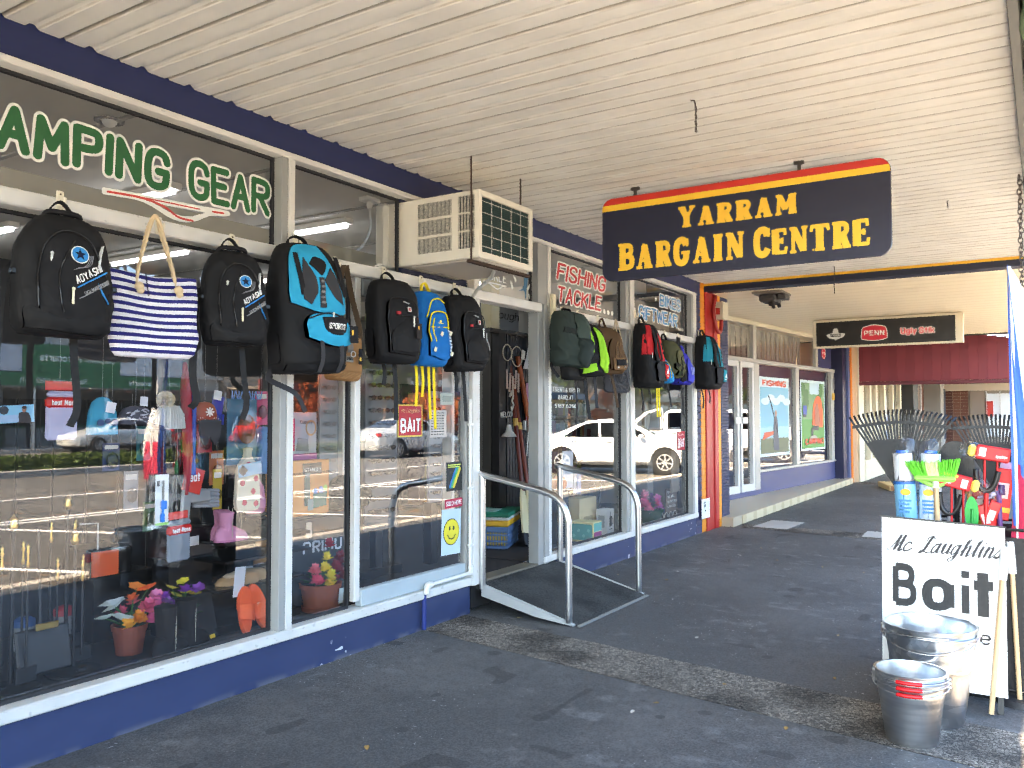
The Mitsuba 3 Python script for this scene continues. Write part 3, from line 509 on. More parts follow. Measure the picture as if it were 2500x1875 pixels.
# ---------------------------------------------------------------- hanging shop sign
sg = thing('hanging_sign', 'large navy hanging sign with yellow words and red and yellow stripes along its top', 'sign')
SX, SY = 5.30, 2.62            # the face looks back along the pavement (-x); it reads towards the street
EY = (0, -1, 0)
full = rrect(0, 2.345, 1.885, 2.93, .075)
add(sg, 'panel', on_plane(full, (SX + .03, SY, 0), EY, EZ, .03), P((28, 31, 54), .35))
def onsign(name, poly, mat, layer=0): return add(sg, name, on_plane(poly, (SX - .001 * layer, SY, 0), EY, EZ, .0012), mat)
onsign('red_stripe', full.buffer(-.001).intersection(sbox(-1, 2.884, 3, 3)), P((196, 44, 34), .4))
onsign('yellow_stripe', full.buffer(-.001).intersection(sbox(-1, 2.842, 3, 2.884)), P((240, 192, 50), .4))
YEL = P((238, 190, 52), .45)
for t_, a, b, za, zb, sm in (('YARRAM', .57, 1.343, 2.664, 2.80, {0}), ('BARGAIN', .126, 1.008, 2.404, 2.60, {0}), ('CENTRE', 1.075, 1.765, 2.404, 2.60, {0})):
    p = words2d(t_, 1.0, 1.5, 1.55, 0, 2, SERIF, small=(.92, sm))
    onsign('lettering', fit(p, a, za, b, zb).buffer(.0035), YEL)
for y in (.25, 1.36):
    add(sg, 'bolt', [ball((SX, SY - y - .08, 2.864), .008, 1), ball((SX, SY - y - .08, 2.42), .007, 1)], P((232, 184, 52), .4))
    add(sg, 'bracket', [box(SX, SX + .025, SY - y - .03, SY - y + .03, 2.97, 2.994), box(SX + .006, SX + .018, SY - y - .01, SY - y + .01, 2.92, 2.97)], P((70, 66, 60), .5, .5))
# ---------------------------------------------------------------- hanging black lightbox
lb = thing('hanging_lightbox', 'long black hanging lightbox sign with a red oval badge in a cream frame', 'sign')
LX, LY = 13.7, 3.07
add(lb, 'box', box(LX, LX + .16, .97, LY, 2.45, 2.885, .004), P((210, 196, 168), .5))
add(lb, 'face', box(LX - .006, LX - .0005, 1.07, LY - .05, 2.475, 2.85), P((26, 26, 27), .3))
add(lb, 'frame', [box(LX - .012, LX - .0006, 1.045, LY, 2.852, 2.886), box(LX - .012, LX - .0006, 1.045, LY, 2.448, 2.473), box(LX - .012, LX - .0006, LY - .048, LY, 2.4731, 2.8519), box(LX - .012, LX - .0006, 1.02, 1.068, 2.4731, 2.8519)], P((206, 194, 168), .5))
add(lb, 'bracket', box(LX + .05, LX + .1, 1.6, 1.67, 2.885, 2.905), P((200, 190, 164), .5))
def onlb(name, poly, mat, layer=0): return add(lb, name, on_plane(poly, (LX - .007 - .0012 * layer, LY, 0), EY, EZ, .001), mat)
oct_ = Polygon(spline([(.72, 2.60), (.74, 2.72), (.83, 2.755), (.90, 2.765), (.97, 2.755), (1.06, 2.72), (1.08, 2.60), (1.06, 2.56), (.9, 2.535), (.74, 2.56), (.72, 2.60)], 60))
onlb('badge_rim', oct_.buffer(.012), P((220, 214, 206), .5)); onlb('badge', oct_, P((196, 36, 52), .5), 1)
onlb('lettering', fit(words2d('PENN', 1, 2.0, 2.6, cap=2), .755, 2.605, 1.045, 2.69), P((232, 228, 220), .5), 2)
onlb('lettering', fit(words2d('Ugly', 1, 2.2, 1.9), 1.27, 2.585, 1.49, 2.70), P((206, 44, 52), .5), 1); onlb('lettering', fit(words2d('Stik', 1, 2.2, 1.9), 1.52, 2.605, 1.73, 2.70), P((206, 44, 52), .5), 1)
onlb('lettering_outline', unary_union([fit(words2d('Ugly', 1, 2.2, 1.9), 1.27, 2.585, 1.49, 2.70).buffer(.009), fit(words2d('Stik', 1, 2.2, 1.9), 1.52, 2.605, 1.73, 2.70).buffer(.009)]), P((214, 208, 200), .5))
emb = unary_union([Point(.34, 2.70).buffer(.04), sbox(.31, 2.70, .37, 2.745), Polygon(spline([(.2, 2.65), (.24, 2.66), (.28, 2.67), (.34, 2.70), (.4, 2.67), (.44, 2.665), (.48, 2.65), (.44, 2.60), (.36, 2.575), (.34, 2.55), (.32, 2.575), (.24, 2.60), (.2, 2.65)], 60)).buffer(0)])
onlb('emblem', emb.buffer(0), P((214, 212, 206), .5))
onlb('emblem_band', sbox(.265, 2.615, .415, 2.66), P((26, 26, 27), .5), 1); onlb('lettering', fit(words2d('PENN', 1, 1.9, 2.4, cap=2), .278, 2.622, .402, 2.653), P((220, 218, 212), .5), 2)
# rolled awning with a scalloped edge along the canopy's outer edge
aw = thing('rolled_awning', 'rolled green awning with a scalloped hem tied up along the canopy edge', 'awning')
add(aw, 'roll', tube([(x, -.012 + .008 * math.sin(x * 9), 2.885 + .006 * math.sin(x * 13)) for x in np.arange(-4, 6.9, .1)], [.052 + .006 * math.sin(x * 21) for x in np.arange(-4, 6.9, .1)], 12), P((120, 136, 104), .8), True)
add(aw, 'hanging_bar', box(-4, 6.02, .045, .085, 2.88, 2.925, .004), P((120, 118, 112), .5, .4))
for i in range(27):
    xa = -3.9 + .4 * i
    sc = Polygon([(0, 0), (.39, 0)] + [(.39 * (1 - s), -.12 - .06 * math.sin(math.pi * s)) for s in np.linspace(0, 1, 9)])
    add(aw, 'scallop', on_plane(sc, (xa, -.02 + .004 * (i % 3), 2.90), EX, EZ, .004), P((214, 160, 104), .8) if i % 4 == 1 else P((44, 46, 40), .8))
ch = []
for i in range(34):
    R_ = rotz(.4) @ (rotx(math.pi / 2) if i % 2 else roty(math.pi / 2))
    ch.append(moved(trimesh.creation.torus(.013, .0035, 10, 6), (0, 0, 0), np.diag([1.0, 1.5, 1.0])))
    ch[-1] = moved(ch[-1], (6.0 + .004 * math.sin(i), .10 + .003 * math.cos(i * 2), 2.87 - .03 * i), rotz(.4) @ (roty(math.pi / 2) @ rotz(math.pi / 2) if i % 2 else rotx(math.pi / 2)))
k = solo('hanging_chain', 'dark chain hanging from the end of the awning bar at the canopy edge', 'chain', ch, P((84, 74, 66), .5, .5), True)
# meter box on the pillar
k = thing('meter_box', 'cream electrical box with a looping conduit high on the red pillar channel', 'electrical box')
add(k, 'box', box(10.02, 10.22, D - .15, D - .022, 2.58, 2.80, .006), P((206, 196, 170), .5))
add(k, 'warning_label', box(10.016, 10.0195, D - .11, D - .06, 2.64, 2.72), P((190, 60, 50), .5))
add(k, 'conduit', tube(spline([(9.98, D - .06, 2.86), (9.93, D - .07, 2.80), (9.9, D - .07, 2.66), (9.93, D - .08, 2.50), (10.02, D - .09, 2.42), (10.11, D - .09, 2.46), (10.13, D - .09, 2.58)], 40), .024, 10), P((150, 40, 34), .5), True)
k = thing('light_fitting', 'dark grey twin spotlight fitting fixed to the next shop ceiling', 'light fitting')
add(k, 'plate', box(10.1, 10.55, 2.62, 2.98, 2.872, 2.899, .004), P((112, 106, 96), .6))
add(k, 'housing', [box(10.18, 10.48, 2.72, 2.92, 2.78, 2.872, .02), box(10.2, 10.4, 2.60, 2.7, 2.80, 2.87, .01)], P((66, 64, 62), .6))
add(k, 'socket', [tube([(10.22 + .07 * i, 2.76 + .05 * (i % 2), 2.80), (10.2 + .07 * i, 2.75 + .05 * (i % 2), 2.72 + .02 * (i % 3))], .024, 8) for i in range(5)], P((46, 45, 44), .6), True)
k = thing('pillar_notice', 'small white card with black paw prints at the foot of the pillar', 'card')
add(k, 'card', box(9.53, 9.80, D - .032, D - .026, .17, .40), P((226, 226, 222), .5))
add(k, 'print', [on_plane(Point(9.63 + a, .30 + b).buffer(r), (0, D - .0325, 0), EX, EZ, .001) for a, b, r in ((0, .02, .022), (-.03, .05, .009), (-.008, .062, .009), (.018, .058, .009), (.02, -.04, .014))], BLACK)
# ================================================================ bags hung along the rail
class Bag:
    """A soft bag in its own frame: x across, y out from the wall, z up from its base; parts are laid on its bulging front or sides."""
    def __init__(s, key, cx, zt, zb, w, d, yaw=0, n=3.4, shoulder=.62, topw=.5, body='black_fabric', seed=1, base=.92, yb=D - .055, wr=.012, roll=0.0, bulge=.12, topd=.45):
        s.key, s.w, s.d, s.h, s.n, s.sh, s.topw, s.base, s.seed, s.wr, s.topd, s.bulge = key, w, d, zt - zb, n, shoulder, topw, base, seed, wr, topd, bulge
        a = math.radians(yaw + (seed * 37 % 11) - 5); r = math.radians(roll + ((seed * 53 % 13) - 6) * .4); wr = wr * 1.45; s.wr = wr
        s.ex = np.array([math.cos(a), -math.sin(a), 0]); s.ey = np.array([-math.sin(a), -math.cos(a), 0]); s.ez = np.array([0, 0, 1.0])
        s.ex, s.ez = s.ex * math.cos(r) + s.ez * math.sin(r), s.ez * math.cos(r) - s.ex * math.sin(r)
        s.o = np.array([cx, yb, zt]) - s.ez * s.h
        s.o[1] -= abs(math.sin(a)) * w * .42
        if body: s.part('body', s.shell(), body, 55)
    def W(s, t):
        t = np.clip(t, 0, 1); q = np.clip((t - s.sh) / (1 - s.sh), 0, 1)
        return s.w / 2 * (s.base + (1 - s.base) * np.clip(t / .25, 0, 1)) * (s.topw + (1 - s.topw) * np.sqrt(np.clip(1 - q ** 2.2, 0, 1))) * (1 - .10 * np.clip(1 - t / .07, 0, 1) ** 2)
    def Dp(s, t):
        t = np.clip(t, 0, 1); q = np.clip((t - .5) / .5, 0, 1)
        return s.d * (s.topd + (1 - s.topd) * np.sqrt(np.clip(1 - q ** 2, 0, 1))) * (1 - s.bulge + s.bulge * np.sin(np.clip(t * 1.5 + .25, 0, 1) * math.pi)) * (1 - .12 * np.clip(1 - t / .07, 0, 1) ** 2)
    def wrk(s, x, z): return s.wr * (meshkit.fbm(np.stack([x * 13, z * 11 + x * 4, 0 * x + s.seed], -1), 3, s.seed) - .5) * 2 + s.wr * .35 * np.clip(1 - z / s.h * 1.6, 0, 1) * np.sin(z * 70 + 5 * meshkit.noise(np.stack([x * 14, z * 5, 0 * x + s.seed], -1)) * 2)
    def front(s, x, z):
        t = z / s.h; w = s.W(t); q = np.clip(np.abs(x) / w, 0, .999)
        return s.Dp(t) / 2 * (1 + (1 - q ** s.n) ** (1 / s.n)) + s.wrk(x, z)
    def side(s, y, z):
        t = z / s.h; q = np.clip(np.abs(2 * y / s.Dp(t) - 1), 0, .999)
        return s.W(t) * (1 - q ** s.n) ** (1 / s.n)
    def shell(s):
        a = np.arange(44) * 2 * math.pi / 44; rings = []
        for t in list(np.linspace(0, .9, 20)) + [.93, .96, .98, .995]:
            w, d = s.W(t), s.Dp(t); c, e = np.cos(a), np.sin(a)
            x = w * np.sign(c) * np.abs(c) ** (2 / s.n); y = d / 2 * (1 + np.sign(e) * np.abs(e) ** (2 / s.n))
            z = np.full_like(x, t * s.h); k = np.clip(e, 0, 1)
            y = y + s.wrk(x, z) * k; x = x + s.wrk(y * 1.3, z) * np.abs(c) * .6
            rings.append(np.stack([x, y, z], -1))
        c = rings[0].mean(0); rings = [c + (rings[0] - c) * .85 + [0, 0, .004]] + rings
        rings[0][:, 2] -= .006
        c = rings[-1].mean(0); rings.append(c + (rings[-1] - c) * .6 + [0, 0, .008])
        return loft(rings)
    def put(s, m): return place(m, s.o, s.ex, s.ey, s.ez)
    def part(s, name, mesh, mat, smooth=40, label=None): return add(s.key, name, s.put(mesh if not isinstance(mesh, list) else trimesh.util.concatenate(mesh)), mat, smooth, label=label)
    def on_front(s, poly, th=.004, off=0.0, size=.025, puff=0.0):
        v, f = fine(poly, size)
        x, z, lv = v[:, 0], v[:, 1], v[:, 2]
        y = s.front(x, z) + off + np.where(lv > .5, th, -.004)
        if puff: y = y + np.where(lv > .5, puff * np.clip(v[:, 3] / .05, 0, 1) ** .5, 0)
        return trimesh.Trimesh(np.stack([x, y, z], -1), f[:, ::-1], process=False)
    def on_side(s, poly, sign=-1, th=.004, size=.025):
        v, f = fine(poly, size); y, z = v[:, 0], v[:, 1]
        x = sign * (s.side(y, z) + np.where(v[:, 2] > .5, th, -.004))
        return trimesh.Trimesh(np.stack([x, y, z], -1), f[:, ::-1] if sign < 0 else f, process=False)
    def panel(s, name, poly, mat, th=.004, off=0.0, puff=0.0, size=.025, label=None): return s.part(name, s.on_front(poly, th, off, size, puff), mat, 35, label)
    def spanel(s, name, poly, mat, sign=-1, th=.004): return s.part(name, s.on_side(poly, sign, th), mat, 35)
    def zipper(s, pts, name='zip', mat=None, r=.004, off=.004):
        p = spline(pts, 30) if len(pts) > 2 else np.linspace(pts[0], pts[1], 12)
        return s.part(name, tube(np.stack([p[:, 0], s.front(p[:, 0], p[:, 1]) + off, p[:, 1]], -1), r, 6), mat or BLACKP, True)
    def puller(s, x, z, L=.05, mat=None, off=.01):
        y = s.front(np.array(x), np.array(z)) + off
        return s.part('zip_puller', [box(x - .005, x + .005, y, y + .004, z - L, z, .002), ball((x, y + .002, z), .007, 1)], mat or P((206, 204, 196), .35))
    def loop(s, zh, w=.05, r=.007, mat=None, y=.03):
        t = [(-w, y + .02, s.h - .012), (-w * .8, y, s.h + .03), (-.012, y - .005, s.h + zh), (.012, y - .005, s.h + zh), (w * .8, y, s.h + .03), (w, y + .02, s.h - .012)]
        return s.part('carry_loop', ribbon(spline(t, 24), .022, .006, (0, 1, 0)), mat or P((22, 22, 23), .8), 40)
    def strap(s, pts, w=.03, mat=None, th=.003, side=(1, 0, 0), name='hanging_strap'):
        return s.part(name, ribbon(spline(pts, 26), w, th, side), mat or P((20, 20, 21), .75), 40)
    def words(s, text, x0, z0, x1, z1, mat, w=1.5, rot=0, slant=0, th=.0045, off=0.0, name='lettering', cap=2, gap=2.2):
        p = fit(words2d(text, 1, w, gap, slant, cap), 0, 0, x1 - x0, z1 - z0)
        p = affinity.translate(affinity.rotate(p, rot, origin=(0, 0)), x0, z0)
        return s.part(name, s.on_front(p, th, off, .02), mat, False)
def fine(poly, size):
    """A plate over poly with inner points, so that it can be bent: (x, z, level 0 or 1, distance to the edge), faces."""
    import shapely
    V, Fc, n = [], [], 0
    for q in polys(poly):
        q = q.segmentize(size); x0, z0, x1, z1 = q.bounds
        pts = [p for r in [q.exterior, *q.interiors] for p in list(r.coords)[:-1]]; nb = [len(r.coords) - 1 for r in [q.exterior, *q.interiors]]
        gx, gz = np.meshgrid(np.arange(x0 + size * .5, x1, size), np.arange(z0 + size * .5, z1, size)); g = np.stack([gx.ravel(), gz.ravel()], -1)
        inn = q.buffer(-size * .35); g = g[shapely.contains_xy(inn, g[:, 0], g[:, 1])] if len(g) else g
        P2 = np.vstack([np.array(pts), g]) if len(g) else np.array(pts)
        from scipy.spatial import Delaunay
        if len(g):
            tri = Delaunay(P2).simplices; c = P2[tri].mean(1); tri = tri[shapely.contains_xy(q.buffer(1e-5), c[:, 0], c[:, 1])]
            a = P2[tri]; ar = np.cross(a[:, 1] - a[:, 0], a[:, 2] - a[:, 0]); tri = tri[np.abs(ar) > 1e-10]; ar = ar[np.abs(ar) > 1e-10]; tri = np.where((ar < 0)[:, None], tri[:, ::-1], tri)
        else:
            v2, tri = trimesh.creation.triangulate_polygon(q, engine='earcut'); P2 = np.asarray(v2); 
            a = P2[tri]; ar = np.cross(a[:, 1] - a[:, 0], a[:, 2] - a[:, 0]); tri = np.where((ar < 0)[:, None], tri[:, ::-1], tri)
            V.append(np.c_[P2, np.ones(len(P2)), np.zeros(len(P2))]); Fc.append(tri + n); V.append(np.c_[P2, np.zeros(len(P2)), np.zeros(len(P2))]); Fc.append(tri[:, ::-1] + n + len(P2))
            e = np.sort(np.vstack([tri[:, [0, 1]], tri[:, [1, 2]], tri[:, [2, 0]]]), 1); u, cn_ = np.unique(e, axis=0, return_counts=True); bd = set(map(tuple, u[cn_ == 1].tolist()))
            for t in tri:
                for i, j in ((t[0], t[1]), (t[1], t[2]), (t[2], t[0])):
                    if (min(i, j), max(i, j)) in bd: Fc.append(np.array([[n + i, n + i + len(P2), n + j], [n + j, n + i + len(P2), n + j + len(P2)]]))
            n += 2 * len(P2); continue
        dist = np.r_[np.zeros(len(pts)), shapely.distance(shapely.points(g), q.boundary)]
        V.append(np.c_[P2, np.ones(len(P2)), dist]); Fc.append(tri + n)
        L = len(P2); V.append(np.c_[P2, np.zeros(L), dist]); Fc.append(tri[:, ::-1] + n + L)
        s0 = 0
        for c_ in nb:
            i = np.arange(c_) + s0; j = np.roll(i, -1)
            Fc.append(np.vstack([np.stack([i, i + L, j], 1), np.stack([j, i + L, j + L], 1)]) + n); s0 += c_
        n += 2 * L
    return np.vstack(V), np.vstack(Fc)
BF = 'black_fabric'
def cloth(*c): return P(c, .8, spec=.3)
BAGS = 'bags hung along the shop window rail'
def bag(label, cat='backpack', name='backpack'): return thing(name, label, cat, BAGS)
KB, KG, SKY_, LTG = cloth(24, 24, 26), cloth(52, 52, 55), cloth(44, 152, 190), P((226, 226, 222), .5)
BLU = P((44, 128, 190), .5)
def sportbag(label, cx, zt, zb, w, d, yaw, seed):
    b = Bag(bag(label), cx, zt, zb, w, d, yaw, seed=seed, shoulder=.42, topw=.34, n=2.9); h, hw = b.h, w / 2
    fp = Polygon(spline([(-hw * .62, .16 * h), (-hw * .66, .45 * h), (-hw * .5, .72 * h), (-.1 * hw, .83 * h), (hw * .35, .76 * h), (hw * .68, .52 * h), (hw * .7, .18 * h), (0, .12 * h), (-hw * .62, .16 * h)], 64))
    b.panel('front_pocket', fp, KB, .016, 0, .012)
    b.panel('lower_pocket', Polygon(spline([(-hw * .84, .03 * h), (-hw * .85, .2 * h), (-.2 * hw, .13 * h), (hw * .45, .22 * h), (hw * .86, .36 * h), (hw * .84, .03 * h), (-hw * .84, .03 * h)], 60)).buffer(0), BF, .014, 0, .008)
    b.zipper([(-hw * .66, .2 * h), (-hw * .68, .46 * h), (-hw * .5, .74 * h), (-.1 * hw, .85 * h), (hw * .38, .78 * h), (hw * .72, .5 * h)], off=.022)
    b.zipper([(-hw * .22, .16 * h), (-hw * .3, .4 * h), (-hw * .2, .6 * h), (hw * .05, .78 * h)], r=.0035, off=.03)
    cx_, cz = hw * .12, .655 * h
    b.panel('badge_rim', Point(cx_, cz).buffer(.035 * w / .36, 10), LTG, .030); b.panel('badge', Point(cx_, cz).buffer(.031 * w / .36, 10), BLU, .0312)
    st = Polygon([(cx_ + (.024 if i % 2 == 0 else .0095) * w / .36 * math.sin(i * math.pi / 5), cz + (.024 if i % 2 == 0 else .0095) * w / .36 * math.cos(i * math.pi / 5)) for i in range(10)])
    b.panel('star', st, cloth(14, 30, 60), .0325)
    k = w / .36
    b.words('AOYASHI', hw * .06, .40 * h, hw * .06 + .128 * k, .40 * h + .032 * k, LTG, 1.9, 33, .25, .031)
    b.words('SIGEMANSPORT', hw * .22, .315 * h, hw * .22 + .12 * k, .315 * h + .016 * k, P((160, 160, 160), .5), 1.3, 32, .1, .031)
    b.panel('printed_stripe', affinity.rotate(sbox(hw * .06, .372 * h, hw * .06 + .145 * k, .372 * h + .006), 33, origin=(hw * .06, .372 * h)), BLU, .031)
    b.panel('printed_stripe', affinity.rotate(sbox(hw * .1, .285 * h, hw * .1 + .14 * k, .285 * h + .004), 32, origin=(hw * .1, .285 * h)), P((130, 130, 130), .5), .031)
    b.panel('printed_stripe', Polygon([(hw * .5, .44 * h), (hw * .58, .35 * h), (hw * .74, .27 * h), (hw * .6, .37 * h)]), BLU, .0305)
    b.panel('printed_flash', Polygon([(hw * .52, .58 * h), (hw * .57, .585 * h), (hw * .66, .77 * h), (hw * .6, .70 * h)]), LTG, .030)
    for q in range(3): b.panel('printed_curve', LineString(spline([(hw * (-.02 + .05 * q), (.52 + .012 * q) * h), (hw * (.25 + .04 * q), .57 * h), (hw * (.36 + .03 * q), .66 * h)], 12)).buffer(.0015), P((120, 120, 124), .6), .0305)
    b.puller(-hw * .42, .64 * h, .055, off=.026); b.puller(-hw * .05, .36 * h, .06, P((214, 206, 176), .35), .034)
    b.loop(.065); b.part('top_grip', tube(spline([(-.07, .05, h - .008), (-.05, .075, h + .014), (.05, .075, h + .014), (.07, .05, h - .008)], 16), .011, 8), KB, True)
    b.part('side_buckle', box(-hw - .012, -hw * .80, d * .45, d * .62, .46 * h, .51 * h, .004), BLACKP); b.part('side_buckle', box(hw * .9, hw + .014, d * .5, d * .66, .40 * h, .45 * h, .004), BLACKP)
    b.strap([(-hw * .8, .03, .6 * h), (-hw * 1.1, .05, .4 * h), (-hw * 1.17, .06, 0), (-hw * 1.2, .06, -.15), (-hw * 1.12, .07, -.26), (-hw * 1.25, .05, -.3)], .034)
    b.strap([(hw * .4, .02, .02), (hw * .42, .03, -.1), (hw * .5, .04, -.28), (hw * .36, .04, -.36)], .03)
    return b
sportbag('largest black backpack with blue star badge, hung at the far left', 1.845, 2.205, 1.725, .365, .20, 14, 3)
sportbag('smaller black backpack with blue star badge, hung right of the striped tote bag', 2.675, 2.20, 1.745, .315, .18, 12, 8)
# striped tote
b = Bag(bag('blue and white striped tote bag with rope handles', 'tote bag', 'tote_bag'), 2.265, 2.03, 1.665, .395, .10, 8, shoulder=.98, topw=.98, base=.90, body=None, seed=5, wr=.012, n=2.6, topd=.62, bulge=.2)
sh_ = b.shell(); tz = np.clip(sh_.vertices[:, 2] / b.h, 0, 1); sh_.vertices[:, 2] -= .012 * np.cos(sh_.vertices[:, 0] * 14) * tz
tot = b.put(sh_); k_ = add(b.key, 'body', tot, 'stripe_fabric', True, uv=np.stack([sh_.vertices[:, 0], tz], -1))
rope = P((214, 190, 150), .85)
def twisted(pts, r):
    p = spline(pts, 60); L = np.r_[0, np.cumsum(np.linalg.norm(np.diff(p, axis=0), axis=1))]; q, u, w = frames(p)
    return [tube(q + r * .52 * (np.cos(L * 150 + f)[:, None] * u + np.sin(L * 150 + f)[:, None] * w), r * .62, 6) for f in (0, 2.1, 4.2)]
for yy, dx in ((b.Dp(1.) + .004, 0), (.012, .014)):
    b.part('rope_handle', twisted([(-.085 + dx, yy, b.h - .07), (-.075 + dx, yy, b.h + .02), (-.03, yy * .6 + .01, b.h + .19), (-.006, .03, b.h + .262), (.012, .03, b.h + .262), (.035, yy * .6 + .01, b.h + .19), (.08 + dx, yy, b.h + .02), (.088 + dx, yy, b.h - .07)], .0085), rope, True)
for x in (-.085, .088): b.part('rope_knot', [ball((x, b.Dp(.8) + .02, b.h - .062), .02, 2, (1, .8, 1)), ball((x + .004, b.Dp(.8) + .022, b.h - .08), .016, 2)], rope, True)
b.strap([(-.05, b.Dp(.95) + .008, b.h - .0), (-.045, b.Dp(.9) + .012, b.h - .06), (-.043, b.Dp(.8) + .02, b.h - .1)], .004, cloth(30, 32, 60), name='closing_tie')
# big blue and black trekking bag
b = Bag(bag('big blue and black backpack marked SPORTS'), 3.10, 2.305, 1.625, .40, .26, 20, seed=11, shoulder=.5, topw=.44, wr=.009); h, hw = b.h, .2
b.panel('blue_yoke', Polygon(spline([(-hw * .72, .52 * h), (-hw * .74, .66 * h), (-hw * .5, .95 * h), (.05, .985 * h), (hw * .3, .965 * h), (hw * .7, .68 * h), (hw * .9, .46 * h), (hw * .1, .455 * h), (-hw * .4, .49 * h), (-hw * .72, .52 * h)], 60)), SKY_, .012, 0, .01)
b.panel('black_panel', Polygon([(-hw * .42, .55 * h), (-hw * .44, .70 * h), (-hw * .3, .87 * h), (-hw * .05, .72 * h), (-.0, .60 * h), (-hw * .2, .51 * h)]), KG, .026); b.panel('black_panel', Polygon([(hw * .22, .70 * h), (hw * .42, .80 * h), (hw * .62, .70 * h), (hw * .74, .52 * h), (hw * .52, .56 * h)]), KG, .026)
b.panel('black_panel', Polygon(spline([(-hw * .18, .82 * h), (0, .88 * h), (hw * .3, .84 * h), (hw * .16, .74 * h), (.0, .77 * h), (-hw * .18, .82 * h)], 40)), KB, .027)
b.panel('daisy_strip', sbox(hw * .06, .49 * h, hw * .2, .72 * h), KG, .029)
for q in range(5): b.panel('daisy_loop', affinity.scale(Point(hw * .13, (.53 + .04 * q) * h).buffer(.012), 1, .55), P((110, 110, 112), .6), .032)
for sx in (-.5, .72): b.strap([(hw * sx, b.front(np.array(hw * sx), np.array(.9 * h)) + .03, .9 * h), (hw * (sx + .03), b.front(np.array(hw * sx), np.array(.7 * h)) + .03, .7 * h), (hw * (sx + .08), b.front(np.array(hw * sx), np.array(.6 * h)) + .028, .58 * h)], .024, KB, .006, name='compression_strap')
lp = Polygon(spline([(-hw * .42, .26 * h), (-hw * .42, .37 * h), (-hw * .2, .435 * h), (hw * .4, .43 * h), (hw * .84, .36 * h), (hw * .86, .22 * h), (hw * .3, .2 * h), (-hw * .42, .26 * h)], 50))
pkt = b.panel('lower_pocket', lp, SKY_, .04, 0, .02)
b.panel('logo_patch', Polygon(spline([(-hw * .04, .41 * h), (hw * .0, .33 * h), (hw * .2, .285 * h), (hw * .55, .285 * h), (hw * .66, .36 * h), (hw * .6, .415 * h), (-hw * .04, .41 * h)], 40)), KB, .062)
b.words('SPORTS', hw * .1, .325 * h, hw * .58, .372 * h, LTG, 2.0, -4, .1, .064, cap=1)
b.zipper([(-hw * .4, .4 * h), (hw * .2, .445 * h), (hw * .8, .39 * h)], off=.05); b.puller(hw * .25, .44 * h, .02, off=.066)
b.panel('hem', Polygon([(-hw * .84, .015 * h), (-hw * .86, .06 * h), (hw * .86, .06 * h), (hw * .84, .015 * h)]), KB, .012)
for sx in (-.05, .5): b.strap([(hw * sx, b.front(np.array(hw * sx), np.array(.2 * h)) + .04, .24 * h), (hw * (sx + .04), b.front(np.array(hw * sx), np.array(.1 * h)) + .03, .1 * h), (hw * (sx - .0), b.front(np.array(hw * sx), np.array(.02)) + .02, .0)], .022, KG, name='compression_strap')
b.part('swing_tag', box(hw * .72, hw * .96, b.d + .05, b.d + .053, .22 * h, .35 * h), KB); b.part('tag_print', box(hw * .76, hw * .82, b.d + .0531, b.d + .0545, .28 * h, .32 * h), P((222, 170, 50), .5))
b.loop(.05, .06, mat=KB); b.strap([(-hw * .5, .02, .05), (-hw * .9, .03, -.02), (-hw * .2, .05, -.1), (.02, .05, -.2)], .03, KG); b.spanel('side_pocket', rrect(.03, .05, b.d * .75, .3 * h, .03), KB, -1, .006)
# tan messenger bag
TAN, TANE = cloth(146, 108, 68), cloth(170, 138, 98)
b = Bag(bag('tan canvas messenger bag on a long strap', 'messenger bag', 'messenger_bag'), 3.475, 1.855, 1.605, .24, .09, 12, shoulder=.97, topw=.95, body=None, seed=14, wr=.006, n=3.6, topd=.8); b.part('body', b.shell(), TAN, 45); h, hw = b.h, .12
b.panel('flap', rrect(-hw * .86, .2 * h, hw * .86, .97 * h, .02), TAN, .010, 0, .004); b.panel('stitched_hem', unary_union([LineString([(-hw * .9 + .03 * i, .03 * h), (-hw * .9 + .03 * i + .06, .16 * h)]).buffer(.0012) for i in range(6)]), TANE, .006)
b.panel('front_tab', sbox(-hw * .1, .62 * h, hw * .22, .86 * h), cloth(120, 112, 104), .020); b.panel('badge', rrect(-hw * .25, .40 * h, hw * .2, .54 * h, .005), P((120, 108, 92), .35, .5), .022); b.words('SPORT', -hw * .2, .44 * h, hw * .15, .51 * h, KB, 2, 0, 0, .024)
b.part('swing_tag', box(hw * .4, hw * .62, b.d + .03, b.d + .033, .36 * h, .72 * h), KB); b.part('tag_print', box(hw * .45, hw * .55, b.d + .0332, b.d + .0345, .44 * h, .52 * h), P((222, 180, 60), .5))
b.part('ring', moved(trimesh.creation.torus(.016, .003, 16, 6), (.01, b.d + .03, .58 * h), rotx(math.pi / 2)), SILVER, True)
for sx in (-1, 1): b.strap([(hw * .9 * sx, .04, h * .9), (hw * .95 * sx, .04, h + .05), (hw * .4 * sx, .035, h + .25), (.01 * sx, .03, h + .41)], .034, cloth(96, 80, 62), .004, (.4, 1, 0), 'shoulder_strap')
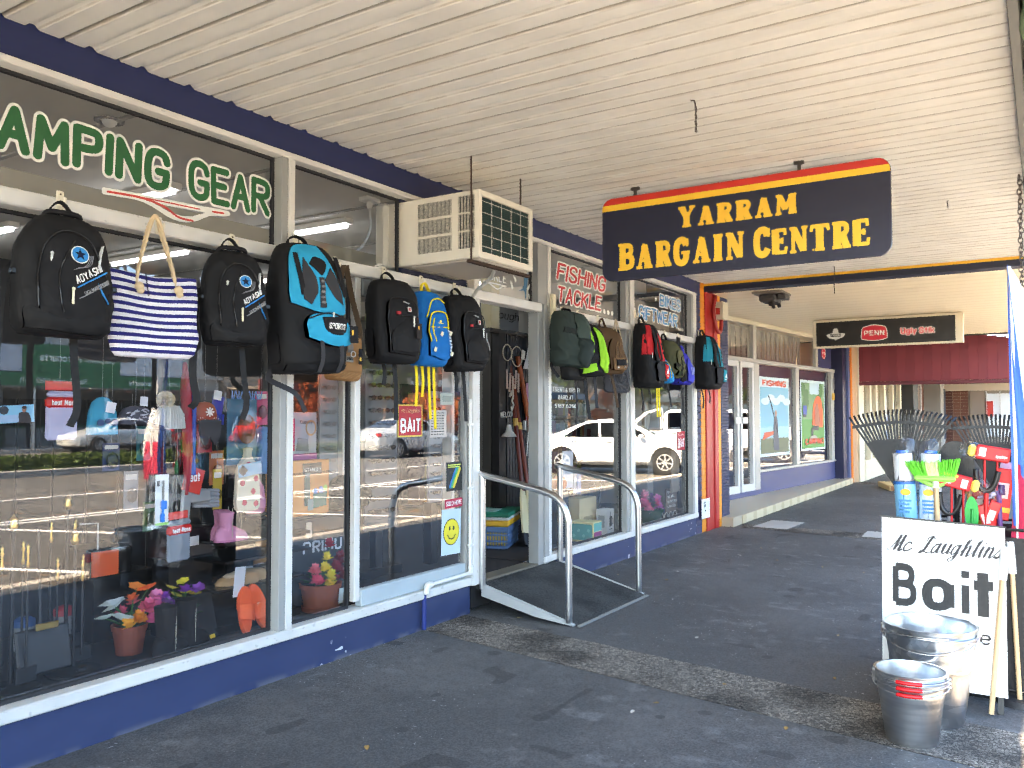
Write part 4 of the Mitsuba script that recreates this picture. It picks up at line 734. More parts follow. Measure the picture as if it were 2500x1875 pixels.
# plain black laptop backpacks
def laptop(label, cx, zt, zb, w, d, yaw, seed, tag):
    b = Bag(bag(label), cx, zt, zb, w, d, yaw, seed=seed, shoulder=.66, topw=.55, n=3.6, wr=.008, topd=.55); h, hw = b.h, w / 2
    b.panel('front_pocket', Polygon(spline([(-hw * .6, .12 * h), (-hw * .62, .5 * h), (-hw * .5, .72 * h), (hw * .1, .75 * h), (hw * .62, .68 * h), (hw * .7, .5 * h), (hw * .68, .12 * h), (0, .1 * h), (-hw * .6, .12 * h)], 60)), KB, .02, 0, .014)
    b.panel('lower_pocket', Polygon(spline([(-hw * .55, .14 * h), (-hw * .5, .36 * h), (.05, .56 * h), (hw * .62, .54 * h), (hw * .62, .14 * h), (-hw * .55, .14 * h)], 50)), BF, .034, 0, .012)
    b.zipper([(-hw * .62, .2 * h), (-hw * .62, .52 * h), (-hw * .48, .74 * h), (hw * .1, .77 * h), (hw * .64, .70 * h), (hw * .72, .48 * h)], off=.03); b.zipper([(-hw * .3, .55 * h), (hw * .6, .55 * h)], off=.046)
    b.panel('red_tab', sbox(-hw * .3, .565 * h, -hw * .14, .60 * h), P((178, 36, 44), .6), .044); b.panel('red_tab', sbox(hw * .74, .52 * h, hw * .82, .55 * h), P((178, 36, 44), .6), .01)
    b.panel('badge', rrect(hw * .16, .60 * h, hw * .32, .66 * h, .004), P((200, 196, 190), .35), .047); b.panel('badge_mark', sbox(hw * .2, .615 * h, hw * .28, .645 * h), P((176, 50, 50), .5), .049)
    b.puller(hw * .36, .54 * h, .06, off=.056); b.panel('zip_arc', LineString([(hw * .05, .72 * h), (hw * .3, .70 * h)]).buffer(.002), P((190, 190, 190), .5), .04)
    if tag: b.part('swing_tag', box(hw * .38, hw * .6, d + .055, d + .058, .28 * h, .46 * h), cloth(40, 36, 36)); b.part('tag_print', box(hw * .43, hw * .5, d + .0581, d + .0595, .39 * h, .43 * h), P((228, 160, 50), .5))
    else: b.part('key_cord', tube(spline([(hw * .36, d + .06, .48 * h), (hw * .3, d + .07, .40 * h), (hw * .4, d + .07, .34 * h), (hw * .5, d + .065, .26 * h)], 16), .004, 6), P((150, 150, 150), .5), True)
    b.loop(.05, .045); b.strap([(-hw * .2, .03, .02), (-hw * .15, .04, -.06), (-hw * .25, .05, -.13)], .026); b.strap([(hw * .3, .03, .02), (hw * .32, .04, -.1), (hw * .3, .05, -.34)], .03)
    b.spanel('side_pocket', rrect(.03, .04, d * .7, .4 * h, .03), KB, -1, .007); b.part('side_zip', tube([(-hw * 1.01, d * .5, .2 * h), (-hw * 1.01, d * .5, .34 * h)], .003, 5), P((190, 190, 190), .4))
    return b
laptop('black backpack with a small red tab and yellow swing tag', 3.83, 2.215, 1.715, .32, .20, 14, 21, True)
laptop('black backpack with a white cord puller beside the doorway', 4.545, 2.21, 1.70, .31, .20, 14, 25, False)
# bright blue and yellow
YL, BB = cloth(226, 200, 40), cloth(22, 104, 176)
b = Bag(bag('bright blue backpack with yellow piping and straps'), 4.215, 2.195, 1.72, .255, .17, 12, body=None, seed=28, shoulder=.6, topw=.5, wr=.01); b.part('body', b.shell(), BB, 50); h, hw = b.h, .1275
b.panel('front_pocket', Polygon(spline([(-hw * .62, .12 * h), (-hw * .6, .5 * h), (-hw * .4, .66 * h), (hw * .5, .68 * h), (hw * .72, .5 * h), (hw * .7, .1 * h), (-hw * .62, .12 * h)], 50)), BB, .02, 0, .012)
for pts in ([(-hw * .64, .3 * h), (-hw * .62, .52 * h), (-hw * .42, .69 * h), (hw * .5, .71 * h), (hw * .74, .5 * h)], [(-hw * .5, .5 * h), (hw * .6, .52 * h)], [(-hw * .8, .62 * h), (-hw * .4, .84 * h), (hw * .1, .90 * h), (hw * .6, .86 * h)], [(-hw * .3, .3 * h), (-hw * .4, .5 * h), (-hw * .3, .62 * h)]): b.zipper(pts, 'piping', YL, .005, .028)
[b.panel('reflective_print', sbox(hw * .62 + .011 * j, .15 * h + .021 * i, hw * .62 + .011 * j + .007, .15 * h + .021 * i + (.008 + .006 * ((i + j) % 2))), P((200, 216, 230), .6), .036) for i in range(8) for j in range(2)]; b.panel('printed_emblem', unary_union([Point(hw * .12, .59 * h).buffer(.008), sbox(hw * -.05, .56 * h, hw * .3, .57 * h)]), P((222, 210, 120), .6), .034)
for x, z in ((-.45, .20), (.66, .16), (.1, .42), (.72, .44)): b.part('clip', [obox((hw * x, b.front(np.array(hw * x), np.array(z * h)) + .04, z * h), (.022, .008, .03), roty(.4), .003)], P((222, 216, 190), .4))
b.spanel('mesh_pocket', rrect(.03, .05, b.d * .8, .45 * h, .02), cloth(150, 160, 50), -1, .006)
b.loop(.06, .035, mat=YL)
for sx, L in ((-.6, .26), (-.2, .2), (.25, .34), (.6, .40)): b.strap([(hw * sx, .05, .02), (hw * sx + .005, .06, -L * .5), (hw * sx + .02 * (sx > 0), .06, -L)], .022, YL)
# dark green rucksack
GR_ = cloth(48, 58, 54)
b = Bag(bag('dark green rucksack with a drooping flap'), 6.05, 2.25, 1.80, .34, .24, 22, body=None, seed=31, shoulder=.7, topw=.6, wr=.03, roll=-5); b.part('body', b.shell(), GR_, 50); h, hw = b.h, .17
b.panel('front_pocket', Polygon(spline([(-hw * .1, .5 * h), (-hw * .1, .85 * h), (hw * .2, .98 * h), (hw * .75, .88 * h), (hw * .8, .5 * h), (-hw * .1, .5 * h)], 40)), cloth(60, 72, 66), .012, 0, .02); b.panel('drooping_flap', Polygon(spline([(0, .5 * h), (-.02, .1 * h), (hw * .5, -.02 * h), (hw * .8, .1 * h), (hw * .86, .5 * h), (0, .5 * h)], 40)), cloth(40, 50, 48), .02, 0, .03); b.panel('band', sbox(-hw * .9, .56 * h, hw * .9, .66 * h), cloth(34, 40, 38), .010)
b.loop(.03, .05, mat=KB); b.strap([(-hw * .6, .05, .05), (-hw * .9, .08, -.02), (-hw * .5, .1, -.1)], .03)
b = Bag(bag('plain black backpack half hidden behind the dark green rucksack'), 6.17, 2.10, 1.70, .40, .13, 0, seed=33); b.loop(.14, .03); b.strap([(.06, .05, .02), (.07, .06, -.2), (.05, .06, -.38)], .034)
# lime and black
LI = cloth(150, 206, 50)
b = Bag(bag('bright lime green and black backpack'), 6.335, 2.175, 1.73, .30, .24, 22, seed=35, shoulder=.55, topw=.45); h, hw = b.h, .15
b.panel('lime_panel', Polygon(spline([(hw * .12, .2 * h), (hw * .2, .6 * h), (hw * .1, .92 * h), (hw * .5, .82 * h), (hw * .88, .5 * h), (hw * .86, .12 * h), (hw * .5, .06 * h), (hw * .12, .2 * h)], 50)), LI, .012, 0, .015); b.panel('lime_panel', Polygon([(-hw * .6, .42 * h), (-hw * .55, .8 * h), (-hw * .2, .94 * h), (-hw * .08, .6 * h), (-hw * .2, .44 * h)]), LI, .01); b.panel('lime_panel', Polygon([(-hw * .86, .04 * h), (-hw * .86, .2 * h), (-hw * .1, .24 * h), (-hw * .06, .1 * h)]), LI, .012)
b.spanel('lime_band', rrect(.03, .06, b.d * .9, .2 * h, .01), LI); b.loop(.08); b.strap([(0, .05, .02), (.01, .06, -.15), (.04, .06, -.36)], .034); b.strap([(hw * .7, .05, .02), (hw * .75, .06, -.15), (hw * .8, .06, -.27)], .03, KG)
# brown canvas
BR, BRL = cloth(86, 64, 42), cloth(120, 92, 64)
b = Bag(bag('brown canvas backpack with a buckled pocket'), 6.72, 2.175, 1.765, .31, .2, 20, body=None, seed=38, shoulder=.55, topw=.45); b.part('body', b.shell(), BR, 50); h, hw = b.h, .155
b.panel('front_pocket', Polygon(spline([(-hw * .4, .1 * h), (-hw * .4, .5 * h), (-.1 * hw, .74 * h), (hw * .5, .72 * h), (hw * .8, .45 * h), (hw * .78, .08 * h), (-hw * .4, .1 * h)], 50)), BR, .018, 0, .014); b.zipper([(-hw * .1, .3 * h), (0, .55 * h), (hw * .25, .68 * h)], 'zip', BRL, .006, .034); b.zipper([(hw * .2, .34 * h), (hw * .3, .55 * h), (hw * .45, .66 * h)], 'zip', BRL, .006, .034)
b.panel('flap', rrect(-hw * .3, .08 * h, hw * .66, .34 * h, .015), BRL, .036, 0, .01); b.panel('leather_patch', rrect(-hw * .15, .17 * h, hw * .5, .3 * h, .004), KB, .052)
for x in (-.1, .4): b.panel('buckle', Point(hw * x, .13 * h).buffer(.008), SILVER, .055)
b.loop(.085, .04, mat=BR); b.strap([(hw * .4, .05, .02), (hw * .6, .06, -.12), (hw * .8, .06, -.3)], .03, cloth(74, 58, 42))
# mesh beach bag
b = Bag(bag('grey mesh beach bag on thin rope handles', 'beach bag', 'beach_bag'), 7.03, 1.96, 1.61, .36, .08, 10, body=None, seed=41, shoulder=.3, topw=.42, n=2.6, wr=.018); b.part('body', b.shell(), cloth(66, 66, 70), 50); h, hw = b.h, .18
b.panel('mesh_weave', unary_union([LineString([(-hw * .9 + .014 * i, .02 * h), (-hw * .9 + .014 * i - .06, .78 * h)]).buffer(.0012) for i in range(4, 25)]).intersection(Polygon([(-hw * .92, .02 * h), (-hw * .45, .9 * h), (hw * .45, .9 * h), (hw * .92, .02 * h)])), cloth(104, 104, 108), .003)
rp = P((196, 180, 150), .85)
for y in (.01, .06): b.part('rope_handle', twisted([(-.06, y, h - .03), (-.03, y, h + .17), (0, .02, h + .33), (.03, y, h + .17), (.075, y, h - .03)], .006), rp, True)
b.part('rope_knot', ball((.075, .09, h - .06), .017, 2), rp, True)
# red and black trekking bag
RD = cloth(190, 40, 46)
def trek(label, cx, zt, zb, w, d, yaw, seed, c, yb=D - .055):
    b = Bag(bag(label), cx, zt, zb, w, d, yaw, seed=seed, shoulder=.5, topw=.5, yb=yb); h, hw = b.h, w / 2
    b.panel('colour_panel', Polygon([(-hw * .82, .50 * h), (-hw * .8, .8 * h), (-hw * .5, .965 * h), (-hw * .1, .97 * h), (-hw * .32, .75 * h), (-hw * .34, .5 * h)]), c, .006); b.panel('colour_panel', Polygon(spline([(hw * .1, .42 * h), (hw * .02, .7 * h), (hw * .3, .86 * h), (hw * .66, .74 * h), (hw * .8, .5 * h), (hw * .76, .40 * h), (hw * .1, .42 * h)], 40)), c, .012, 0, .012)
    b.panel('grey_panel', Polygon(spline([(-hw * .3, .42 * h), (-hw * .28, .7 * h), (hw * .05, .92 * h), (hw * .0, .65 * h), (hw * .08, .42 * h), (-hw * .3, .42 * h)], 40)), KG, .016)
    b.panel('lower_pocket', Polygon(spline([(-hw * .3, .1 * h), (-hw * .3, .34 * h), (hw * .1, .39 * h), (hw * .84, .36 * h), (hw * .84, .12 * h), (-hw * .3, .1 * h)], 40)), KG, .026, 0, .02); b.panel('pocket_panel', Polygon([(hw * .22, .13 * h), (hw * .3, .36 * h), (hw * .78, .34 * h), (hw * .78, .14 * h)]), c, .05)
    b.panel('printed_mark', unary_union([Polygon([(hw * .36, .2 * h), (hw * .5, .29 * h), (hw * .66, .2 * h), (hw * .54, .22 * h)]), sbox(hw * .38, .17 * h, hw * .64, .185 * h)]), LTG, .053)
    for q in range(3): b.panel('daisy_loop', sbox(hw * .42, (.52 + .07 * q) * h, hw * .6, (.555 + .07 * q) * h), KB, .028)
    for sx in (-.3, .1): b.strap([(hw * sx, b.front(np.array(hw * sx), np.array(.9 * h)) + .025, .92 * h), (hw * sx, b.front(np.array(hw * sx), np.array(.66 * h)) + .03, .66 * h), (hw * (sx + .04), b.front(np.array(hw * sx), np.array(.44 * h)) + .03, .42 * h)], .022, KB, .006, name='compression_strap')
    b.zipper([(-hw * .3, .38 * h), (hw * .2, .405 * h), (hw * .82, .375 * h)], off=.04); b.loop(.07, .05); b.strap([(-hw * .2, .04, .02), (-hw * .1, .06, -.1), (-hw * .2, .07, -.2), (-hw * .3, .07, -.22)], .026); b.strap([(hw * .7, .04, .02), (hw * .75, .06, -.08), (hw * .7, .06, -.16)], .026)
    b.spanel('side_colour', Polygon([(d * .62, .5 * h), (d * .62, .82 * h), (d * .74, .8 * h), (d * .9, .5 * h)]), c); b.puller(-hw * .55, .52 * h, .05, off=.008)
    return b
trek('red, grey and black backpack on the white window post', 7.63, 2.30, 1.67, .32, .24, 16, 44, RD)
b = Bag(bag('light blue bag wedged between the red and olive backpacks'), 7.93, 1.98, 1.72, .14, .27, 10, body=None, seed=47); b.part('body', b.shell(), cloth(40, 130, 190), 50); b.zipper([(-.03, .05), (0, .15), (-.01, .22)], 'piping', cloth(222, 190, 60)); b.loop(.28, .03)
for sx in (-.4, .3): b.strap([(.07 * sx, .1, .01), (.07 * sx, .1, -.15), (.07 * sx + .01, .1, -.34)], .03, YL)
OL = cloth(70, 70, 46)
b = Bag(bag('olive green camouflage patterned backpack'), 8.21, 2.175, 1.78, .28, .22, 16, body=None, seed=50, shoulder=.55, topw=.45); b.part('body', b.shell(), OL, 50); h, hw = b.h, .14
b.panel('front_pocket', Polygon(spline([(-hw * .2, .1 * h), (-hw * .2, .5 * h), (hw * .1, .72 * h), (hw * .66, .66 * h), (hw * .8, .1 * h), (-hw * .2, .1 * h)], 40)), cloth(92, 90, 62), .015, 0, .012); b.zipper([(0, .2 * h), (.02, .5 * h), (hw * .5, .6 * h)], off=.03)
for q in range(12): b.panel('camouflage_patch', affinity.rotate(affinity.scale(Point(hw * rr.uniform(-.5, .6), h * rr.uniform(.08, .45)).buffer(.02), 1.5, .7), rr.uniform(0, 180)), cloth(38, 36, 26) if q % 2 else cloth(52, 60, 38), .0285)
b.loop(.07); b.strap([(0, .05, .02), (.02, .06, -.12), (.05, .07, -.3)], .026); b.strap([(-.08, .05, .02), (-.1, .06, -.05), (-.07, .07, -.1)], .022)
PU = cloth(52, 50, 158)
b = Bag(bag('purple blue sling bag narrowing to one strap', 'sling bag', 'sling_bag'), 8.60, 2.08, 1.73, .26, .19, 14, body=None, seed=53, shoulder=.35, topw=.3); b.part('body', b.shell(), PU, 50); h, hw = b.h, .13
b.panel('front_pocket', Polygon(spline([(-hw * .3, .1 * h), (-hw * .2, .6 * h), (hw * .3, .78 * h), (hw * .75, .4 * h), (hw * .7, .08 * h), (-hw * .3, .1 * h)], 40)), cloth(74, 78, 190), .015, 0, .015); b.panel('dark_edge', Polygon([(-hw * .9, .02 * h), (-hw * .86, .3 * h), (-hw * .5, .66 * h), (-hw * .32, .6 * h), (-hw * .42, .1 * h)]), KB, .008)
for q in range(3): b.panel('reflective_mark', LineString([(hw * (.1 + .18 * q), .3 * h), (hw * (.2 + .16 * q), .52 * h)]).buffer(.003), P((170, 176, 214), .4), .036)
b.strap([(0, .06, h - .03), (.01, .05, h + .03), (.02, .03, h + .11), (.03, .02, h + .17)], .06, KB, .012, name='shoulder_strap'); b.strap([(0, .1, h - .0), (.01, .09, h + .035), (.015, .07, h + .07)], .04, PU, .01, name='strap_pad'); b.strap([(.05, .05, .02), (.07, .06, -.15), (.09, .06, -.33)], .036)
trek('teal and black backpack hung on the brick pillar', 9.45, 2.325, 1.70, .34, .25, 14, 56, cloth(34, 132, 152), D - .02)
# ================================================================ ramp in the doorway
rp_ = thing('entry_ramp', 'grey anti slip entry ramp with curved steel handrails up to the shop doorway', 'ramp')
prof = Polygon([(2.64, .002), (2.64, .012), (3.40, .198), (3.60, .206), (3.60, .19), (3.42, .15)])
add(rp_, 'deck', place(extr(prof, 1.10), (4.945, 0, 0), (0, 1, 0), (0, 0, 1), (1, 0, 0)), 'ramp_mat')
side_ = Polygon([(2.66, .004), (2.66, .016), (3.40, .205), (3.40, .12), (2.95, .03)])
for x in (4.915, 6.05): add(rp_, 'side_plate', place(extr(side_, .03), (x, 0, 0), (0, 1, 0), (0, 0, 1), (1, 0, 0)), P((188, 190, 188), .45, .3))
add(rp_, 'front_edge', box(4.93, 6.06, 2.615, 2.64, .001, .01), P((120, 120, 116), .6))
for x in (4.93, 6.065):
    pth = [(x, 3.40, .17), (x, 3.40, .985)]; arc = spline([(x, 3.44, .985), (x, 3.05, .915), (x, 2.86, .875), (x, 2.76, .82), (x, 2.71, .72), (x, 2.70, .6), (x, 2.70, .02)], 60)
    k = add(rp_, 'handrail', tube(arc, .024, 14), 'steel_mat', True); add(k, 'post', tube(pth, .024, 14), 'steel_mat', True)
add(B, 'door_threshold', box(4.93, 5.78, D - .02, D + .12, .196, .214, .004), P((120, 116, 104), .4, .5))
add(B, 'door_closer', box(5.76, 5.80, D + .09, D + .115, 1.28, 1.36, .003), SILVER)
# ================================================================ things in the left window
add(B, 'display_curtain', trimesh.util.concatenate([box(1.0 + .1 * i, 1.0 + .1 * i + .1, 4.75 + .03 * (i % 2), 4.77 + .03 * (i % 2), .2, 1.5) for i in range(36)]), P((30, 30, 29), .8), kind='stuff')
def pot(key, x, y, z, r, h, mat, rt=1.28, saucer=False):
    add(key, 'pot', lathe([(0, 0), (r, 0), (r * rt, h * .82), (r * rt * 1.06, h * .82), (r * rt * 1.1, h), (r * rt, h), (r * rt * .96, h * .84), (r * .9, .01), (0, .01)], (x, y, z), 28), mat, 30)
    add(key, 'soil', lathe([(0, 0), (r * rt * .95, 0), (r * rt * .95, .005), (0, .005)], (x, y, z + h * .84), 20), P((40, 30, 22), .9))
    if saucer: add(key, 'saucer', lathe([(0, 0), (r * 1.15, 0), (r * 1.2, .03), (r * 1.12, .03), (r * 1.1, .008), (0, .008)], (x, y, z - .001), 24), mat, 30)
LEAF = P((52, 92, 40), .6, two=True)
def petal(c, R, L, w, lift, mat=None, curl=.25):
    n = 6; out = []
    for i in range(n + 1):
        s = i / n; ww = w * math.sin(math.pi * min(1, .12 + s * .88)) ; zz = lift * s - curl * L * s * s
        out.append([(s * L, -ww / 2, zz), (s * L, 0, zz - ww * .15), (s * L, ww / 2, zz)])
    v = np.array(out).reshape(-1, 3); f = grid_faces(n + 1, 3, False)
    return moved(trimesh.Trimesh(v, f, process=False), c, R)
def bloom(c, r, n, layers, rnd, up=.6, tilt=None):
    r *= 1.25
    out = []; R0 = rotx(rnd.uniform(-.5, .5)) @ roty(rnd.uniform(-.5, .5)) if tilt is None else tilt
    for l in range(layers):
        for i in range(n):
            a = 2 * math.pi * (i + .5 * l) / n
            out.append(petal((0, 0, .1 * r * l), rotz(a), r * (1 - .22 * l), r * 1.0 * (1 - .15 * l), r * (up + .35 * l), curl=.35))
    m = trimesh.util.concatenate(out); return moved(m, c, R0)
def bouquet(key, x, y, z, spec, seed, leaves=14, lr=.09, spread=.09):
    rnd = random.Random(seed)
    add(key, 'foliage', [petal((x + rnd.uniform(-.03, .03), y + rnd.uniform(-.03, .03), z), rotz(rnd.uniform(0, 6.3)) @ roty(-rnd.uniform(.2, 1.2)), rnd.uniform(.7, 1.2) * lr, lr * .36, lr * .3) for _ in range(leaves)], LEAF)
    for dx, dy, dz, r, n, lay, col in spec:
        k = add(key, 'flower', bloom((x + dx, y + dy, z + dz), r, n, lay, rnd), P(col, .6, two=True))
        add(key, 'stem', tube(spline([(x, y, z - .02), (x + dx * .5, y + dy * .5, z + dz * .6), (x + dx, y + dy, z + dz)], 8), .0025, 5), P((60, 100, 46), .6))
TERRA = P((126, 62, 40), .6)
k = thing('potted_flowers', 'square brown pot of white, pink and orange silk flowers in the left window', 'potted flowers')
pot(k, 2.55, 3.93, .207, .062, .145, TERRA)
bouquet(k, 2.55, 3.93, .33, [(-.10, -.02, .14, .055, 5, 1, (214, 220, 216)), (-.06, -.03, .06, .05, 5, 1, (206, 216, 208)), (-.12, .02, .07, .04, 5, 1, (196, 212, 200)), (.02, -.05, .04, .035, 9, 3, (232, 150, 34)), (.06, -.05, .09, .038, 7, 3, (214, 92, 126)), (.02, 0, .12, .035, 7, 2, (198, 88, 96)), (.10, 0, .18, .045, 6, 1, (226, 96, 50)), (.13, -.02, .08, .036, 7, 3, (220, 104, 146)), (.12, -.05, .04, .03, 9, 3, (230, 140, 44)), (-.03, -.06, .02, .036, 9, 3, (236, 170, 50)), (.0, -.03, .15, .03, 6, 2, (226, 110, 60)), (.08, -.06, .02, .034, 7, 3, (208, 80, 130)), (-.08, 0, .12, .05, 5, 1, (216, 222, 214)), (.05, .02, .19, .04, 6, 1, (230, 130, 60)), (.15, 0, .13, .034, 7, 2, (214, 120, 160)), (.17, -.04, .05, .032, 5, 2, (140, 70, 170)), (-.04, .02, .07, .03, 7, 3, (200, 70, 90))], 4, 22, .11)
k = thing('potted_flowers', 'brown pot of purple and yellow silk orchids behind the black boots', 'potted flowers')
pot(k, 2.86, 3.93, .207, .058, .14, TERRA)
bouquet(k, 2.86, 3.93, .33, [(-.06, -.03, .07, .035, 5, 2, (120, 58, 150)), (0, -.04, .05, .035, 5, 2, (130, 60, 160)), (.05, -.02, .06, .035, 5, 2, (122, 54, 150)), (-.1, 0, .09, .03, 5, 2, (170, 110, 180)), (.02, 0, .12, .03, 6, 1, (226, 206, 60)), (-.03, .02, .11, .03, 6, 1, (220, 214, 90)), (.08, 0, .10, .03, 5, 1, (222, 190, 70)), (-.12, -.02, .12, .034, 5, 2, (140, 66, 168)), (-.02, -.05, .14, .034, 5, 2, (126, 56, 156)), (.07, -.04, .13, .034, 5, 2, (150, 84, 178)), (.0, .0, .18, .03, 6, 1, (232, 214, 70)), (.1, -.03, .04, .032, 5, 2, (120, 50, 150)), (-.07, 0, .16, .03, 6, 1, (226, 210, 96))], 6, 26, .13)
k = thing('potted_flowers', 'round brown pot of red, yellow and pink silk roses by the grey box', 'potted flowers')
pot(k, 3.745, 3.80, .207, .098, .165, P((140, 72, 46), .55), 1.22, True)
rnd = random.Random(12)
bouquet(k, 3.745, 3.80, .36, [(-.10, -.05, .09, .036, 7, 3, (226, 120, 130)), (-.09, -.06, .03, .036, 7, 3, (220, 84, 112)), (-.05, -.06, .02, .034, 7, 3, (222, 96, 120)), (-.02, -.07, .10, .032, 7, 3, (232, 214, 60)), (.0, -.08, .05, .034, 7, 3, (236, 220, 70)), (.02, -.07, .01, .034, 7, 3, (232, 206, 50)), (.03, -.03, .15, .032, 7, 3, (236, 218, 80)), (.08, -.05, .08, .04, 7, 3, (122, 18, 34)), (.12, -.03, .12, .038, 7, 3, (110, 14, 30)), (.16, 0, .06, .036, 7, 3, (118, 16, 34)), (.08, .0, .22, .036, 7, 3, (150, 20, 36)), (.14, -.04, .02, .036, 7, 3, (112, 14, 30)), (.19, 0, .13, .034, 7, 3, (120, 18, 36)), (.06, -.06, .01, .03, 7, 3, (116, 20, 40))], 8, 26, .12)
add(k, 'price_label', obox((3.80, 3.68, .295), (.045, .003, .09), rotz(.2) @ roty(.1)), P((214, 222, 216), .5))
def lofted(c, spec, n=18):
    """spec: (dx, dy, z, rx, ry) rings."""
    a = np.arange(n) * 2 * math.pi / n
    return loft([np.stack([c[0] + x + rx * np.cos(a), c[1] + y + ry * np.sin(a), np.full(n, c[2] + z)], -1) for x, y, z, rx, ry in spec])
def boot(key, x, y, z, ang, s, mat, sole, name='boot', shaft=.16):
    R = rotz(ang)
    up = loft([[(0 + .012 * s + r * .85 * math.cos(t), r * math.sin(t), zz) for t in np.arange(18) * math.pi / 9] for r, zz in ((.048 * s, .07 * s), (.05 * s, .10 * s), (.055 * s, .16 * s), (.062 * s, (.10 + shaft) * s), (.058 * s, (.101 + shaft) * s), (.05 * s, .2 * s))])
    ft = loft([[(cx + rx * math.cos(t), ry * math.sin(t) * (1 if math.cos(t) < .3 else .9), zz) for t in np.arange(20) * math.pi / 10] for cx, rx, ry, zz in ((.055 * s, .125 * s, .046 * s, .012 * s), (.055 * s, .128 * s, .048 * s, .03 * s), (.045 * s, .115 * s, .046 * s, .06 * s), (.025 * s, .08 * s, .045 * s, .085 * s), (.014 * s, .05 * s, .042 * s, .105 * s))])
    k = add(key, name, moved(trimesh.util.concatenate([up, ft]), (x, y, z), R), mat, 60)
    add(k, 'sole', moved(loft([[(.056 * s + .131 * s * math.cos(t), .051 * s * math.sin(t), zz) for t in np.arange(20) * math.pi / 10] for zz in (0, .012 * s)]), (x, y, z), R), sole)
    add(k, 'seam', moved(tube([(.012 * s + .051 * s * math.cos(-1.2), -.052 * s + 0 * q, (.03 + q) * s) for q in np.linspace(0, .2, 6)], .0018, 5), (x, y, z), R), P((190, 180, 160), .7))
k = thing('black_boots', 'pair of black suede boots with pale stitching standing in the left window', 'boots')
boot(k, 2.60, 3.72, .207, .25, .95, cloth(30, 26, 25), cloth(18, 18, 18)); boot(k, 2.76, 3.78, .207, .2, .95, cloth(30, 26, 25), cloth(18, 18, 18))
shelf = thing('shoe_rack', 'black three tier shoe rack behind the left window', 'rack')
for i, z in enumerate((.44, .60, .70)): add(shelf, 'shelf', box(2.98, 3.60, 3.74 + .05 * (z < .5), 4.15, z, z + .015), P((20, 20, 20), .3))
add(shelf, 'leg', [box(2.99, 3.02, 4.12, 4.15, .2, 1.2), box(3.56, 3.6, 4.12, 4.15, .2, 1.2)], BLACKP); add(shelf, 'base', box(2.98, 3.6, 3.82, 4.15, .2, .25), BLACKP)
k = thing('pink_boots', 'pair of pale pink boots on the top tier of the shoe rack', 'boots'); PK = cloth(206, 140, 168)
boot(k, 3.02, 3.80, .716, -.1, .8, PK, cloth(190, 120, 150), shaft=.10); boot(k, 3.07, 3.90, .716, 0, .8, PK, cloth(190, 120, 150), shaft=.10)
k = thing('black_boots', 'black quilted boots beside the pink boots on the top tier', 'boots'); boot(k, 3.16, 3.92, .716, .1, .95, cloth(26, 24, 26), cloth(12, 12, 12), shaft=.12); boot(k, 3.26, 4.0, .716, .1, .95, cloth(26, 24, 26), cloth(12, 12, 12), shaft=.12)
def shoe(key, x, y, z, ang, s, mat, inner, name='slipper'):
    R = rotz(ang); k = add(key, name, moved(loft([[(cx + rx * math.cos(t), ry * math.sin(t), zz) for t in np.arange(20) * math.pi / 10] for cx, rx, ry, zz in ((0, .12 * s, .044 * s, 0), (0, .125 * s, .047 * s, .015 * s), (.01 * s, .115 * s, .045 * s, .035 * s), (.035 * s, .08 * s, .04 * s, .055 * s), (.045 * s, .05 * s, .03 * s, .065 * s))]), (x, y, z), R), mat, 60)
    add(k, 'lining', moved(ball((-.03 * s, 0, .045 * s), .04 * s, 2, (1.2, .9, .5)), (x, y, z), R), inner, True)
k = thing('brown_slippers', 'pair of tan slippers on the middle tier of the shoe rack', 'slippers'); shoe(k, 3.16, 3.86, .456, -.4, 1.0, cloth(176, 140, 100), cloth(206, 182, 150)); shoe(k, 3.25, 3.90, .456, -.4, 1.0, cloth(176, 140, 100), cloth(206, 182, 150))
k = thing('dark_slippers', 'pair of dark slippers with white fluffy lining on the shoe rack', 'slippers'); shoe(k, 3.36, 3.95, .456, -.5, 1.0, cloth(60, 40, 38), cloth(220, 214, 208)); shoe(k, 3.47, 3.98, .456, -.5, 1.0, cloth(60, 40, 38), cloth(220, 214, 208))
k = thing('fur_boots', 'golden brown furry boot on the middle tier of the shoe rack', 'boots'); boot(k, 3.48, 4.02, .47, .1, 1.0, cloth(150, 104, 54), cloth(60, 40, 26), shaft=.1)
k = thing('orange_slippers', 'pair of bright orange slippers propped upright in the left window', 'slippers')
for dx, a in ((-.045, .25), (.05, -.12)):
    R = roty(a) @ np.array([[0, -1, 0], [.35, 0, -.937], [.937, 0, .35]])
    m = loft([[(cx + rx * math.cos(t), ry * math.sin(t) * (1.1 if math.cos(t) > 0 else .9), zz) for t in np.arange(22) * math.pi / 11] for cx, rx, ry, zz in ((0, .125, .043, 0), (0, .132, .047, .014), (0, .128, .045, .03))])
    kk = add(k, 'slipper', moved(m, (3.115 + dx, 3.70, .345), R), cloth(236, 96, 50), 60)
    add(kk, 'strap', moved(loft([[(-.03 + w, y, .026 + .03 * math.cos(y * 30)) for w in (-.03, .05)] + [(-.03 + w, y, .034 + .03 * math.cos(y * 30)) for w in (.05, -.03)] for y in np.linspace(-.05, .05, 9)]), (3.115 + dx, 3.70, .345), R), cloth(240, 104, 58), 60)
add(k, 'swing_card', obox((3.16, 3.655, .35), (.06, .003, .06), roty(.1)), P((226, 214, 200), .5)); add(k, 'header_card', obox((3.06, 3.72, .50), (.085, .003, .16), roty(.1) @ rotz(.2)), P((206, 206, 208), .5))
k = thing('wrapped_shoe', 'white wrapped shoe beside the orange slippers', 'shoe'); shoe(k, 3.42, 3.84, .27, .3, .8, P((206, 206, 206), .3), P((180, 180, 184), .4), 'shoe')
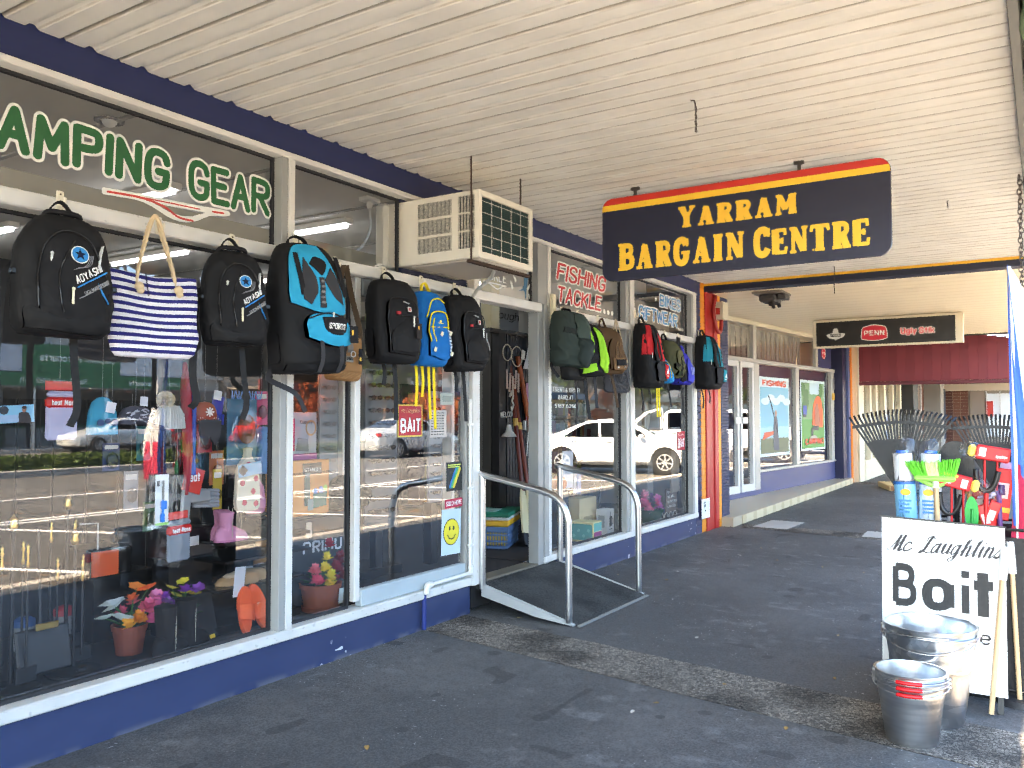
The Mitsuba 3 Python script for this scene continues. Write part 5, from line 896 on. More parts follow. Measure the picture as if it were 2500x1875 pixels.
k = thing('display_plinth', 'black slanted display board with a tiny yellow price tag by the orange slippers', 'display board'); add(k, 'board', obox((2.90, 3.84, .32), (.20, .012, .25), rotz(.1) @ rotx(-.25)), P((30, 31, 33), .4)); add(k, 'strut', obox((2.93, 3.96, .3), (.03, .01, .26), rotx(.4)), BLACKP); add(k, 'price_tag', obox((2.94, 3.785, .225), (.035, .003, .02), rotz(.1) @ rotx(-.25)), P((220, 180, 50), .5))
k = thing('shoe_price_card', 'small printed card standing on the low tier of the shoe rack', 'card'); add(k, 'card', obox((3.46, 3.82, .33), (.07, .003, .07), roty(.7)), P((150, 140, 150), .5)); add(k, 'print', obox((3.46, 3.8175, .33), (.045, .002, .045), roty(.7)), P((60, 50, 90), .5))
# fireplace tool sets: stands with brass handled tools
BRASS = P((220, 190, 110), .2, 1.0); IRON = P((24, 24, 25), .5)
def tools(x, y, label, hz=.66, n=4):
    k = thing('fireplace_tools', label, 'fireplace tool set')
    add(k, 'base', lathe([(0, 0), (.12, 0), (.12, .012), (.03, .03), (0, .03)], (x, y, .207), 24), IRON, 30)
    add(k, 'stand', tube([(x, y, .22), (x, y, .207 + hz)], .009, 8), IRON, True); add(k, 'finial', lathe([(0, 0), (.012, 0), (.02, .02), (.012, .04), (.018, .05), (0, .075)], (x, y, .2 + hz), 14), BRASS, True)
    for i in range(n):
        a = i * 2 * math.pi / n + .5; X, Y = x + .07 * math.cos(a), y + .07 * math.sin(a); z0 = .30
        kk = add(k, 'tool', tube([(X, Y, z0), (X, Y, .207 + hz - .16)], .0055, 6), IRON)
        add(kk, 'handle', lathe([(0, 0), (.005, 0), (.008, .02), (.005, .03), (.005, .06), (.008, .075), (.004, .085), (.007, .095), (0, .11)], (X, Y, .207 + hz - .17), 12), BRASS, True)
        add(kk, 'head', [box(X - .045, X + .045, Y - .006, Y + .006, z0 - .06, z0 + .01, .004), box(X - .03, X + .03, Y - .012, Y + .012, z0 + .005, z0 + .03, .004), box(X - .02, X + .02, Y - .01, Y + .01, z0 - .085, z0 - .06)][i % 3], IRON)
tools(1.93, 3.84, 'fireplace tool set with brass handles nearest the left edge of the window', .70); tools(2.22, 3.86, 'fireplace tool set with brass handles in the middle of the left window', .60, 3); tools(2.33, 4.12, 'taller fireplace tool set standing behind the others in the left window', .74, 3)
k = thing('ash_shovel', 'black ash shovel and brass edged pan leaning in the left window', 'shovel'); add(k, 'pan', obox((2.05, 3.80, .36), (.24, .02, .20), rotx(-.2), .008), IRON); add(k, 'rim', [obox((2.05, 3.775, .47), (.10, .012, .03), np.eye(3), .003)], BRASS); add(k, 'handle', tube([(2.05, 3.83, .46), (2.05, 3.86, .9)], .008, 6), IRON)
k = thing('draught_stopper', 'rolled dark blue draught stopper lying along the window edge', 'draught stopper'); add(k, 'roll', tube(spline([(1.95, 3.60, .225), (2.2, 3.63, .228), (2.42, 3.68, .225)], 14), .026, 10), cloth(24, 28, 44), True)
k = thing('tool_box', 'black tool box with an orange panel behind the flower pots', 'box'); add(k, 'box', box(2.52, 2.75, 4.22, 4.5, .55, .70, .01), BLACKP); add(k, 'orange_panel', box(2.515, 2.66, 4.205, 4.219, .56, .69), P((230, 96, 48), .5)); add(k, 'stand', box(2.55, 2.9, 4.25, 4.5, .207, .55), P((20, 20, 21), .5)); add(k, 'handle', tube([(2.55, 4.22, .70), (2.55, 4.22, .84), (2.45, 4.22, .845)], .005, 6), P((200, 200, 200), .4))
# hanging packs
def hang(x, y, z0, z1): return tube([(x, y, z0), (x, y, z1)], .0012, 4)
LINEM = P((120, 120, 120), .5)
def sockpack(x, z, w, h, y, a, garment, label, seed):
    k = thing('thermal_wear_pack', label, 'clothing pack'); R = rotz(a)
    def pl(dx, dz, ww, hh, t, dy=0): return moved(box(dx - ww / 2, dx + ww / 2, dy - t, dy, dz - hh / 2, dz + hh / 2, min(.012, t * .45)), (x, y, z), R)
    add(k, 'garment', [pl(0, -h * .18, w, h * .64, .03), pl(.005, h * .27, w * 1.02, h * .12, .03)], garment, 50)
    add(k, 'header', pl(0, h * .42, w * .98, h * .16, .006, -.002), P((206, 52, 44), .5)); kk = add(k, 'band', pl(0, h * .13, w * 1.04, h * .19, .038), P((200, 34, 32), .45))
    for t_, a0, a1 in (('heat', -.42, -.10), ('Mens', -.02, .38)): add(kk, 'lettering', moved(on_plane(fit(words2d(t_, 1, 2.2, 2), w * a0, h * .085, w * a1, h * .185), (0, -.0395, 0), EX, EZ, .001), (x, y, z), R), P((232, 228, 222), .5))
    add(k, 'hanger', moved(hang(0, 0, h * .5, h * .5 + .5), (x, y, z), R), LINEM)
    return k
sockpack(2.03, 1.43, .145, .26, 3.67, .08, cloth(178, 174, 200), 'white thermal wear pack with a red band, hung highest in the left window', 1)
sockpack(2.67, .795, .15, .25, 3.73, .18, cloth(128, 134, 142), 'grey thermal wear pack with a red band, hung low in the left window', 2)
k = thing('glove_pack', 'pack of grey gloves with a red tag beside the shoe rack', 'glove pack'); add(k, 'tag', obox((2.79, 3.76, 1.07), (.13, .004, .13), rotz(.15) @ roty(.3)), P((208, 52, 40), .5)); add(k, 'gloves', [obox((2.76, 3.78, .95), (.06, .02, .2), roty(.1), .009), obox((2.85, 3.79, .98), (.14, .02, .07), np.eye(3), .009)], cloth(140, 140, 140)); add(k, 'lettering', place(extr(fit(words2d('heat', 1, 2.2, 2), -.05, -.02, .05, .03), .001), (2.785, 3.756, 1.08), np.array([math.cos(.15), math.sin(.15), 0]), EZ, np.array([math.sin(.15), -math.cos(.15), 0])), P((232, 228, 222), .5))
# knitted hats
def beanie(key, x, y, z, r, h, mat, fold=True):
    m = lathe([(0, h), (r * .35, h * .97), (r * .7, h * .84), (r * .92, h * .58), (r, h * .25), (r * 1.02, 0), (r * .94, 0), (r * .9, h * .3), (r * .6, h * .8), (0, h * .93)], (x, y, z), 24); v = m.vertices; a = np.arctan2(v[:, 1] - y, v[:, 0] - x); m.vertices[:, 1] = y + (v[:, 1] - y) * .5
    add(key, 'crown', m, mat, 60); add(key, 'hanger', hang(x, y, z + h, z + h + .5), LINEM)
k = thing('knitted_hat', 'light blue knitted hat hanging in the left window', 'knitted hat'); beanie(k, 2.235, 3.68, 1.32, .074, .175, cloth(64, 146, 176)); add(k, 'swing_tag', obox((2.25, 3.635, 1.445), (.045, .003, .05), roty(.2)), P((214, 210, 214), .5)); add(k, 'button', [lathe([(0, 0), (r, 0), (r, .006), (0, .006)], (2.235 + dx, 3.636, 1.375 + dz), 14, rotx(math.pi / 2)) for dx, dz, r in ((-.035, 0, .016), (.033, 0, .016), (0, .006, .013))], cloth(40, 70, 110))
k = thing('knitted_hat', 'grey camouflage knitted hat between the blue and the white hats', 'knitted hat'); beanie(k, 2.41, 3.69, 1.365, .09, .09, cloth(84, 82, 92)); add(k, 'brim', obox((2.45, 3.65, 1.365), (.16, .05, .02), roty(.25), .008), cloth(60, 58, 66)); add(k, 'swing_tag', obox((2.42, 3.64, 1.475), (.04, .003, .045), roty(.05)), P((206, 206, 212), .5))
pr_ = random.Random(4); add(k, 'fleck', [obox((2.41 + pr_.uniform(-.075, .075), 3.643, 1.385 + pr_.uniform(0, .055)), (.02, .004, .006), roty(pr_.uniform(-.5, .5))) for _ in range(26)], cloth(170, 170, 182))
k = thing('knitted_hat', 'white knitted hat with a fluffy cream pompom', 'knitted hat'); beanie(k, 2.60, 3.70, 1.34, .088, .125, cloth(176, 176, 172)); pv = np.random.RandomState(3).normal(size=(300, 3)); pv /= np.linalg.norm(pv, axis=1)[:, None]
add(k, 'pompom', [trimesh.Trimesh([c0 + p * 0, c0 + p * .045 + q * .005, c0 + p * .045 - q * .005, c0 + p * .03 + [0, 0, .004]], [[0, 1, 2], [0, 2, 1], [0, 1, 3], [1, 0, 3]], process=False) for p, c0, q in ((p, np.array([2.565, 3.68, 1.485]), np.cross(p, [.3, .5, .8])) for p in pv)], P((212, 200, 172), .9, two=True))
add(k, 'rib', [tube([(2.60 + .086 * math.sin(t), 3.70 - .045 * math.cos(t), 1.345), (2.60 + .078 * math.sin(t), 3.70 - .044 * math.cos(t), 1.41), (2.6 + .05 * math.sin(t), 3.70 - .03 * math.cos(t), 1.455)], .004, 5) for t in np.linspace(-1.3, 1.3, 14)], cloth(190, 190, 186), True)
k = thing('knitted_hat', 'orange and white patterned knitted hat with ear flaps and tassels', 'knitted hat'); OH = cloth(150, 62, 34); beanie(k, 2.84, 3.74, 1.37, .075, .11, OH); add(k, 'ear_flap', [place(extr(Polygon(spline([(-.07, 0), (-.06, -.08), (-.03, -.13), (0, -.08), (.0, 0), (-.07, 0)], 30)).buffer(0), .01), (2.84 + s * .0, 3.70, 1.38), (s, 0, 0), (0, 0, 1), (0, -1, 0)) for s in (1, -1)], cloth(50, 46, 48)); add(k, 'knit_pattern', [on_plane(unary_union([affinity.rotate(sbox(-.004, 0, .004, .026), 45 * i, origin=(0, 0)) for i in range(8)]), (2.84, 3.698, 1.425), EX, EZ, .001)] + [on_plane(Point(2.77 + .014 * i, 1.385 + .01 * math.sin(i)).buffer(.003), (0, 3.699, 0), EX, EZ, .001) for i in range(11)], P((214, 200, 190), .7))
k = thing('blue_gloves', 'pair of royal blue gloves hanging on a white tag', 'gloves'); add(k, 'glove', [obox((2.935, 3.76, 1.46), (.075, .018, .11), roty(.2), .008)] + [obox((2.935 + .02 * (i - 1.2), 3.76, 1.385), (.015, .014, .06), roty(.2 - .05 * i), .006) for i in range(4)], cloth(34, 46, 150)); add(k, 'swing_tag', obox((2.925, 3.745, 1.515), (.05, .003, .05), roty(.15)), P((220, 220, 222), .5)); add(k, 'hanger', hang(2.93, 3.76, 1.53, 2.1), LINEM)
k = thing('lighter_pack', 'blue gas lighter on a white backing card stuck to the left window', 'lighter'); add(k, 'card', box(2.405, 2.475, GY + .008, GY + .011, .89, 1.13), P((206, 208, 206), .5)); add(k, 'barrel', tube([(2.443, GY + .003, 1.01), (2.443, GY + .003, 1.10)], .0045, 8), P((120, 122, 124), .3, .8)); add(k, 'grip', [tube(spline([(2.44, GY + .003, 1.01), (2.445, GY + .003, .985), (2.44, GY + .003, .94), (2.437, GY + .003, .91)], 14), .0048, 10), box(2.428, 2.452, GY - .001, GY + .007, .905, .945, .003), box(2.430, 2.462, GY - .001, GY + .007, .965, 1.005, .003)], P((30, 110, 196), .35), 40); add(k, 'green_foot', box(2.405, 2.475, GY + .0065, GY + .0078, .89, .902), P((120, 180, 70), .5)); add(k, 'print', box(2.412, 2.428, GY + .0065, GY + .0078, 1.075, 1.10), P((60, 60, 64), .5))
k = thing('product_card', 'light blue product card with a photograph of a man at the left of the window', 'card'); add(k, 'card', obox((1.84, 3.66, 1.415), (.15, .004, .075), roty(-.06), .001), P((120, 176, 206), .4)); add(k, 'hill_print', obox((1.81, 3.657, 1.395), (.08, .003, .03), roty(-.06)), P((150, 176, 206), .5)); add(k, 'logo', lathe([(0, 0), (.018, 0), (.018, .002), (0, .002)], (1.79, 3.657, 1.43), 18, rotx(math.pi / 2)), P((30, 40, 52), .5)); add(k, 'figure_print', [on_plane(Polygon(spline([(-.026, -.036), (-.022, .0), (-.01, .008), (.01, .008), (.022, -.002), (.028, -.036), (-.026, -.036)], 24)), (1.872, 3.657, 1.415), EX, EZ, .001)], P((52, 46, 48), .6)); add(k, 'face_print', on_plane(affinity.scale(Point(0, .02).buffer(.011), .8, 1.1), (1.872, 3.6565, 1.415), EX, EZ, .001), P((150, 104, 84), .6)); add(k, 'hair_print', on_plane(affinity.scale(Point(0, .028).buffer(.01), 1, .7), (1.872, 3.656, 1.415), EX, EZ, .001), P((40, 30, 28), .6))
k = thing('brush_pack', 'brown brush in a clear wrapper with a blue fringed header', 'brush pack'); add(k, 'brush', ball((3.15, 3.78, 1.33), .06, 2, (1, .4, 1.4)), cloth(98, 60, 30), True); add(k, 'backing', box(3.04, 3.245, 3.81, 3.814, 1.13, 1.50), P((52, 104, 132), .5)); add(k, 'wrapper', ball((3.143, 3.78, 1.31), .1, 2, (1.05, .35, 1.9)), 'plastic_wrap', True); add(k, 'fringe', [obox((3.04 + .0155 * i, 3.77, 1.52), (.007, .006, .05), roty(.3 * math.sin(i * 2.1)), .002) for i in range(14)], P((90, 140, 200), .4))
k = thing('hot_water_bottle', 'cream hot water bottle printed with red roses', 'hot water bottle'); hb = Polygon(spline([(-.03, .25), (-.028, .2), (-.07, .14), (-.085, .02), (-.08, -.1), (0, -.115), (.08, -.1), (.085, .02), (.07, .14), (.028, .2), (.03, .25), (-.03, .25)], 60)).buffer(0); add(k, 'bottle', place(extr(hb.buffer(-.008), .03), (3.16, 3.80, .98), EX, EZ, (0, -1, 0)), cloth(206, 198, 178)); add(k, 'rose_print', [on_plane(Point(dx, dz).buffer(.017, 3), (3.16, 3.7685, .98), EX, EZ, .001) for dx, dz in ((-.005, .15), (-.045, .05), (.03, .0), (-.03, -.06), (.05, -.07), (.05, .07))], P((176, 40, 70), .6)); add(k, 'header_card', obox((3.15, 3.75, 1.105), (.16, .004, .07), roty(-.12)), P((130, 176, 204), .5)); add(k, 'logo', obox((3.10, 3.746, 1.10), (.045, .003, .045), roty(.7)), P((24, 34, 44), .5))
k = thing('small_pink_backpack', 'small pink backpack at the right end of the left window', 'backpack'); add(k, 'body', lofted((3.28, 3.86, .84), [(0, 0, 0, .055, .03), (0, 0, .01, .065, .04), (0, 0, .1, .066, .042), (0, 0, .15, .058, .038), (0, 0, .185, .035, .025), (0, 0, .195, .01, .01)]), cloth(190, 118, 146), 60); add(k, 'pocket', obox((3.275, 3.815, .90), (.09, .02, .07), np.eye(3), .009), cloth(200, 130, 156)); add(k, 'bow', [obox((3.26 + .02 * s, 3.803, .935), (.04, .004, .012), roty(.5 * s)) for s in (-1, 1)], cloth(214, 160, 180)); add(k, 'shelf_clip', box(3.2, 3.36, 3.84, 3.9, .826, .84), BLACKP)
k = thing('folded_fleece', 'folded light blue fleece hanging beside the window post', 'fleece'); add(k, 'fleece', [obox((3.37, 3.9, 1.2), (.09, .05, .28), np.eye(3), .02), obox((3.33, 3.88, 1.26), (.05, .04, .1), roty(.3), .015)], cloth(76, 126, 176), 60)
k = thing('furled_umbrella', 'rolled umbrella in red and blue hanging beside the pompom hat', 'umbrella'); add(k, 'canopy', lofted((2.72, 3.72, 1.0), [(0, 0, 0, .008, .008), (.01, 0, .2, .03, .03), (-.01, 0, .55, .028, .028), (-.02, 0, .68, .01, .01)]), cloth(150, 34, 52), 60); add(k, 'blue_fold', tube([(2.745, 3.70, 1.1), (2.735, 3.69, 1.6)], .012, 6), cloth(50, 70, 150), True)
k = thing('flat_box', 'dark flat box on the shelf beside the grey thermal pack', 'box'); add(k, 'box', obox((2.93, 4.05, .71), (.28, .2, .16), rotz(.1), .006), P((26, 24, 26), .3)); add(k, 'red_print', obox((2.83, 3.935, .70), (.06, .003, .10), rotz(.1)), P((180, 40, 40), .5)); add(k, 'white_print', obox((2.93, 3.945, .72), (.08, .003, .05), rotz(.1)), P((210, 205, 200), .5)); add(k, 'stand', box(2.82, 3.1, 4.0, 4.15, .2, .63), BLACKP)
k = thing('socks_pack', 'grey ribbed sock bundle labelled 3 PAIRS under the red tag', 'socks'); add(k, 'socks', [obox((2.93, 3.84, .92 + .02 * i), (.17, .03, .022), roty(.08), .008) for i in range(5)], cloth(150, 150, 152)); add(k, 'band', obox((2.85, 3.80, .965), (.09, .004, .026), roty(.03)), P((34, 34, 36), .5)); add(k, 'lettering', on_plane(fit(words2d('3 PAIRS', 1, 1.6, 2), 2.81, .957, 2.885, .973), (0, 3.797, 0), EX, EZ, .001), P((230, 226, 220), .5))
# ================================================================ second window
def carton(name, label, x, y, z, w, d, h, mat, ang=0.0, cat='box'):
    k = thing(name, label, cat); R = rotz(ang)
    add(k, 'carton', obox((x, y, z + h / 2), (w, d, h), R, .004), mat); return k, (lambda px, pz, pw, ph, m, nm='print', t=0: add(k, nm, moved(box(px - pw / 2, px + pw / 2, -d / 2 - .002 - .001 * t, -d / 2 - .0004 - .001 * t, pz - ph / 2, pz + ph / 2), (x, y, z), R), m)), (lambda poly, m, nm='print', t=1: add(k, nm, moved(on_plane(poly, (0, -d / 2 - .001 - .001 * t, 0), EX, EZ, .001), (x, y, z), R), m))
k, pr, pp = carton('dark_chest', 'dark grey camping box with a chrome latch under the orange carton', 3.82, 4.06, .207, .52, .34, .55, P((46, 50, 54), .45))
pp(fit(words2d('PRIMU', 1, 1.9, 2.2, cap=2), -.14, .33, .20, .415), P((186, 188, 190), .5)); add(k, 'latch', [box(3.70, 3.745, 3.875, 3.889, .64, .74, .004), box(3.71, 3.735, 3.868, 3.8748, .66, .71, .003)], SILVER); add(k, 'lid_seam', box(3.56, 4.08, 3.886, 3.8895, .665, .672), BLACKP); add(k, 'lid', box(3.555, 4.085, 3.884, 4.235, .757, .78, .008), P((52, 56, 60), .4))
for i in range(6): pr(.2, .06 + .02 * i, .12, .008, BLACKP, 'vent_slot')
k, pr, pp = carton('flask_carton', 'orange brown carton with a pictured green flask and lunch box', 3.72, 3.98, .783, .36, .2, .34, P((196, 132, 66), .6), .06)
pr(.02, .29, .17, .07, P((24, 24, 26), .5), 'black_label'); pp(fit(words2d('STANLEY', 1, 1.9, 2, cap=2), -.05, .27, .10, .295), P((226, 222, 214), .5), t=2)
for a in (-.12, .14): pp(fit(words2d('BOTTLE COMBO', 1, 1.7, 2, cap=2), a - .05, .255, a + .045, .27), P((70, 46, 26), .6))
pp(rrect(-.05, .06, .0, .24, .012), P((36, 66, 60), .5), 'flask_print'); pp(rrect(-.045, .235, -.005, .265, .005), P((90, 100, 104), .4), 'flask_print', 2); pp(rrect(-.02, .03, .03, .10, .01), P((120, 140, 136), .5), 'cup_print', 2); pp(Polygon([(.03, .04), (.15, .05), (.155, .14), (.03, .13)]), P((34, 96, 84), .5), 'lunchbox_print'); pp(unary_union([Point(.05, .145).buffer(.02), Point(.10, .15).buffer(.022)]), P((80, 110, 170), .5), 'food_print'); pp(Point(.14, .16).buffer(.02), P((150, 190, 60), .5), 'food_print')
k, pr, pp = carton('craft_set_carton', 'white and pink craft carton standing on the orange carton', 3.70, 4.0, 1.126, .28, .14, .30, P((176, 172, 178), .5), .1)
pr(0, .02, .28, .04, P((150, 60, 120), .5)); pr(-.1, .16, .06, .2, P((196, 40, 90), .5)); pp(Point(.08, .2).buffer(.05).difference(Point(.08, .2).buffer(.04)), P((190, 140, 90), .5)); pp(fit(words2d('Country', 1, 1.3, 2), -.02, .22, .09, .25), P((90, 80, 90), .6)); pp(Polygon([(-.06, .06), (.06, .05), (.05, .13), (-.04, .14)]), P((120, 116, 124), .5))
k = thing('bag_heap', 'heap of dark green bags beside the orange carton', 'bag heap'); add(k, 'bag', [ball((4.16 + .12 * i, 4.1 + .04 * (i % 2), .84 + .05 * (i % 2)), .11, 2, (1, .8, .9)) for i in range(3)], cloth(26, 34, 30), True)
k = thing('spectacles_rack', 'white rack of reading glasses behind the fixed pane', 'glasses rack'); add(k, 'board', box(4.16, 4.34, 4.24, 4.26, .85, 1.75), P((150, 150, 150), .5)); add(k, 'side_strip', [box(4.345, 4.365, 4.2, 4.26, .85, 1.75)], WHITE)
def glasses(x, y, z, lens, frame, s=.07, g='sunglasses on the display racks', lab='dark sunglasses on the display rack behind the sliding window'):
    k = thing('sunglasses', lab, 'sunglasses', g)
    sh = unary_union([affinity.scale(Point(dx, 0).buffer(.022 * s / .07 * 1.0, 5), 1.15, .8) for dx in (-.033 * s / .07, .033 * s / .07)])
    scene[k] = mikit.ply(trimesh.util.concatenate([on_plane(sh, (x, y, z), EX, EZ, .004), box(x - .066 * s / .07, x - .06 * s / .07, y, y + .06, z + .004, z + .01), box(x + .06 * s / .07, x + .066 * s / .07, y, y + .06, z + .004, z + .01), box(x - .012, x + .012, y - .005, y, z + .004, z + .009)]), lens)
LN = [P((12, 12, 14), .12), P((36, 28, 20), .12), P((20, 24, 34), .15)]
for j in range(11): glasses(4.25, 4.22, .92 + .085 * j, P((130, 126, 124), .2), None, .06, 'reading glasses on the white rack', 'clear reading glasses on the white rack behind the fixed pane')
sr = thing('sunglasses_rack', 'tall grey sunglasses rack with many rows behind the sliding window', 'sunglasses rack'); add(sr, 'panel', box(4.60, 4.96, 4.22, 4.24, .55, 1.75), P((96, 98, 100), .5)); add(sr, 'foot', box(4.55, 5.0, 4.2, 4.6, .2, .26), BLACKP); add(sr, 'column', box(4.74, 4.82, 4.24, 4.3, .26, .55), BLACKP)
for j in range(13):
    for i in range(2): glasses(4.70 + .155 * i + .004 * (j % 2), 4.2, .69 + .094 * j, LN[(i + j) % 3], None)
sr = thing('sunglasses_rack', 'sunglasses rack with mirrored panels nearest the doorway', 'sunglasses rack'); add(sr, 'panel', box(5.30, 5.48, 4.18, 4.20, .7, 1.6), P((130, 132, 134), .4)); add(sr, 'column', box(5.36, 5.44, 4.2, 4.28, .2, .7), BLACKP); add(sr, 'edge_strip', box(5.50, 5.54, 4.1, 4.2, .5, 2.1), WHITE)
for j in range(11): glasses(5.38, 4.16, .78 + .075 * j, LN[j % 3], None, .06)
k = thing('dark_duster', 'dark purple feather dusters on the racks behind the sliding window', 'dusters'); add(k, 'dusters', [ball((5.16, 4.2, 1.2), .08, 2, (1, .7, 1.1)), ball((5.16, 4.2, .98), .09, 2, (1, .7, 1.1))], cloth(40, 22, 34), True)
k = thing('cash_desk', 'low dark counter far inside the shop', 'counter'); add(k, 'top', box(4.0, 5.0, 5.2, 5.9, .86, .9), P((52, 48, 46), .4)); add(k, 'body', box(4.05, 4.95, 5.25, 5.85, .2, .86), P((30, 30, 32), .5))
# notices on the glass
def notice(key, name, label, x0, z0, x1, z1, mat, par='sash', tilt=0, y=None):
    k = thing(name, label, key); R = roty(tilt); yy = (GF - .035 if par == 'sash' else GF) - .0005
    cx, cz = (x0 + x1) / 2, (z0 + z1) / 2
    add(k, 'sheet', moved(box(-(x1 - x0) / 2, (x1 - x0) / 2, -.0012, 0, -(z1 - z0) / 2, (z1 - z0) / 2), (cx, yy, cz), R), mat)
    return k, lambda poly, m, nm='print', t=1: add(k, nm, moved(on_plane(poly, (0, -.0012 * t - .0006, 0), EX, EZ, .0008), (cx, yy, cz), R), m)
k, pp = notice('poster', 'bait_poster', 'red BAIT poster with a yellow border on the sliding window', 4.085, 1.265, 4.335, 1.475, P((206, 176, 70), .5))
pp(sbox(-.115, -.095, .115, .095), P((170, 30, 44), .5)); pp(fit(words2d('BAIT', 1, 2.2, 2.1, cap=2), -.10, -.08, .10, .02), P((226, 220, 216), .5), 'lettering', 2); pp(fit(words2d('Mc Laughlins', 1, 1.1, 1.6, .4), -.095, .045, .095, .08), P((214, 160, 120), .5), 'lettering', 2)
k, pp = notice('poster', 'bait_poster', 'smaller red BAIT poster low in the far right window', 8.97, 1.0, 9.20, 1.215, P((176, 40, 56), .5), 'far'); pp(fit(words2d('BAIT', 1, 2.2, 2.1, cap=2), -.095, -.085, .095, .03), P((226, 220, 216), .5), 'lettering'); pp(fit(words2d('Mc Laughlins', 1, 1.2, 1.8, .3), -.095, .055, .08, .075), P((226, 180, 180), .5), 'lettering')
k, pp = notice('notice', 'price_notice', 'white typed price notice beside the red BAIT poster', 4.415, 1.255, 4.60, 1.44, P((186, 178, 170), .6))
for i in range(9): pp(unary_union([sbox(-.08 + .03 * j, .07 - .018 * i, -.08 + .03 * j + .022, .076 - .018 * i) for j in range(5)]), P((70, 66, 66), .6), 'typed_line')
k, pp = notice('notice', 'small_notice', 'small pale notice above the typed price notice', 4.53, 1.475, 4.68, 1.56, P((170, 176, 166), .6)); pp(sbox(-.05, -.02, .05, .02), P((140, 150, 140), .6))
k, pp = notice('sticker', 'sold_here_sticker', 'red SOLD HERE strip above the smiling face sheet', 4.585, .765, 4.785, .825, P((176, 36, 66), .5), tilt=-.02); pp(fit(words2d('SOLD HERE', 1, 1.9, 2, cap=2), -.09, -.015, .09, .018), P((228, 224, 222), .5), 'lettering')
k, pp = notice('poster', 'smiling_face_sheet', 'white sheet with a yellow smiling face on the sliding window', 4.545, .445, 4.765, .755, P((186, 206, 216), .5), tilt=.03)
pp(Point(0, 0).buffer(.092, 16), P((60, 56, 40), .5)); pp(Point(0, 0).buffer(.086, 16), P((214, 200, 44), .5), 'face', 2); pp(unary_union([affinity.scale(Point(-.022, .025).buffer(.011), .8, 1.4), affinity.scale(Point(.022, .025).buffer(.011), .8, 1.4), LineString(spline([(-.045, -.02), (-.02, -.045), (.02, -.045), (.045, -.02)], 20)).buffer(.004)]), P((50, 46, 34), .5), 'features', 3)
k, pp = notice('card', 'rainbow_leaflet', 'dark leaflet with a rainbow print above the SOLD HERE strip', 4.60, .88, 4.78, 1.08, P((30, 34, 34), .5))
for i, c in enumerate(((40, 110, 170), (60, 160, 110), (210, 190, 60))): pp(LineString(spline([(-.05 + .02 * i, -.07), (-.01 + .02 * i, 0), (.02 + .02 * i, .05)], 12)).buffer(.012), P(c, .5), 'rainbow_print', 1 + i)
pp(sbox(-.08, .062, .06, .07), P((196, 210, 90), .5), 'title_strip', 4); pp(sbox(-.08, .076, .07, .084), P((196, 210, 90), .5), 'title_strip', 4)
# ================================================================ doorway
BK = [(P((84, 112, 152), .4), 'blue'), (P((222, 170, 44), .4), 'yellow'), (P((206, 206, 200), .4), 'white'), (P((24, 112, 88), .4), 'green')]
def crate(label, x, y, z, w, d, h, mat, slots, R):
    k = thing('laundry_basket', label, 'basket'); t = .008
    add(k, 'base', moved(box(-w / 2 + .02, w / 2 - .02, -d / 2 + .02, d / 2 - .02, 0, .008), (x, y, z), R), mat)
    add(k, 'rim', [moved(m, (x, y, z), R) for m in (box(-w / 2 - .015, w / 2 + .015, -d / 2 - .015, -d / 2 + .006, h - .05, h, .004), box(-w / 2 - .015, w / 2 + .015, d / 2 - .006, d / 2 + .015, h - .05, h, .004), box(-w / 2 - .015, -w / 2 + .006, -d / 2 + .007, d / 2 - .007, h - .05, h, .004), box(w / 2 - .006, w / 2 + .015, -d / 2 + .007, d / 2 - .007, h - .05, h, .004))], mat)
    if slots:
        for nm, (ux, n, L, off) in dict(front=((1, 0), 24, w, -d / 2), side=((0, 1), 18, d, -w / 2), far_side=((0, 1), 18, d, w / 2)).items():
            ms = []
            for i in range(n):
                c = -L / 2 + (i + .5) * L / n
                ms.append(box(c - .005, c + .005, off - .003, off + .003, .008, h - .05) if ux == (1, 0) else box(off - .003, off + .003, c - .005, c + .005, .008, h - .05))
            for zz in (.012, h * .32, h * .6): ms.append(box(-L / 2, L / 2, off - .0042, off + .0042, zz, zz + .014) if ux == (1, 0) else box(off - .0042, off + .0042, -L / 2, L / 2, zz, zz + .014))
            add(k, nm + '_lattice', [moved(m, (x, y, z), R) for m in ms], mat)
        add(k, 'back_wall', moved(box(-w / 2, w / 2, d / 2 - .006, d / 2, .008, h - .05), (x, y, z), R), mat)
    return k
Rb = rotz(.38); bx_, by_ = 6.42, 4.36
crate('blue lattice laundry basket, lowest of the stack in the doorway', bx_, by_, .207, .52, .46, .20, BK[0][0], True, Rb)
k = thing('laundry_basket', 'yellow basket rim showing in the stack in the doorway', 'basket'); add(k, 'tub', moved(box(-.24, .24, -.21, .21, .03, .20, .01), (bx_, by_, .207), Rb), P((206, 168, 60), .5)); add(k, 'rim', moved(box(-.275, .275, -.245, .245, .203, .255, .012), (bx_, by_, .207), Rb), BK[1][0])
k = thing('laundry_basket', 'white basket rim just under the green one in the doorway stack', 'basket'); add(k, 'rim', moved(box(-.28, .28, -.25, .25, .257, .283, .01), (bx_, by_, .207), Rb), BK[2][0])
k = thing('laundry_basket', 'green basket on top of the doorway stack', 'basket'); add(k, 'rim', moved(box(-.285, .285, -.255, .255, .285, .325, .012), (bx_, by_, .207), Rb), BK[3][0]); add(k, 'inside', moved(box(-.2, .06, -.12, .05, .326, .331), (bx_, by_, .207), Rb), P((120, 160, 150), .5))
k = thing('paddle', 'short paddle with a cream blade and dark tip leaning in the doorway, left one', 'paddle')
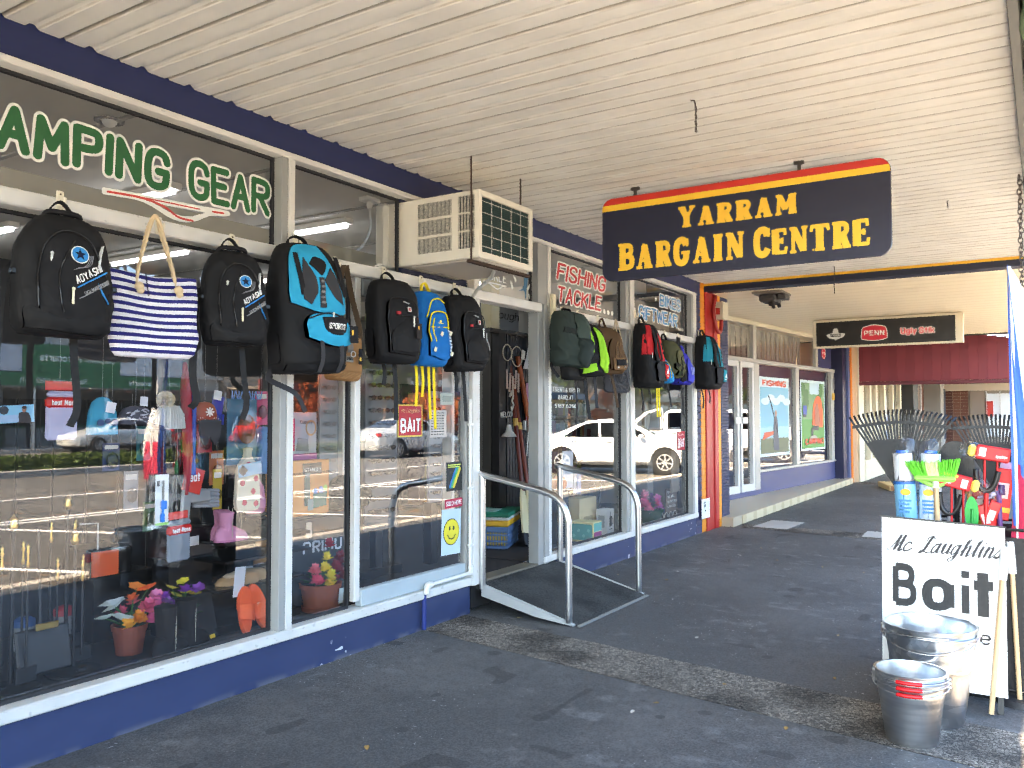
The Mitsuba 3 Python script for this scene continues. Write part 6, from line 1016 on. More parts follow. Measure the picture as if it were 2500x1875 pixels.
def paddle(k, bot, top, col, tip, bw=.07):
    b, t = np.array(bot), np.array(top); d = (t - b) / np.linalg.norm(t - b); L = np.linalg.norm(t - b); u = np.cross(d, [0, 1, 0]); u /= np.linalg.norm(u); v = np.cross(d, u)
    add(k, 'shaft', tube([b + d * .5, b + d * (L - .0)], [.02, .022], 10), col, True); add(k, 'collar', tube([b + d * (L * .62), b + d * (L * .66)], .026, 10), P((190, 150, 70), .5), True)
    fl = Polygon(spline([(-.02, .52), (-bw * .75, .40), (-bw, .16), (-bw * .75, .0), (bw * .75, 0), (bw, .16), (bw * .75, .40), (.02, .52), (-.02, .52)], 50)).buffer(0)
    add(k, 'blade', place(extr(fl.intersection(sbox(-1, .11, 1, 2)), .018), b - v * .009, u, d, v), P((214, 202, 160), .5), 40); add(k, 'tip', place(extr(fl.intersection(sbox(-1, 0, 1, .11)), .019), b - v * .0095, u, d, v), tip, 40)
paddle(k, (6.50, 3.98, .22), (6.84, 4.40, 1.96), P((92, 38, 26), .35), P((30, 30, 32), .5))
k = thing('paddle', 'short paddle with a cream blade and maroon tip leaning in the doorway, right one', 'paddle'); paddle(k, (6.62, 3.97, .22), (6.90, 4.42, 1.9), P((110, 46, 28), .35), P((88, 26, 30), .5))
k = thing('long_oar', 'orange brown timber oar leaning in the doorway behind the paddles', 'oar'); add(k, 'shaft', tube([(7.06, 4.29, 1.24), (6.90, 4.34, 1.98)], [.028, .024], 10), P((150, 74, 34), .4), True); add(k, 'grip', tube([(7.12, 4.27, .98), (7.06, 4.29, 1.24)], .031, 10), BLACKP, True); add(k, 'lower_shaft', tube([(7.26, 4.2, .22), (7.12, 4.27, .98)], .022, 10), P((60, 40, 32), .4), True)
k = thing('fishing_rack', 'black slatted display rack standing just inside the doorway', 'rack'); add(k, 'top_bar', box(6.42, 7.25, 4.34, 4.40, 2.18, 2.22), BLACKP); add(k, 'back_panel', [box(6.74 + .05 * i, 6.78 + .05 * i, 4.36, 4.39, .2, 2.18) for i in range(10)], P((38, 40, 44), .5)); add(k, 'upright', box(6.54, 6.66, 4.32, 4.40, .2, 2.18), P((18, 18, 19), .5))
k = thing('cream_post', 'square cream post inside the doorway', 'post'); add(k, 'post', box(6.56, 6.70, 4.42, 4.54, 2.23, 3.19), P((196, 182, 140), .6)); add(k, 'lower_post', box(6.57, 6.69, 4.43, 4.53, .2, 2.23), P((60, 58, 54), .6))
k = thing('welcome_bell', 'metal WELCOME plate with a seahorse and a hanging bell', 'bell'); add(k, 'lettering', on_plane(fit(words2d('WELCOME', 1, 2.2, 2, cap=2), 6.50, 1.38, 6.76, 1.44), (0, 4.28, 0), EX, EZ, .006), P((150, 150, 146), .4, .4)); add(k, 'seahorse', on_plane(LineString(spline([(6.69, 1.60), (6.66, 1.585), (6.70, 1.63), (6.72, 1.58), (6.70, 1.54), (6.725, 1.50), (6.70, 1.455), (6.685, 1.475)], 30)).buffer(.012), (0, 4.28, 0), EX, EZ, .006), P((150, 150, 146), .4, .4)); add(k, 'bell', lathe([(0, .12), (.02, .11), (.035, .05), (.075, 0), (.068, 0), (.03, .05), (0, .1)], (6.62, 4.26, 1.20), 20), P((186, 184, 178), .4, .3), 40); add(k, 'cord', hang(6.62, 4.27, 1.31, 1.39), LINEM)
k = thing('dream_catcher', 'pair of pale hooped dream catchers hanging from the rack', 'dream catcher'); add(k, 'hoop', [moved(trimesh.creation.torus(r, .005, 24, 6), c, rotx(math.pi / 2)) for r, c in ((.075, (6.56, 4.24, 1.99)), (.095, (6.70, 4.22, 1.96)))], P((190, 176, 156), .7), True); add(k, 'feather', [obox((6.54 + .05 * i, 4.23, 1.74 - .03 * (i % 3)), (.03, .003, .18), roty(.1 * (i % 2))) for i in range(5)], P((170, 150, 140), .8)); add(k, 'cord', [hang(6.56, 4.24, 2.06, 2.2), hang(6.70, 4.22, 2.05, 2.2)], LINEM); add(k, 'swing_tag', obox((6.78, 4.2, 1.98), (.06, .003, .09), roty(.2)), P((200, 196, 186), .6))
k = thing('white_cloth', 'white cloth hanging from the right end of the doorway rack', 'cloth'); add(k, 'cloth', lofted((7.08, 4.3, 1.86), [(0, 0, 0, .14, .03), (.02, 0, .12, .1, .03), (.03, 0, .3, .03, .02), (.035, 0, .42, .008, .008)], 8), P((196, 196, 196), .8))
for i, (lb_, x, c) in enumerate((('pale board with dark handwriting high inside the doorway', 5.95, (120, 122, 124)),)):
    k = thing('inside_sign', lb_, 'sign'); add(k, 'board', box(9.0, 10.2, 6.4, 6.43, 2.1, 3.0), P(c, .6))
    for t_, z, m, w in (('Through', 2.72, DARK, 1.2), ('to', 2.52, DARK, 1.2), ('T and C', 2.24, P((120, 40, 34), .6), 2.2)): add(k, 'lettering', on_plane(fit(words2d(t_, 1, w, 2, .15), 9.30, z, 9.30 + .13 * len(t_), z + .15), (0, 6.398, 0), EX, EZ, .002), m)
k = thing('toy_poster', 'pink and mauve poster of soft shapes inside the doorway', 'poster'); add(k, 'sheet', box(7.0, 7.3, 4.30, 4.306, 1.32, 1.72), P((170, 130, 160), .6)); add(k, 'print', [on_plane(Point(7.08 + .07 * (i % 3), 1.42 + .09 * (i // 3)).buffer(.03), (0, 4.299, 0), EX, EZ, .001) for i in range(9)], P((110, 80, 110), .6)); add(k, 'easel', [tube([(7.05, 4.3, 1.32), (7.0, 4.3, 1.0)], .006, 5), tube([(7.22, 4.3, 1.32), (7.3, 4.3, 1.0)], .006, 5)], WHITE)
gr_ = random.Random(21)
PAL = [P(c, .5) for c in ((80, 44, 40), (44, 60, 80), (110, 100, 50), (48, 72, 50), (110, 110, 106), (30, 30, 34), (84, 50, 78), (116, 66, 40))]
def gondola(x, y, w, label, n=5, z1=1.8, seed=1):
    g = random.Random(seed); k = thing('gondola_shelf', label, 'shelf unit')
    add(k, 'back', box(x, x + w, y + .3, y + .34, .2, z1), P((44, 44, 46), .6))
    for i in range(n):
        z = .25 + i * (z1 - .3) / n; add(k, 'shelf', box(x, x + w, y, y + .3, z, z + .02), P((90, 90, 90), .5))
        xx = x + .02
        while xx < x + w - .1:
            ww = g.uniform(.05, .14); hh = g.uniform(.1, (z1 - .3) / n - .05); add(k, 'goods', box(xx, xx + ww * .92, y + .03, y + .22, z + .021, z + .021 + hh, .004), g.choice(PAL)); xx += ww
gondola(8.2, 6.6, 1.2, 'dim shelf unit of small goods straight inside the doorway', seed=2); gondola(9.0, 5.2, 1.2, 'shelf unit of packets behind the right window', 5, 1.7, 3)
# ================================================================ right window
k, pr, pp = carton('teal_carton', 'teal and pink patterned carton low in the right window', 7.10, 3.70, .207, .24, .2, .19, P((226, 214, 150), .5), -math.pi / 2 + .06)
pp(rrect(-.108, .02, .108, .17, .02), P((98, 168, 156), .5)); pp(unary_union([Point(-.08 + .05 * i, .06 + .05 * (i % 2)).buffer(.015) for i in range(4)]), P((130, 190, 176), .5), t=2)
add(k, 'side_print', [moved(box(.1202, .1212, -.09, .09, .10, .178), (7.10, 3.70, .207), rotz(-math.pi / 2 + .06))], P((98, 168, 156), .5)); add(k, 'side_print', [moved(box(.1202, .1212, -.09, .09, .015, .095), (7.10, 3.70, .207), rotz(-math.pi / 2 + .06))], P((150, 50, 110), .5))
k, pr, pp = carton('coffee_press_carton', 'white carton with a pictured coffee press in the right window', 7.55, 3.72, .207, .15, .12, .26, P((206, 206, 204), .5), -.05); pp(unary_union([sbox(-.025, .09, .025, .19), LineString([(0, .19), (0, .23)]).buffer(.004), LineString(spline([(.025, .17), (.05, .16), (.05, .12), (.025, .11)], 12)).buffer(.004), sbox(-.03, .06, .03, .066)]), P((60, 66, 66), .5)); add(k, 'side_print', moved(box(-.0762, -.0752, -.035, .035, .08, .2), (7.55, 3.72, .207), rotz(-.05)), P((150, 152, 152), .5))
k = thing('grey_planter', 'small grey planter with a tall dark tag in the right window', 'planter'); pot(k, 8.05, 3.80, .207, .07, .15, P((86, 90, 92), .6)); add(k, 'tag', obox((8.05, 3.80, .45), (.06, .004, .22), roty(-.2)), P((40, 42, 46), .5))
k = thing('flower_basket', 'dark green tub of pink silk flowers in the far right window', 'flower tub'); pot(k, 8.50, 3.69, .207, .15, .17, P((28, 58, 44), .5), 1.15)
bouquet(k, 8.50, 3.69, .36, [(-.15, -.06, .06, .06, 7, 3, (210, 84, 124)), (-.1, -.08, .0, .055, 7, 3, (222, 120, 150)), (-.06, 0, .14, .055, 7, 3, (226, 150, 176)), (0, -.06, .05, .055, 7, 3, (70, 40, 80)), (.08, -.08, .04, .055, 7, 3, (204, 60, 110)), (.14, -.05, .08, .055, 7, 3, (206, 100, 170)), (.17, -.08, .0, .05, 7, 3, (190, 90, 170)), (.05, .0, .12, .05, 7, 3, (90, 50, 100))], 17, 24, .14)
k = thing('hanging_tool_cards', 'white and blue hanging packs at the left of the right window', 'packs'); add(k, 'pack', [obox((7.03, 3.86, .88), (.2, .02, .36), np.eye(3), .006), obox((7.25, 3.88, .74), (.12, .03, .22), roty(.06), .01)], P((186, 192, 200), .5)); add(k, 'blue_pack', obox((7.25, 3.856, .73), (.08, .02, .2), roty(.06), .008), P((84, 116, 170), .5)); add(k, 'hanger', [hang(7.03, 3.86, 1.05, 1.7), hang(7.25, 3.88, .84, 1.7)], LINEM)
k = thing('basketball', 'orange basketball behind the left end of the right window', 'basketball'); add(k, 'ball', ball((6.86, 3.86, .76), .075, 3), P((176, 86, 44), .6), True); add(k, 'stand', box(6.78, 6.94, 3.8, 3.94, .2, .69), P((40, 42, 46), .6))
k, pr, pp = carton('cream_box', 'cream box in the middle of the right window', 7.38, 3.92, .207, .36, .2, .38, P((206, 186, 140), .5)); pp(rrect(-.1, .05, .1, .2, .02), P((180, 160, 120), .5))
k = thing('walking_stick', 'black hooked walking stick hanging in the right window', 'walking stick'); add(k, 'stick', tube(spline([(7.50, 3.78, .76), (7.52, 3.78, .81), (7.58, 3.78, .81), (7.60, 3.78, .76), (7.54, 3.78, .55), (7.53, 3.78, .44)], 40), .011, 8), BLACKP, True)
k = thing('grey_hats', 'heap of dark hats in the right window', 'hats'); add(k, 'hats', [ball((7.42 + .1 * i, 3.9, .66 + .03 * i), .1, 2, (1.2, .7, .5)) for i in range(2)], cloth(40, 40, 44), True)
k = thing('light_on_plaque', 'brown timber plaque lettered WE WILL LEAVE OUR LIGHT ON in the far window', 'plaque'); add(k, 'board', box(8.90, 9.24, 3.62, 3.635, .30, .56), P((92, 78, 68), .6))
for i, t_ in enumerate(('Welcome', 'WE WILL', 'LEAVE OUR', 'LIGHT ON')): add(k, 'lettering', on_plane(fit(words2d(t_, 1, 1.6, 2, cap=2), 8.94, .51 - .055 * i, 8.94 + .03 * len(t_), .54 - .055 * i), (0, 3.6185, 0), EX, EZ, .001), P((196, 190, 180), .6))
k = thing('scroll_stand', 'white wire scroll stand at the foot of the far window', 'stand'); add(k, 'wire', [moved(trimesh.creation.torus(.05, .005, 20, 6), (8.72 + .13 * i, 3.60, .255), rotx(math.pi / 2)) for i in range(4)], P((190, 186, 178), .5), True)
k = thing('weathered_board', 'tall grey weathered timber board standing in the far right window', 'board'); add(k, 'board', [box(8.96 + .085 * i, 9.04 + .085 * i, 3.58, 3.60, .52, 1.22) for i in range(3)], P((120, 108, 92), .7)); add(k, 'stand', box(9.0, 9.2, 3.61, 3.615, .565, .6), P((60, 56, 52), .7)); add(k, 'cap', box(8.94, 9.23, 3.575, 3.605, 1.22, 1.26), P((150, 150, 146), .6))
k = thing('stone_horse_head', 'grey stone animal head ornament in the far right window', 'ornament'); add(k, 'head', [lofted((8.55, 3.72, 1.2), [(0, 0, 0, .03, .03), (.02, 0, .1, .05, .04), (.05, 0, .2, .05, .04), (.06, 0, .26, .03, .03), (.06, 0, .29, .012, .012)], 14)], P((120, 112, 96), .8), True); add(k, 'ear', [obox((8.6, 3.71, 1.5), (.02, .015, .06), roty(.2)), obox((8.63, 3.73, 1.5), (.02, .015, .06), roty(.4))], P((120, 112, 96), .8)); add(k, 'plinth', box(8.47, 8.63, 3.66, 3.78, .2, 1.2), P((96, 92, 84), .7))
k = thing('ceiling_outlet', 'white ceiling outlet with a hanging cord behind the glass left of the air conditioner', 'outlet')
add(k, 'plate', box(5.05, 5.21, 4.62, 4.72, 3.165, 3.2, .005), P((206, 204, 196), .5)); add(k, 'plug', lathe([(0, 0), (.02, 0), (.028, .05), (0, .05)], (5.13, 4.67, 3.115), 12), P((206, 204, 196), .5)); add(k, 'cord', tube(spline([(5.13, 4.67, 3.12), (5.14, 4.67, 2.95), (5.06, 4.67, 2.8), (4.94, 4.67, 2.68), (4.90, 4.67, 2.4)], 24), .009, 6), P((180, 178, 170), .5), True)

# more of the crowded window stock
sx_ = random.Random(77)
for lb_, x, y, z, w, h, c in (('red hanging packet between the hats and the blue gloves', 3.00, 3.95, 1.28, .10, .16, (176, 44, 52)), ('pink hanging packet beside the window post', 3.40, 3.95, 1.45, .09, .2, (196, 60, 110)), ('silver torch packet behind the lighter card', 2.58, 3.98, 1.02, .08, .2, (130, 134, 140)), ('green packet low behind the orange tool box', 2.78, 4.1, .86, .10, .16, (50, 96, 60)), ('yellow handled packet beside the hot water bottle', 3.02, 3.86, 1.0, .06, .22, (190, 160, 60)), ('teal packet near the red umbrella', 2.66, 4.0, 1.26, .08, .18, (40, 104, 112)), ('navy packet under the knitted hats', 2.45, 3.95, 1.2, .09, .14, (40, 50, 90)), ('clear and orange packet behind the pink boots', 3.20, 4.1, 1.10, .1, .2, (190, 110, 60))):
    k = thing('hanging_packet', lb_, 'packet'); add(k, 'backing_card', box(x - w / 2, x + w / 2, y, y + .003, z - h / 2, z + h / 2), P(c, .5)); add(k, 'contents', ball((x, y - .012, z - h * .12), w * .36, 1, (1, .4, 1.3)), P(tuple(int(v * .55) for v in c), .4), True); add(k, 'title_strip', box(x - w * .4, x + w * .4, y - .002, y - .0005, z + h * .28, z + h * .42), P((206, 202, 196), .5)); add(k, 'hanger', hang(x, y, z + h / 2, z + h / 2 + .4), LINEM)
for lb_, x, y, c, h in (('stacked tin with a red lid at the back of the left window', 2.45, 4.35, (150, 40, 44), .16), ('squat blue tin at the back of the left window', 2.30, 4.45, (50, 76, 120), .12), ('tall silver flask at the back of the left window', 2.72, 4.62, (150, 152, 154), .3)):
    k = thing('tin', lb_, 'tin'); add(k, 'can', lathe([(0, 0), (.05, 0), (.05, h), (0, h)], (x, y, .206), 20), P((120, 120, 118), .3), 30); add(k, 'lid', lathe([(0, 0), (.052, 0), (.052, .03), (.03, .045), (0, .045)], (x, y, .206 + h), 20), P(c, .4), 30)
# ================================================================ the next shop: an angled front behind a tiled step
ns = thing('next_shop', 'next door shop with a dark blue angled front, glass doors and two posters', 'shop')
NU = np.array([1, -.0915, 0]); NU /= np.linalg.norm(NU); NV = np.array([NU[1], -NU[0], 0.0])      # along the front; out to the street
NO = np.array([12.5, 4.03, 0.0])
def nf(x): return (x - 12.5) / NU[0]
def nb_box(xa, xb, out0, out1, z0, z1, b=0.0): return place(box(nf(xa), nf(xb), out0, out1, z0, z1, b), NO, NU, NV, (0, 0, 1))
NBL, NDK, NAL = P((62, 68, 108), .45), P((24, 26, 56), .4), P((176, 172, 162), .4)
struct('tiled_step', place(extr(Polygon([(10.3, 3.30), (17.95, 3.30), (17.95, 3.6), (17.6, 3.62), (12.5, 4.08), (10.3, 4.30)]), .13), (0, 0, -.015), (1, 0, 0), (0, 1, 0), (0, 0, 1)), P((178, 164, 140), .35))
for i in range(47): add('tiled_step', 'edge_tile', box(10.65 + .155 * i, 10.80 + .155 * i, 3.285, 3.299, .004, .112, .004), P((206, 190, 154), .4) if i % 3 else P((192, 174, 138), .4))
add(ns, 'plinth', nb_box(13.56, 17.62, -.10, .0, .1, .46), NBL)
add(ns, 'doorstep', nb_box(10.3, 13.56, -.12, .03, .1, .19), NBL)
add(ns, 'sill', nb_box(13.56, 17.6, -.04, .03, .46, .50, .004), NAL); add(ns, 'transom', nb_box(10.3, 17.6, -.05, .03, 2.235, 2.30, .004), NAL); add(ns, 'head_trim', nb_box(10.3, 17.6, -.05, .03, 2.84, 2.90), P((206, 196, 170), .5))
for xa, xb in ((13.40, 13.62), (15.34, 15.52), (17.38, 17.56)): add(ns, 'mullion', nb_box(xa, xb, -.045, .02, .19 if xa < 13.5 else .5, 2.235, .004), NAL)
for xa, xb in ((13.38, 13.52), (16.48, 16.6)): add(ns, 'mullion', nb_box(xa, xb, -.045, .02, 2.30, 2.84, .004), NAL)
def npane(xa, xb, z0, z1, out=-.03):
    a, b = NO + NU * nf(xa) + NV * out, NO + NU * nf(xb) + NV * out
    return trimesh.Trimesh([(*a[:2], z0), (*b[:2], z0), (*b[:2], z1), (*a[:2], z1)], [[0, 1, 2], [0, 2, 3]], process=False)
for xa, xb, z0, z1 in ((13.62, 15.34, .5, 2.235), (15.52, 17.38, .5, 2.235), (10.3, 13.38, 2.30, 2.84), (13.52, 16.48, 2.30, 2.84)): add(ns, 'window', npane(xa, xb, z0, z1), 'glass_mat')
for i, (xa, xb) in enumerate(((11.0, 11.9), (11.92, 12.80), (12.86, 13.40))):
    k = add(ns, 'door', npane(xa + .06, xb - .06, .28, 2.16), 'glass_mat'); add(k, 'frame', [nb_box(xa, xa + .07, -.045, .015, .19, 2.235), nb_box(xb - .07, xb, -.045, .015, .19, 2.235), nb_box(xa + .07, xb - .07, -.045, .015, .19, .30), nb_box(xa + .07, xb - .07, -.045, .015, 2.15, 2.235)], P((206, 204, 198), .4))
    add(k, 'handle', nb_box(xb - .20 if i == 1 else xa + .01, xb if i == 1 else xa + .2, .02, .05, 1.26, 1.36, .004), P((222, 220, 212), .4))
add(ns, 'backing_panel', [nb_box(11.0, 13.4, -.30, -.28, .19, 2.235), nb_box(13.6, 17.5, -.14, -.12, .46, 2.235)], NDK)
add(ns, 'blind_slats', [nb_box(10.9 + .11 * i, 10.98 + .11 * i, -.25 - .01 * (i % 2), -.24 - .01 * (i % 2), 2.28, 2.86) for i in range(50)], P((150, 144, 130), .7), kind='stuff')
add(ns, 'inside', nb_box(10.3, 17.6, -1.6, -1.55, .1, 3.0), P((70, 66, 62), .8)); add(ns, 'infill_panel', nb_box(16.6, 17.40, -.02, .02, 2.30, 2.78), P((52, 56, 92), .5)); add(ns, 'upper_wall', box(9.85, 18.2, 4.45, 9.5, 2.97, 5.2), P((190, 182, 166), .7)); add(ns, 'wall_return', box(10.55, 10.62, 3.5, 4.5, .12, 2.9), NBL)
k = add(ns, 'badge', place(extr(Point(0, 0).buffer(.12, 12), .006), NO + NU * nf(16.92) + NV * .022 + np.array([0, 0, 2.59]), NU, (0, 0, 1), NV), P((190, 40, 54), .5)); add(k, 'print', place(extr(unary_union([sbox(-.07, -.02 + .024 * i, .07, -.01 + .024 * i) for i in range(2)]).union(Point(0, 0).buffer(.105, 12).difference(Point(0, 0).buffer(.095, 12))), .003), NO + NU * nf(16.92) + NV * .029 + np.array([0, 0, 2.59]), NU, (0, 0, 1), NV), P((226, 220, 214), .5))
for z, m in ((2.0, SILVER), (1.9, SILVER), (1.68, P((206, 160, 60), .5))): add(ns, 'hinge', nb_box(17.42, 17.54, .021, .04, z, z + .14), m)
add(ns, 'lettering', place(extr(fit(words2d('Next', 1, 1.5, 2), 0, 0, .34, .16), .004), NO + NU * nf(12.28) + NV * -.26 + np.array([0, 0, 1.90]), NU, (0, 0, 1), NV), P((206, 160, 40), .5))
def poster(xa, xb, z0, z1, label):
    k = thing('window_poster', label, 'poster'); W_ = nf(xb) - nf(xa); o = NO + NU * nf(xa) + NV * -.02
    def pp(poly, mat, t=0, nm='print'): return add(k, nm, place(extr(poly, .003), o + NV * (.003 * t + .001), NU, (0, 0, 1), NV), mat)
    pp(sbox(0, z0, W_, z1), P((196, 214, 216), .5), 0, 'sheet'); return k, pp, W_
k, pp, W_ = poster(13.70, 15.08, .70, 2.03, 'tall FISHING poster with a blue sky and an angler in the next shop window')
pp(sbox(.04, 1.18, W_ - .04, 1.86), P((120, 176, 196), .5), 1, 'sky_print'); pp(sbox(.04, 1.0, W_ - .04, 1.2), P((150, 190, 196), .5), 1, 'sea_print'); pp(sbox(.04, .75, W_ - .04, 1.01), P((96, 104, 76), .5), 1, 'shore_print')
pp(fit(words2d('FISHING', 1, 2.4, 2.0, cap=2), .13, 1.87, 1.24, 1.985), P((206, 70, 40), .5), 2, 'lettering')
pp(unary_union([affinity.scale(Point(.25 + .25 * i, 1.62 + .06 * (i % 2)).buffer(.1), 1.8, .6) for i in range(5)]), P((196, 216, 222), .5), 2, 'cloud_print'); pp(Polygon(spline([(.62, .8), (.60, 1.1), (.64, 1.3), (.72, 1.38), (.8, 1.3), (.82, 1.1), (.86, .8), (.62, .8)], 40)), P((74, 80, 92), .5), 2, 'angler_print'); pp(Point(.72, 1.42).buffer(.05), P((170, 130, 110), .5), 3, 'angler_print'); pp(LineString([(.8, 1.1), (.5, 1.6), (.38, 1.72)]).buffer(.012), P((40, 44, 50), .5), 3, 'rod_print'); pp(Polygon([(.1, .98), (.6, 1.06), (.6, 1.12), (.2, 1.10)]), P((206, 90, 60), .5), 3, 'boat_print')
k, pp, W_ = poster(15.68, 17.07, .73, 2.04, 'CAMPING poster with green grass and an orange tent in the next shop window')
pp(sbox(.05, 1.3, W_ - .05, 1.99), P((110, 146, 96), .5), 1, 'trees_print'); pp(sbox(.05, .77, W_ - .05, 1.31), P((70, 140, 52), .5), 1, 'grass_print'); pp(sbox(.5, 1.78, 1.05, 1.99), P((176, 200, 206), .5), 2, 'sky_print')
[pp(q, P((70, 112, 56), .5), 2, 'trees_print') for q in polys(unary_union([affinity.scale(Point(.15 + .09 * (i % 3) + .9 * (i > 5), 1.5 + .12 * (i % 4)).buffer(.11), 1, 1.2) for i in range(10)]))]
pp(Polygon(spline([(.62, 1.2), (.68, 1.55), (.85, 1.72), (1.05, 1.74), (1.2, 1.6), (1.26, 1.2), (1.1, 1.15), (.62, 1.2)], 40)), P((224, 96, 44), .5), 3, 'tent_print'); pp(Polygon(spline([(.74, 1.2), (.78, 1.5), (.9, 1.62), (1.0, 1.5), (1.04, 1.2), (.74, 1.2)], 30)), P((170, 90, 60), .5), 4, 'tent_print'); pp(unary_union([sbox(.66, 1.1, .98, 1.18), sbox(.56, 1.0, .66, 1.15), sbox(.12, 1.35, .28, 1.55)]), P((40, 44, 52), .5), 4, 'gear_print'); pp(sbox(.10, 1.4, .3, 1.56), P((44, 70, 160), .5), 5, 'gear_print'); pp(affinity.scale(Point(.7, .93).buffer(.16), 1.3, .5), P((160, 152, 140), .5), 3, 'rock_print'); pp(fit(words2d('CAMPING', 1, 2.4, 2.0, cap=2), .2, .83, 1.25, .955), P((216, 76, 44), .5), 6, 'lettering')
k = thing('corner_post', 'dark blue corner post with an orange edge at the far end of the next shop', 'post'); add(k, 'post', box(17.64, 18.02, 3.40, 3.72, .1, 2.9), P((26, 29, 62), .45)); add(k, 'face', box(18.02, 18.18, 3.36, 3.74, 0, 2.9), P((84, 92, 128), .5)); add(k, 'orange_edge', box(18.18, 18.30, 3.34, 3.74, 0, 2.9), P((230, 126, 36), .5))
# ================================================================ the shops beyond
fs = thing('cream_shop', 'cream rendered shop with timber framed windows beyond the next shop', 'shop')
CRM = P((222, 196, 158), .6); CR2 = P((214, 202, 172), .55)
add(fs, 'corner_pier', box(18.32, 18.36, 3.26, 3.7, 0, 3.4), CRM); add(fs, 'pier', box(18.36, 18.9, 3.22, 3.24, 0, 3.4), CR2); add(fs, 'wall', [box(18.37, 26, 3.9, 8, 0, 4.8), box(18.37, 18.9, 3.245, 3.9, 0, 3.4)], CRM)
add(fs, 'plinth', box(18.9, 24.5, 3.2, 3.3, 0, .42), CR2); add(fs, 'head', box(18.9, 24.5, 3.2, 3.3, 2.3, 3.1), CR2)
for x in (19.4, 20.15, 21.3, 22.6, 23.9): add(fs, 'mullion', box(x, x + .22, 3.18, 3.28, .42, 2.3, .006), CR2)
for xa, xb in ((18.9, 19.4), (19.62, 20.15), (20.37, 21.3), (21.52, 22.6), (22.82, 23.9)): add(fs, 'window', trimesh.Trimesh([(xa, 3.25, .42), (xb, 3.25, .42), (xb, 3.25, 2.3), (xa, 3.25, 2.3)], [[0, 1, 2], [0, 2, 3]], process=False), 'glass_mat')
add(fs, 'window_notice', box(20.5, 21.2, 3.262, 3.268, .55, 1.1), P((196, 190, 176), .6)); add(fs, 'window_notice', box(21.6, 22.4, 3.262, 3.268, .75, 1.4), P((70, 110, 170), .6)); add(fs, 'lettering', on_plane(fit(words2d('Curtains & Blinds', 1, 1.2, 1.8, .3), 20.55, .62, 21.15, .74), (0, 3.261, 0), EX, EZ, .002), P((90, 84, 76), .6)); add(fs, 'inside_panel', box(19, 24.4, 3.7, 3.72, .3, 2.6), P((120, 104, 70), .8))
mf = thing('maroon_fascia', 'maroon boarded canopy end spanning the pavement beyond the black lightbox', 'canopy')
for i in range(22):
    y0 = 3.3 - .16 * i; zt = 3.0 - max(0, i - 12) * .028
    add(mf, 'fascia_board', box(18.42, 18.46, y0 - .1592, y0, 2.07, zt, .003), P((124, 44, 52), .55) if i % 2 else P((118, 41, 49), .55))
add(mf, 'backing', [box(18.463, 18.48, 3.3 - .16 * 13 + .002, 3.3, 2.07, 2.93), box(18.463, 18.48, -.25, 3.3 - .16 * 13, 2.07, 2.66)], P((96, 34, 40), .6))
add(mf, 'bottom_rail', box(18.40, 18.56, -.25, 3.3, 2.0, 2.066), P((92, 28, 36), .5)); add(mf, 'ceiling', box(18.56, 30, -.2, 3.9, 2.62, 2.66), P((206, 190, 160), .6)); add(mf, 'roof', box(18.5, 30, 1.0, 3.9, 2.67, 2.9), P((100, 40, 44), .6))
for i in range(14): add(mf, 'ceiling_batten', box(18.8 + .8 * i, 18.86 + .8 * i, -.2, 3.9, 2.58, 2.618), P((190, 176, 146), .6))
br_ = thing('brick_shop', 'brown brick shop with a dark doorway farther along the pavement', 'shop')
add(br_, 'wall', box(26.05, 36, 3.4, 8, 0, 4.5), P((106, 72, 58), .8)); rb2 = random.Random(9); BKM = [P(c, .8) for c in ((112, 70, 54), (98, 62, 50), (124, 82, 62))]
for i in range(26):
    for j in range(4): add(br_, 'brick', box(26.1 + .24 * j + .12 * (i % 2), 26.33 + .24 * j + .12 * (i % 2), 3.385, 3.4, .02 + .086 * i, .098 + .086 * i), BKM[rb2.randrange(3)])
add(br_, 'pier', box(25.0, 26.0, 3.0, 3.5, 0, 2.6), P((60, 62, 60), .6)); add(br_, 'door', box(27.4, 29.6, 3.36, 3.39, .05, 2.3), P((120, 100, 84), .6)); add(br_, 'door_frame', [box(28.4, 28.5, 3.33, 3.36, .05, 2.3), box(29.6, 29.8, 3.33, 3.4, 0, 2.4)], P((196, 190, 180), .5)); add(br_, 'end_pier', box(31, 32, 2.9, 3.4, 0, 2.7), P((150, 144, 132), .7)); add(br_, 'canopy', box(26, 48, -.2, 3.5, 2.75, 2.95), P((196, 184, 160), .6)); add(br_, 'canopy_edge', box(25.9, 26, -.2, 3.5, 2.55, 2.95), P((210, 200, 176), .6)); add(br_, 'display_window', box(32.2, 36, 3.34, 3.38, .3, 2.4), P((196, 200, 204), .3))
far = thing('far_shop', 'pale far shop with white veranda posts at the end of the pavement', 'shop'); add(far, 'wall', box(36.05, 60, 3.4, 9, 0, 4.6), P((206, 200, 190), .7)); add(far, 'window', [box(37 + 2.4 * i, 39 + 2.4 * i, 3.36, 3.395, .4, 2.4) for i in range(8)], P((90, 100, 110), .15)); add(far, 'notice', box(32.4, 33.2, 3.30, 3.335, 1.5, 1.9), P((196, 60, 50), .5)); add(far, 'veranda_post', [box(40 + 4 * i, 40.12 + 4 * i, -.1, .02, 0, 2.75) for i in range(4)], P((214, 208, 196), .5))
cs = thing('corner_shop', 'brick and white framed shop closing the far end of the covered pavement', 'shop')
add(cs, 'wall_face', box(38, 38.3, -.4, 3.4, 0, 2.9), P((150, 140, 126), .7)); add(cs, 'brick_pier', box(37.9, 37.99, 2.55, 3.4, 0, 2.7), P((158, 128, 108), .8)); add(cs, 'door', box(37.92, 37.99, 2.0, 2.5, .05, 2.3), P((150, 132, 116), .6))
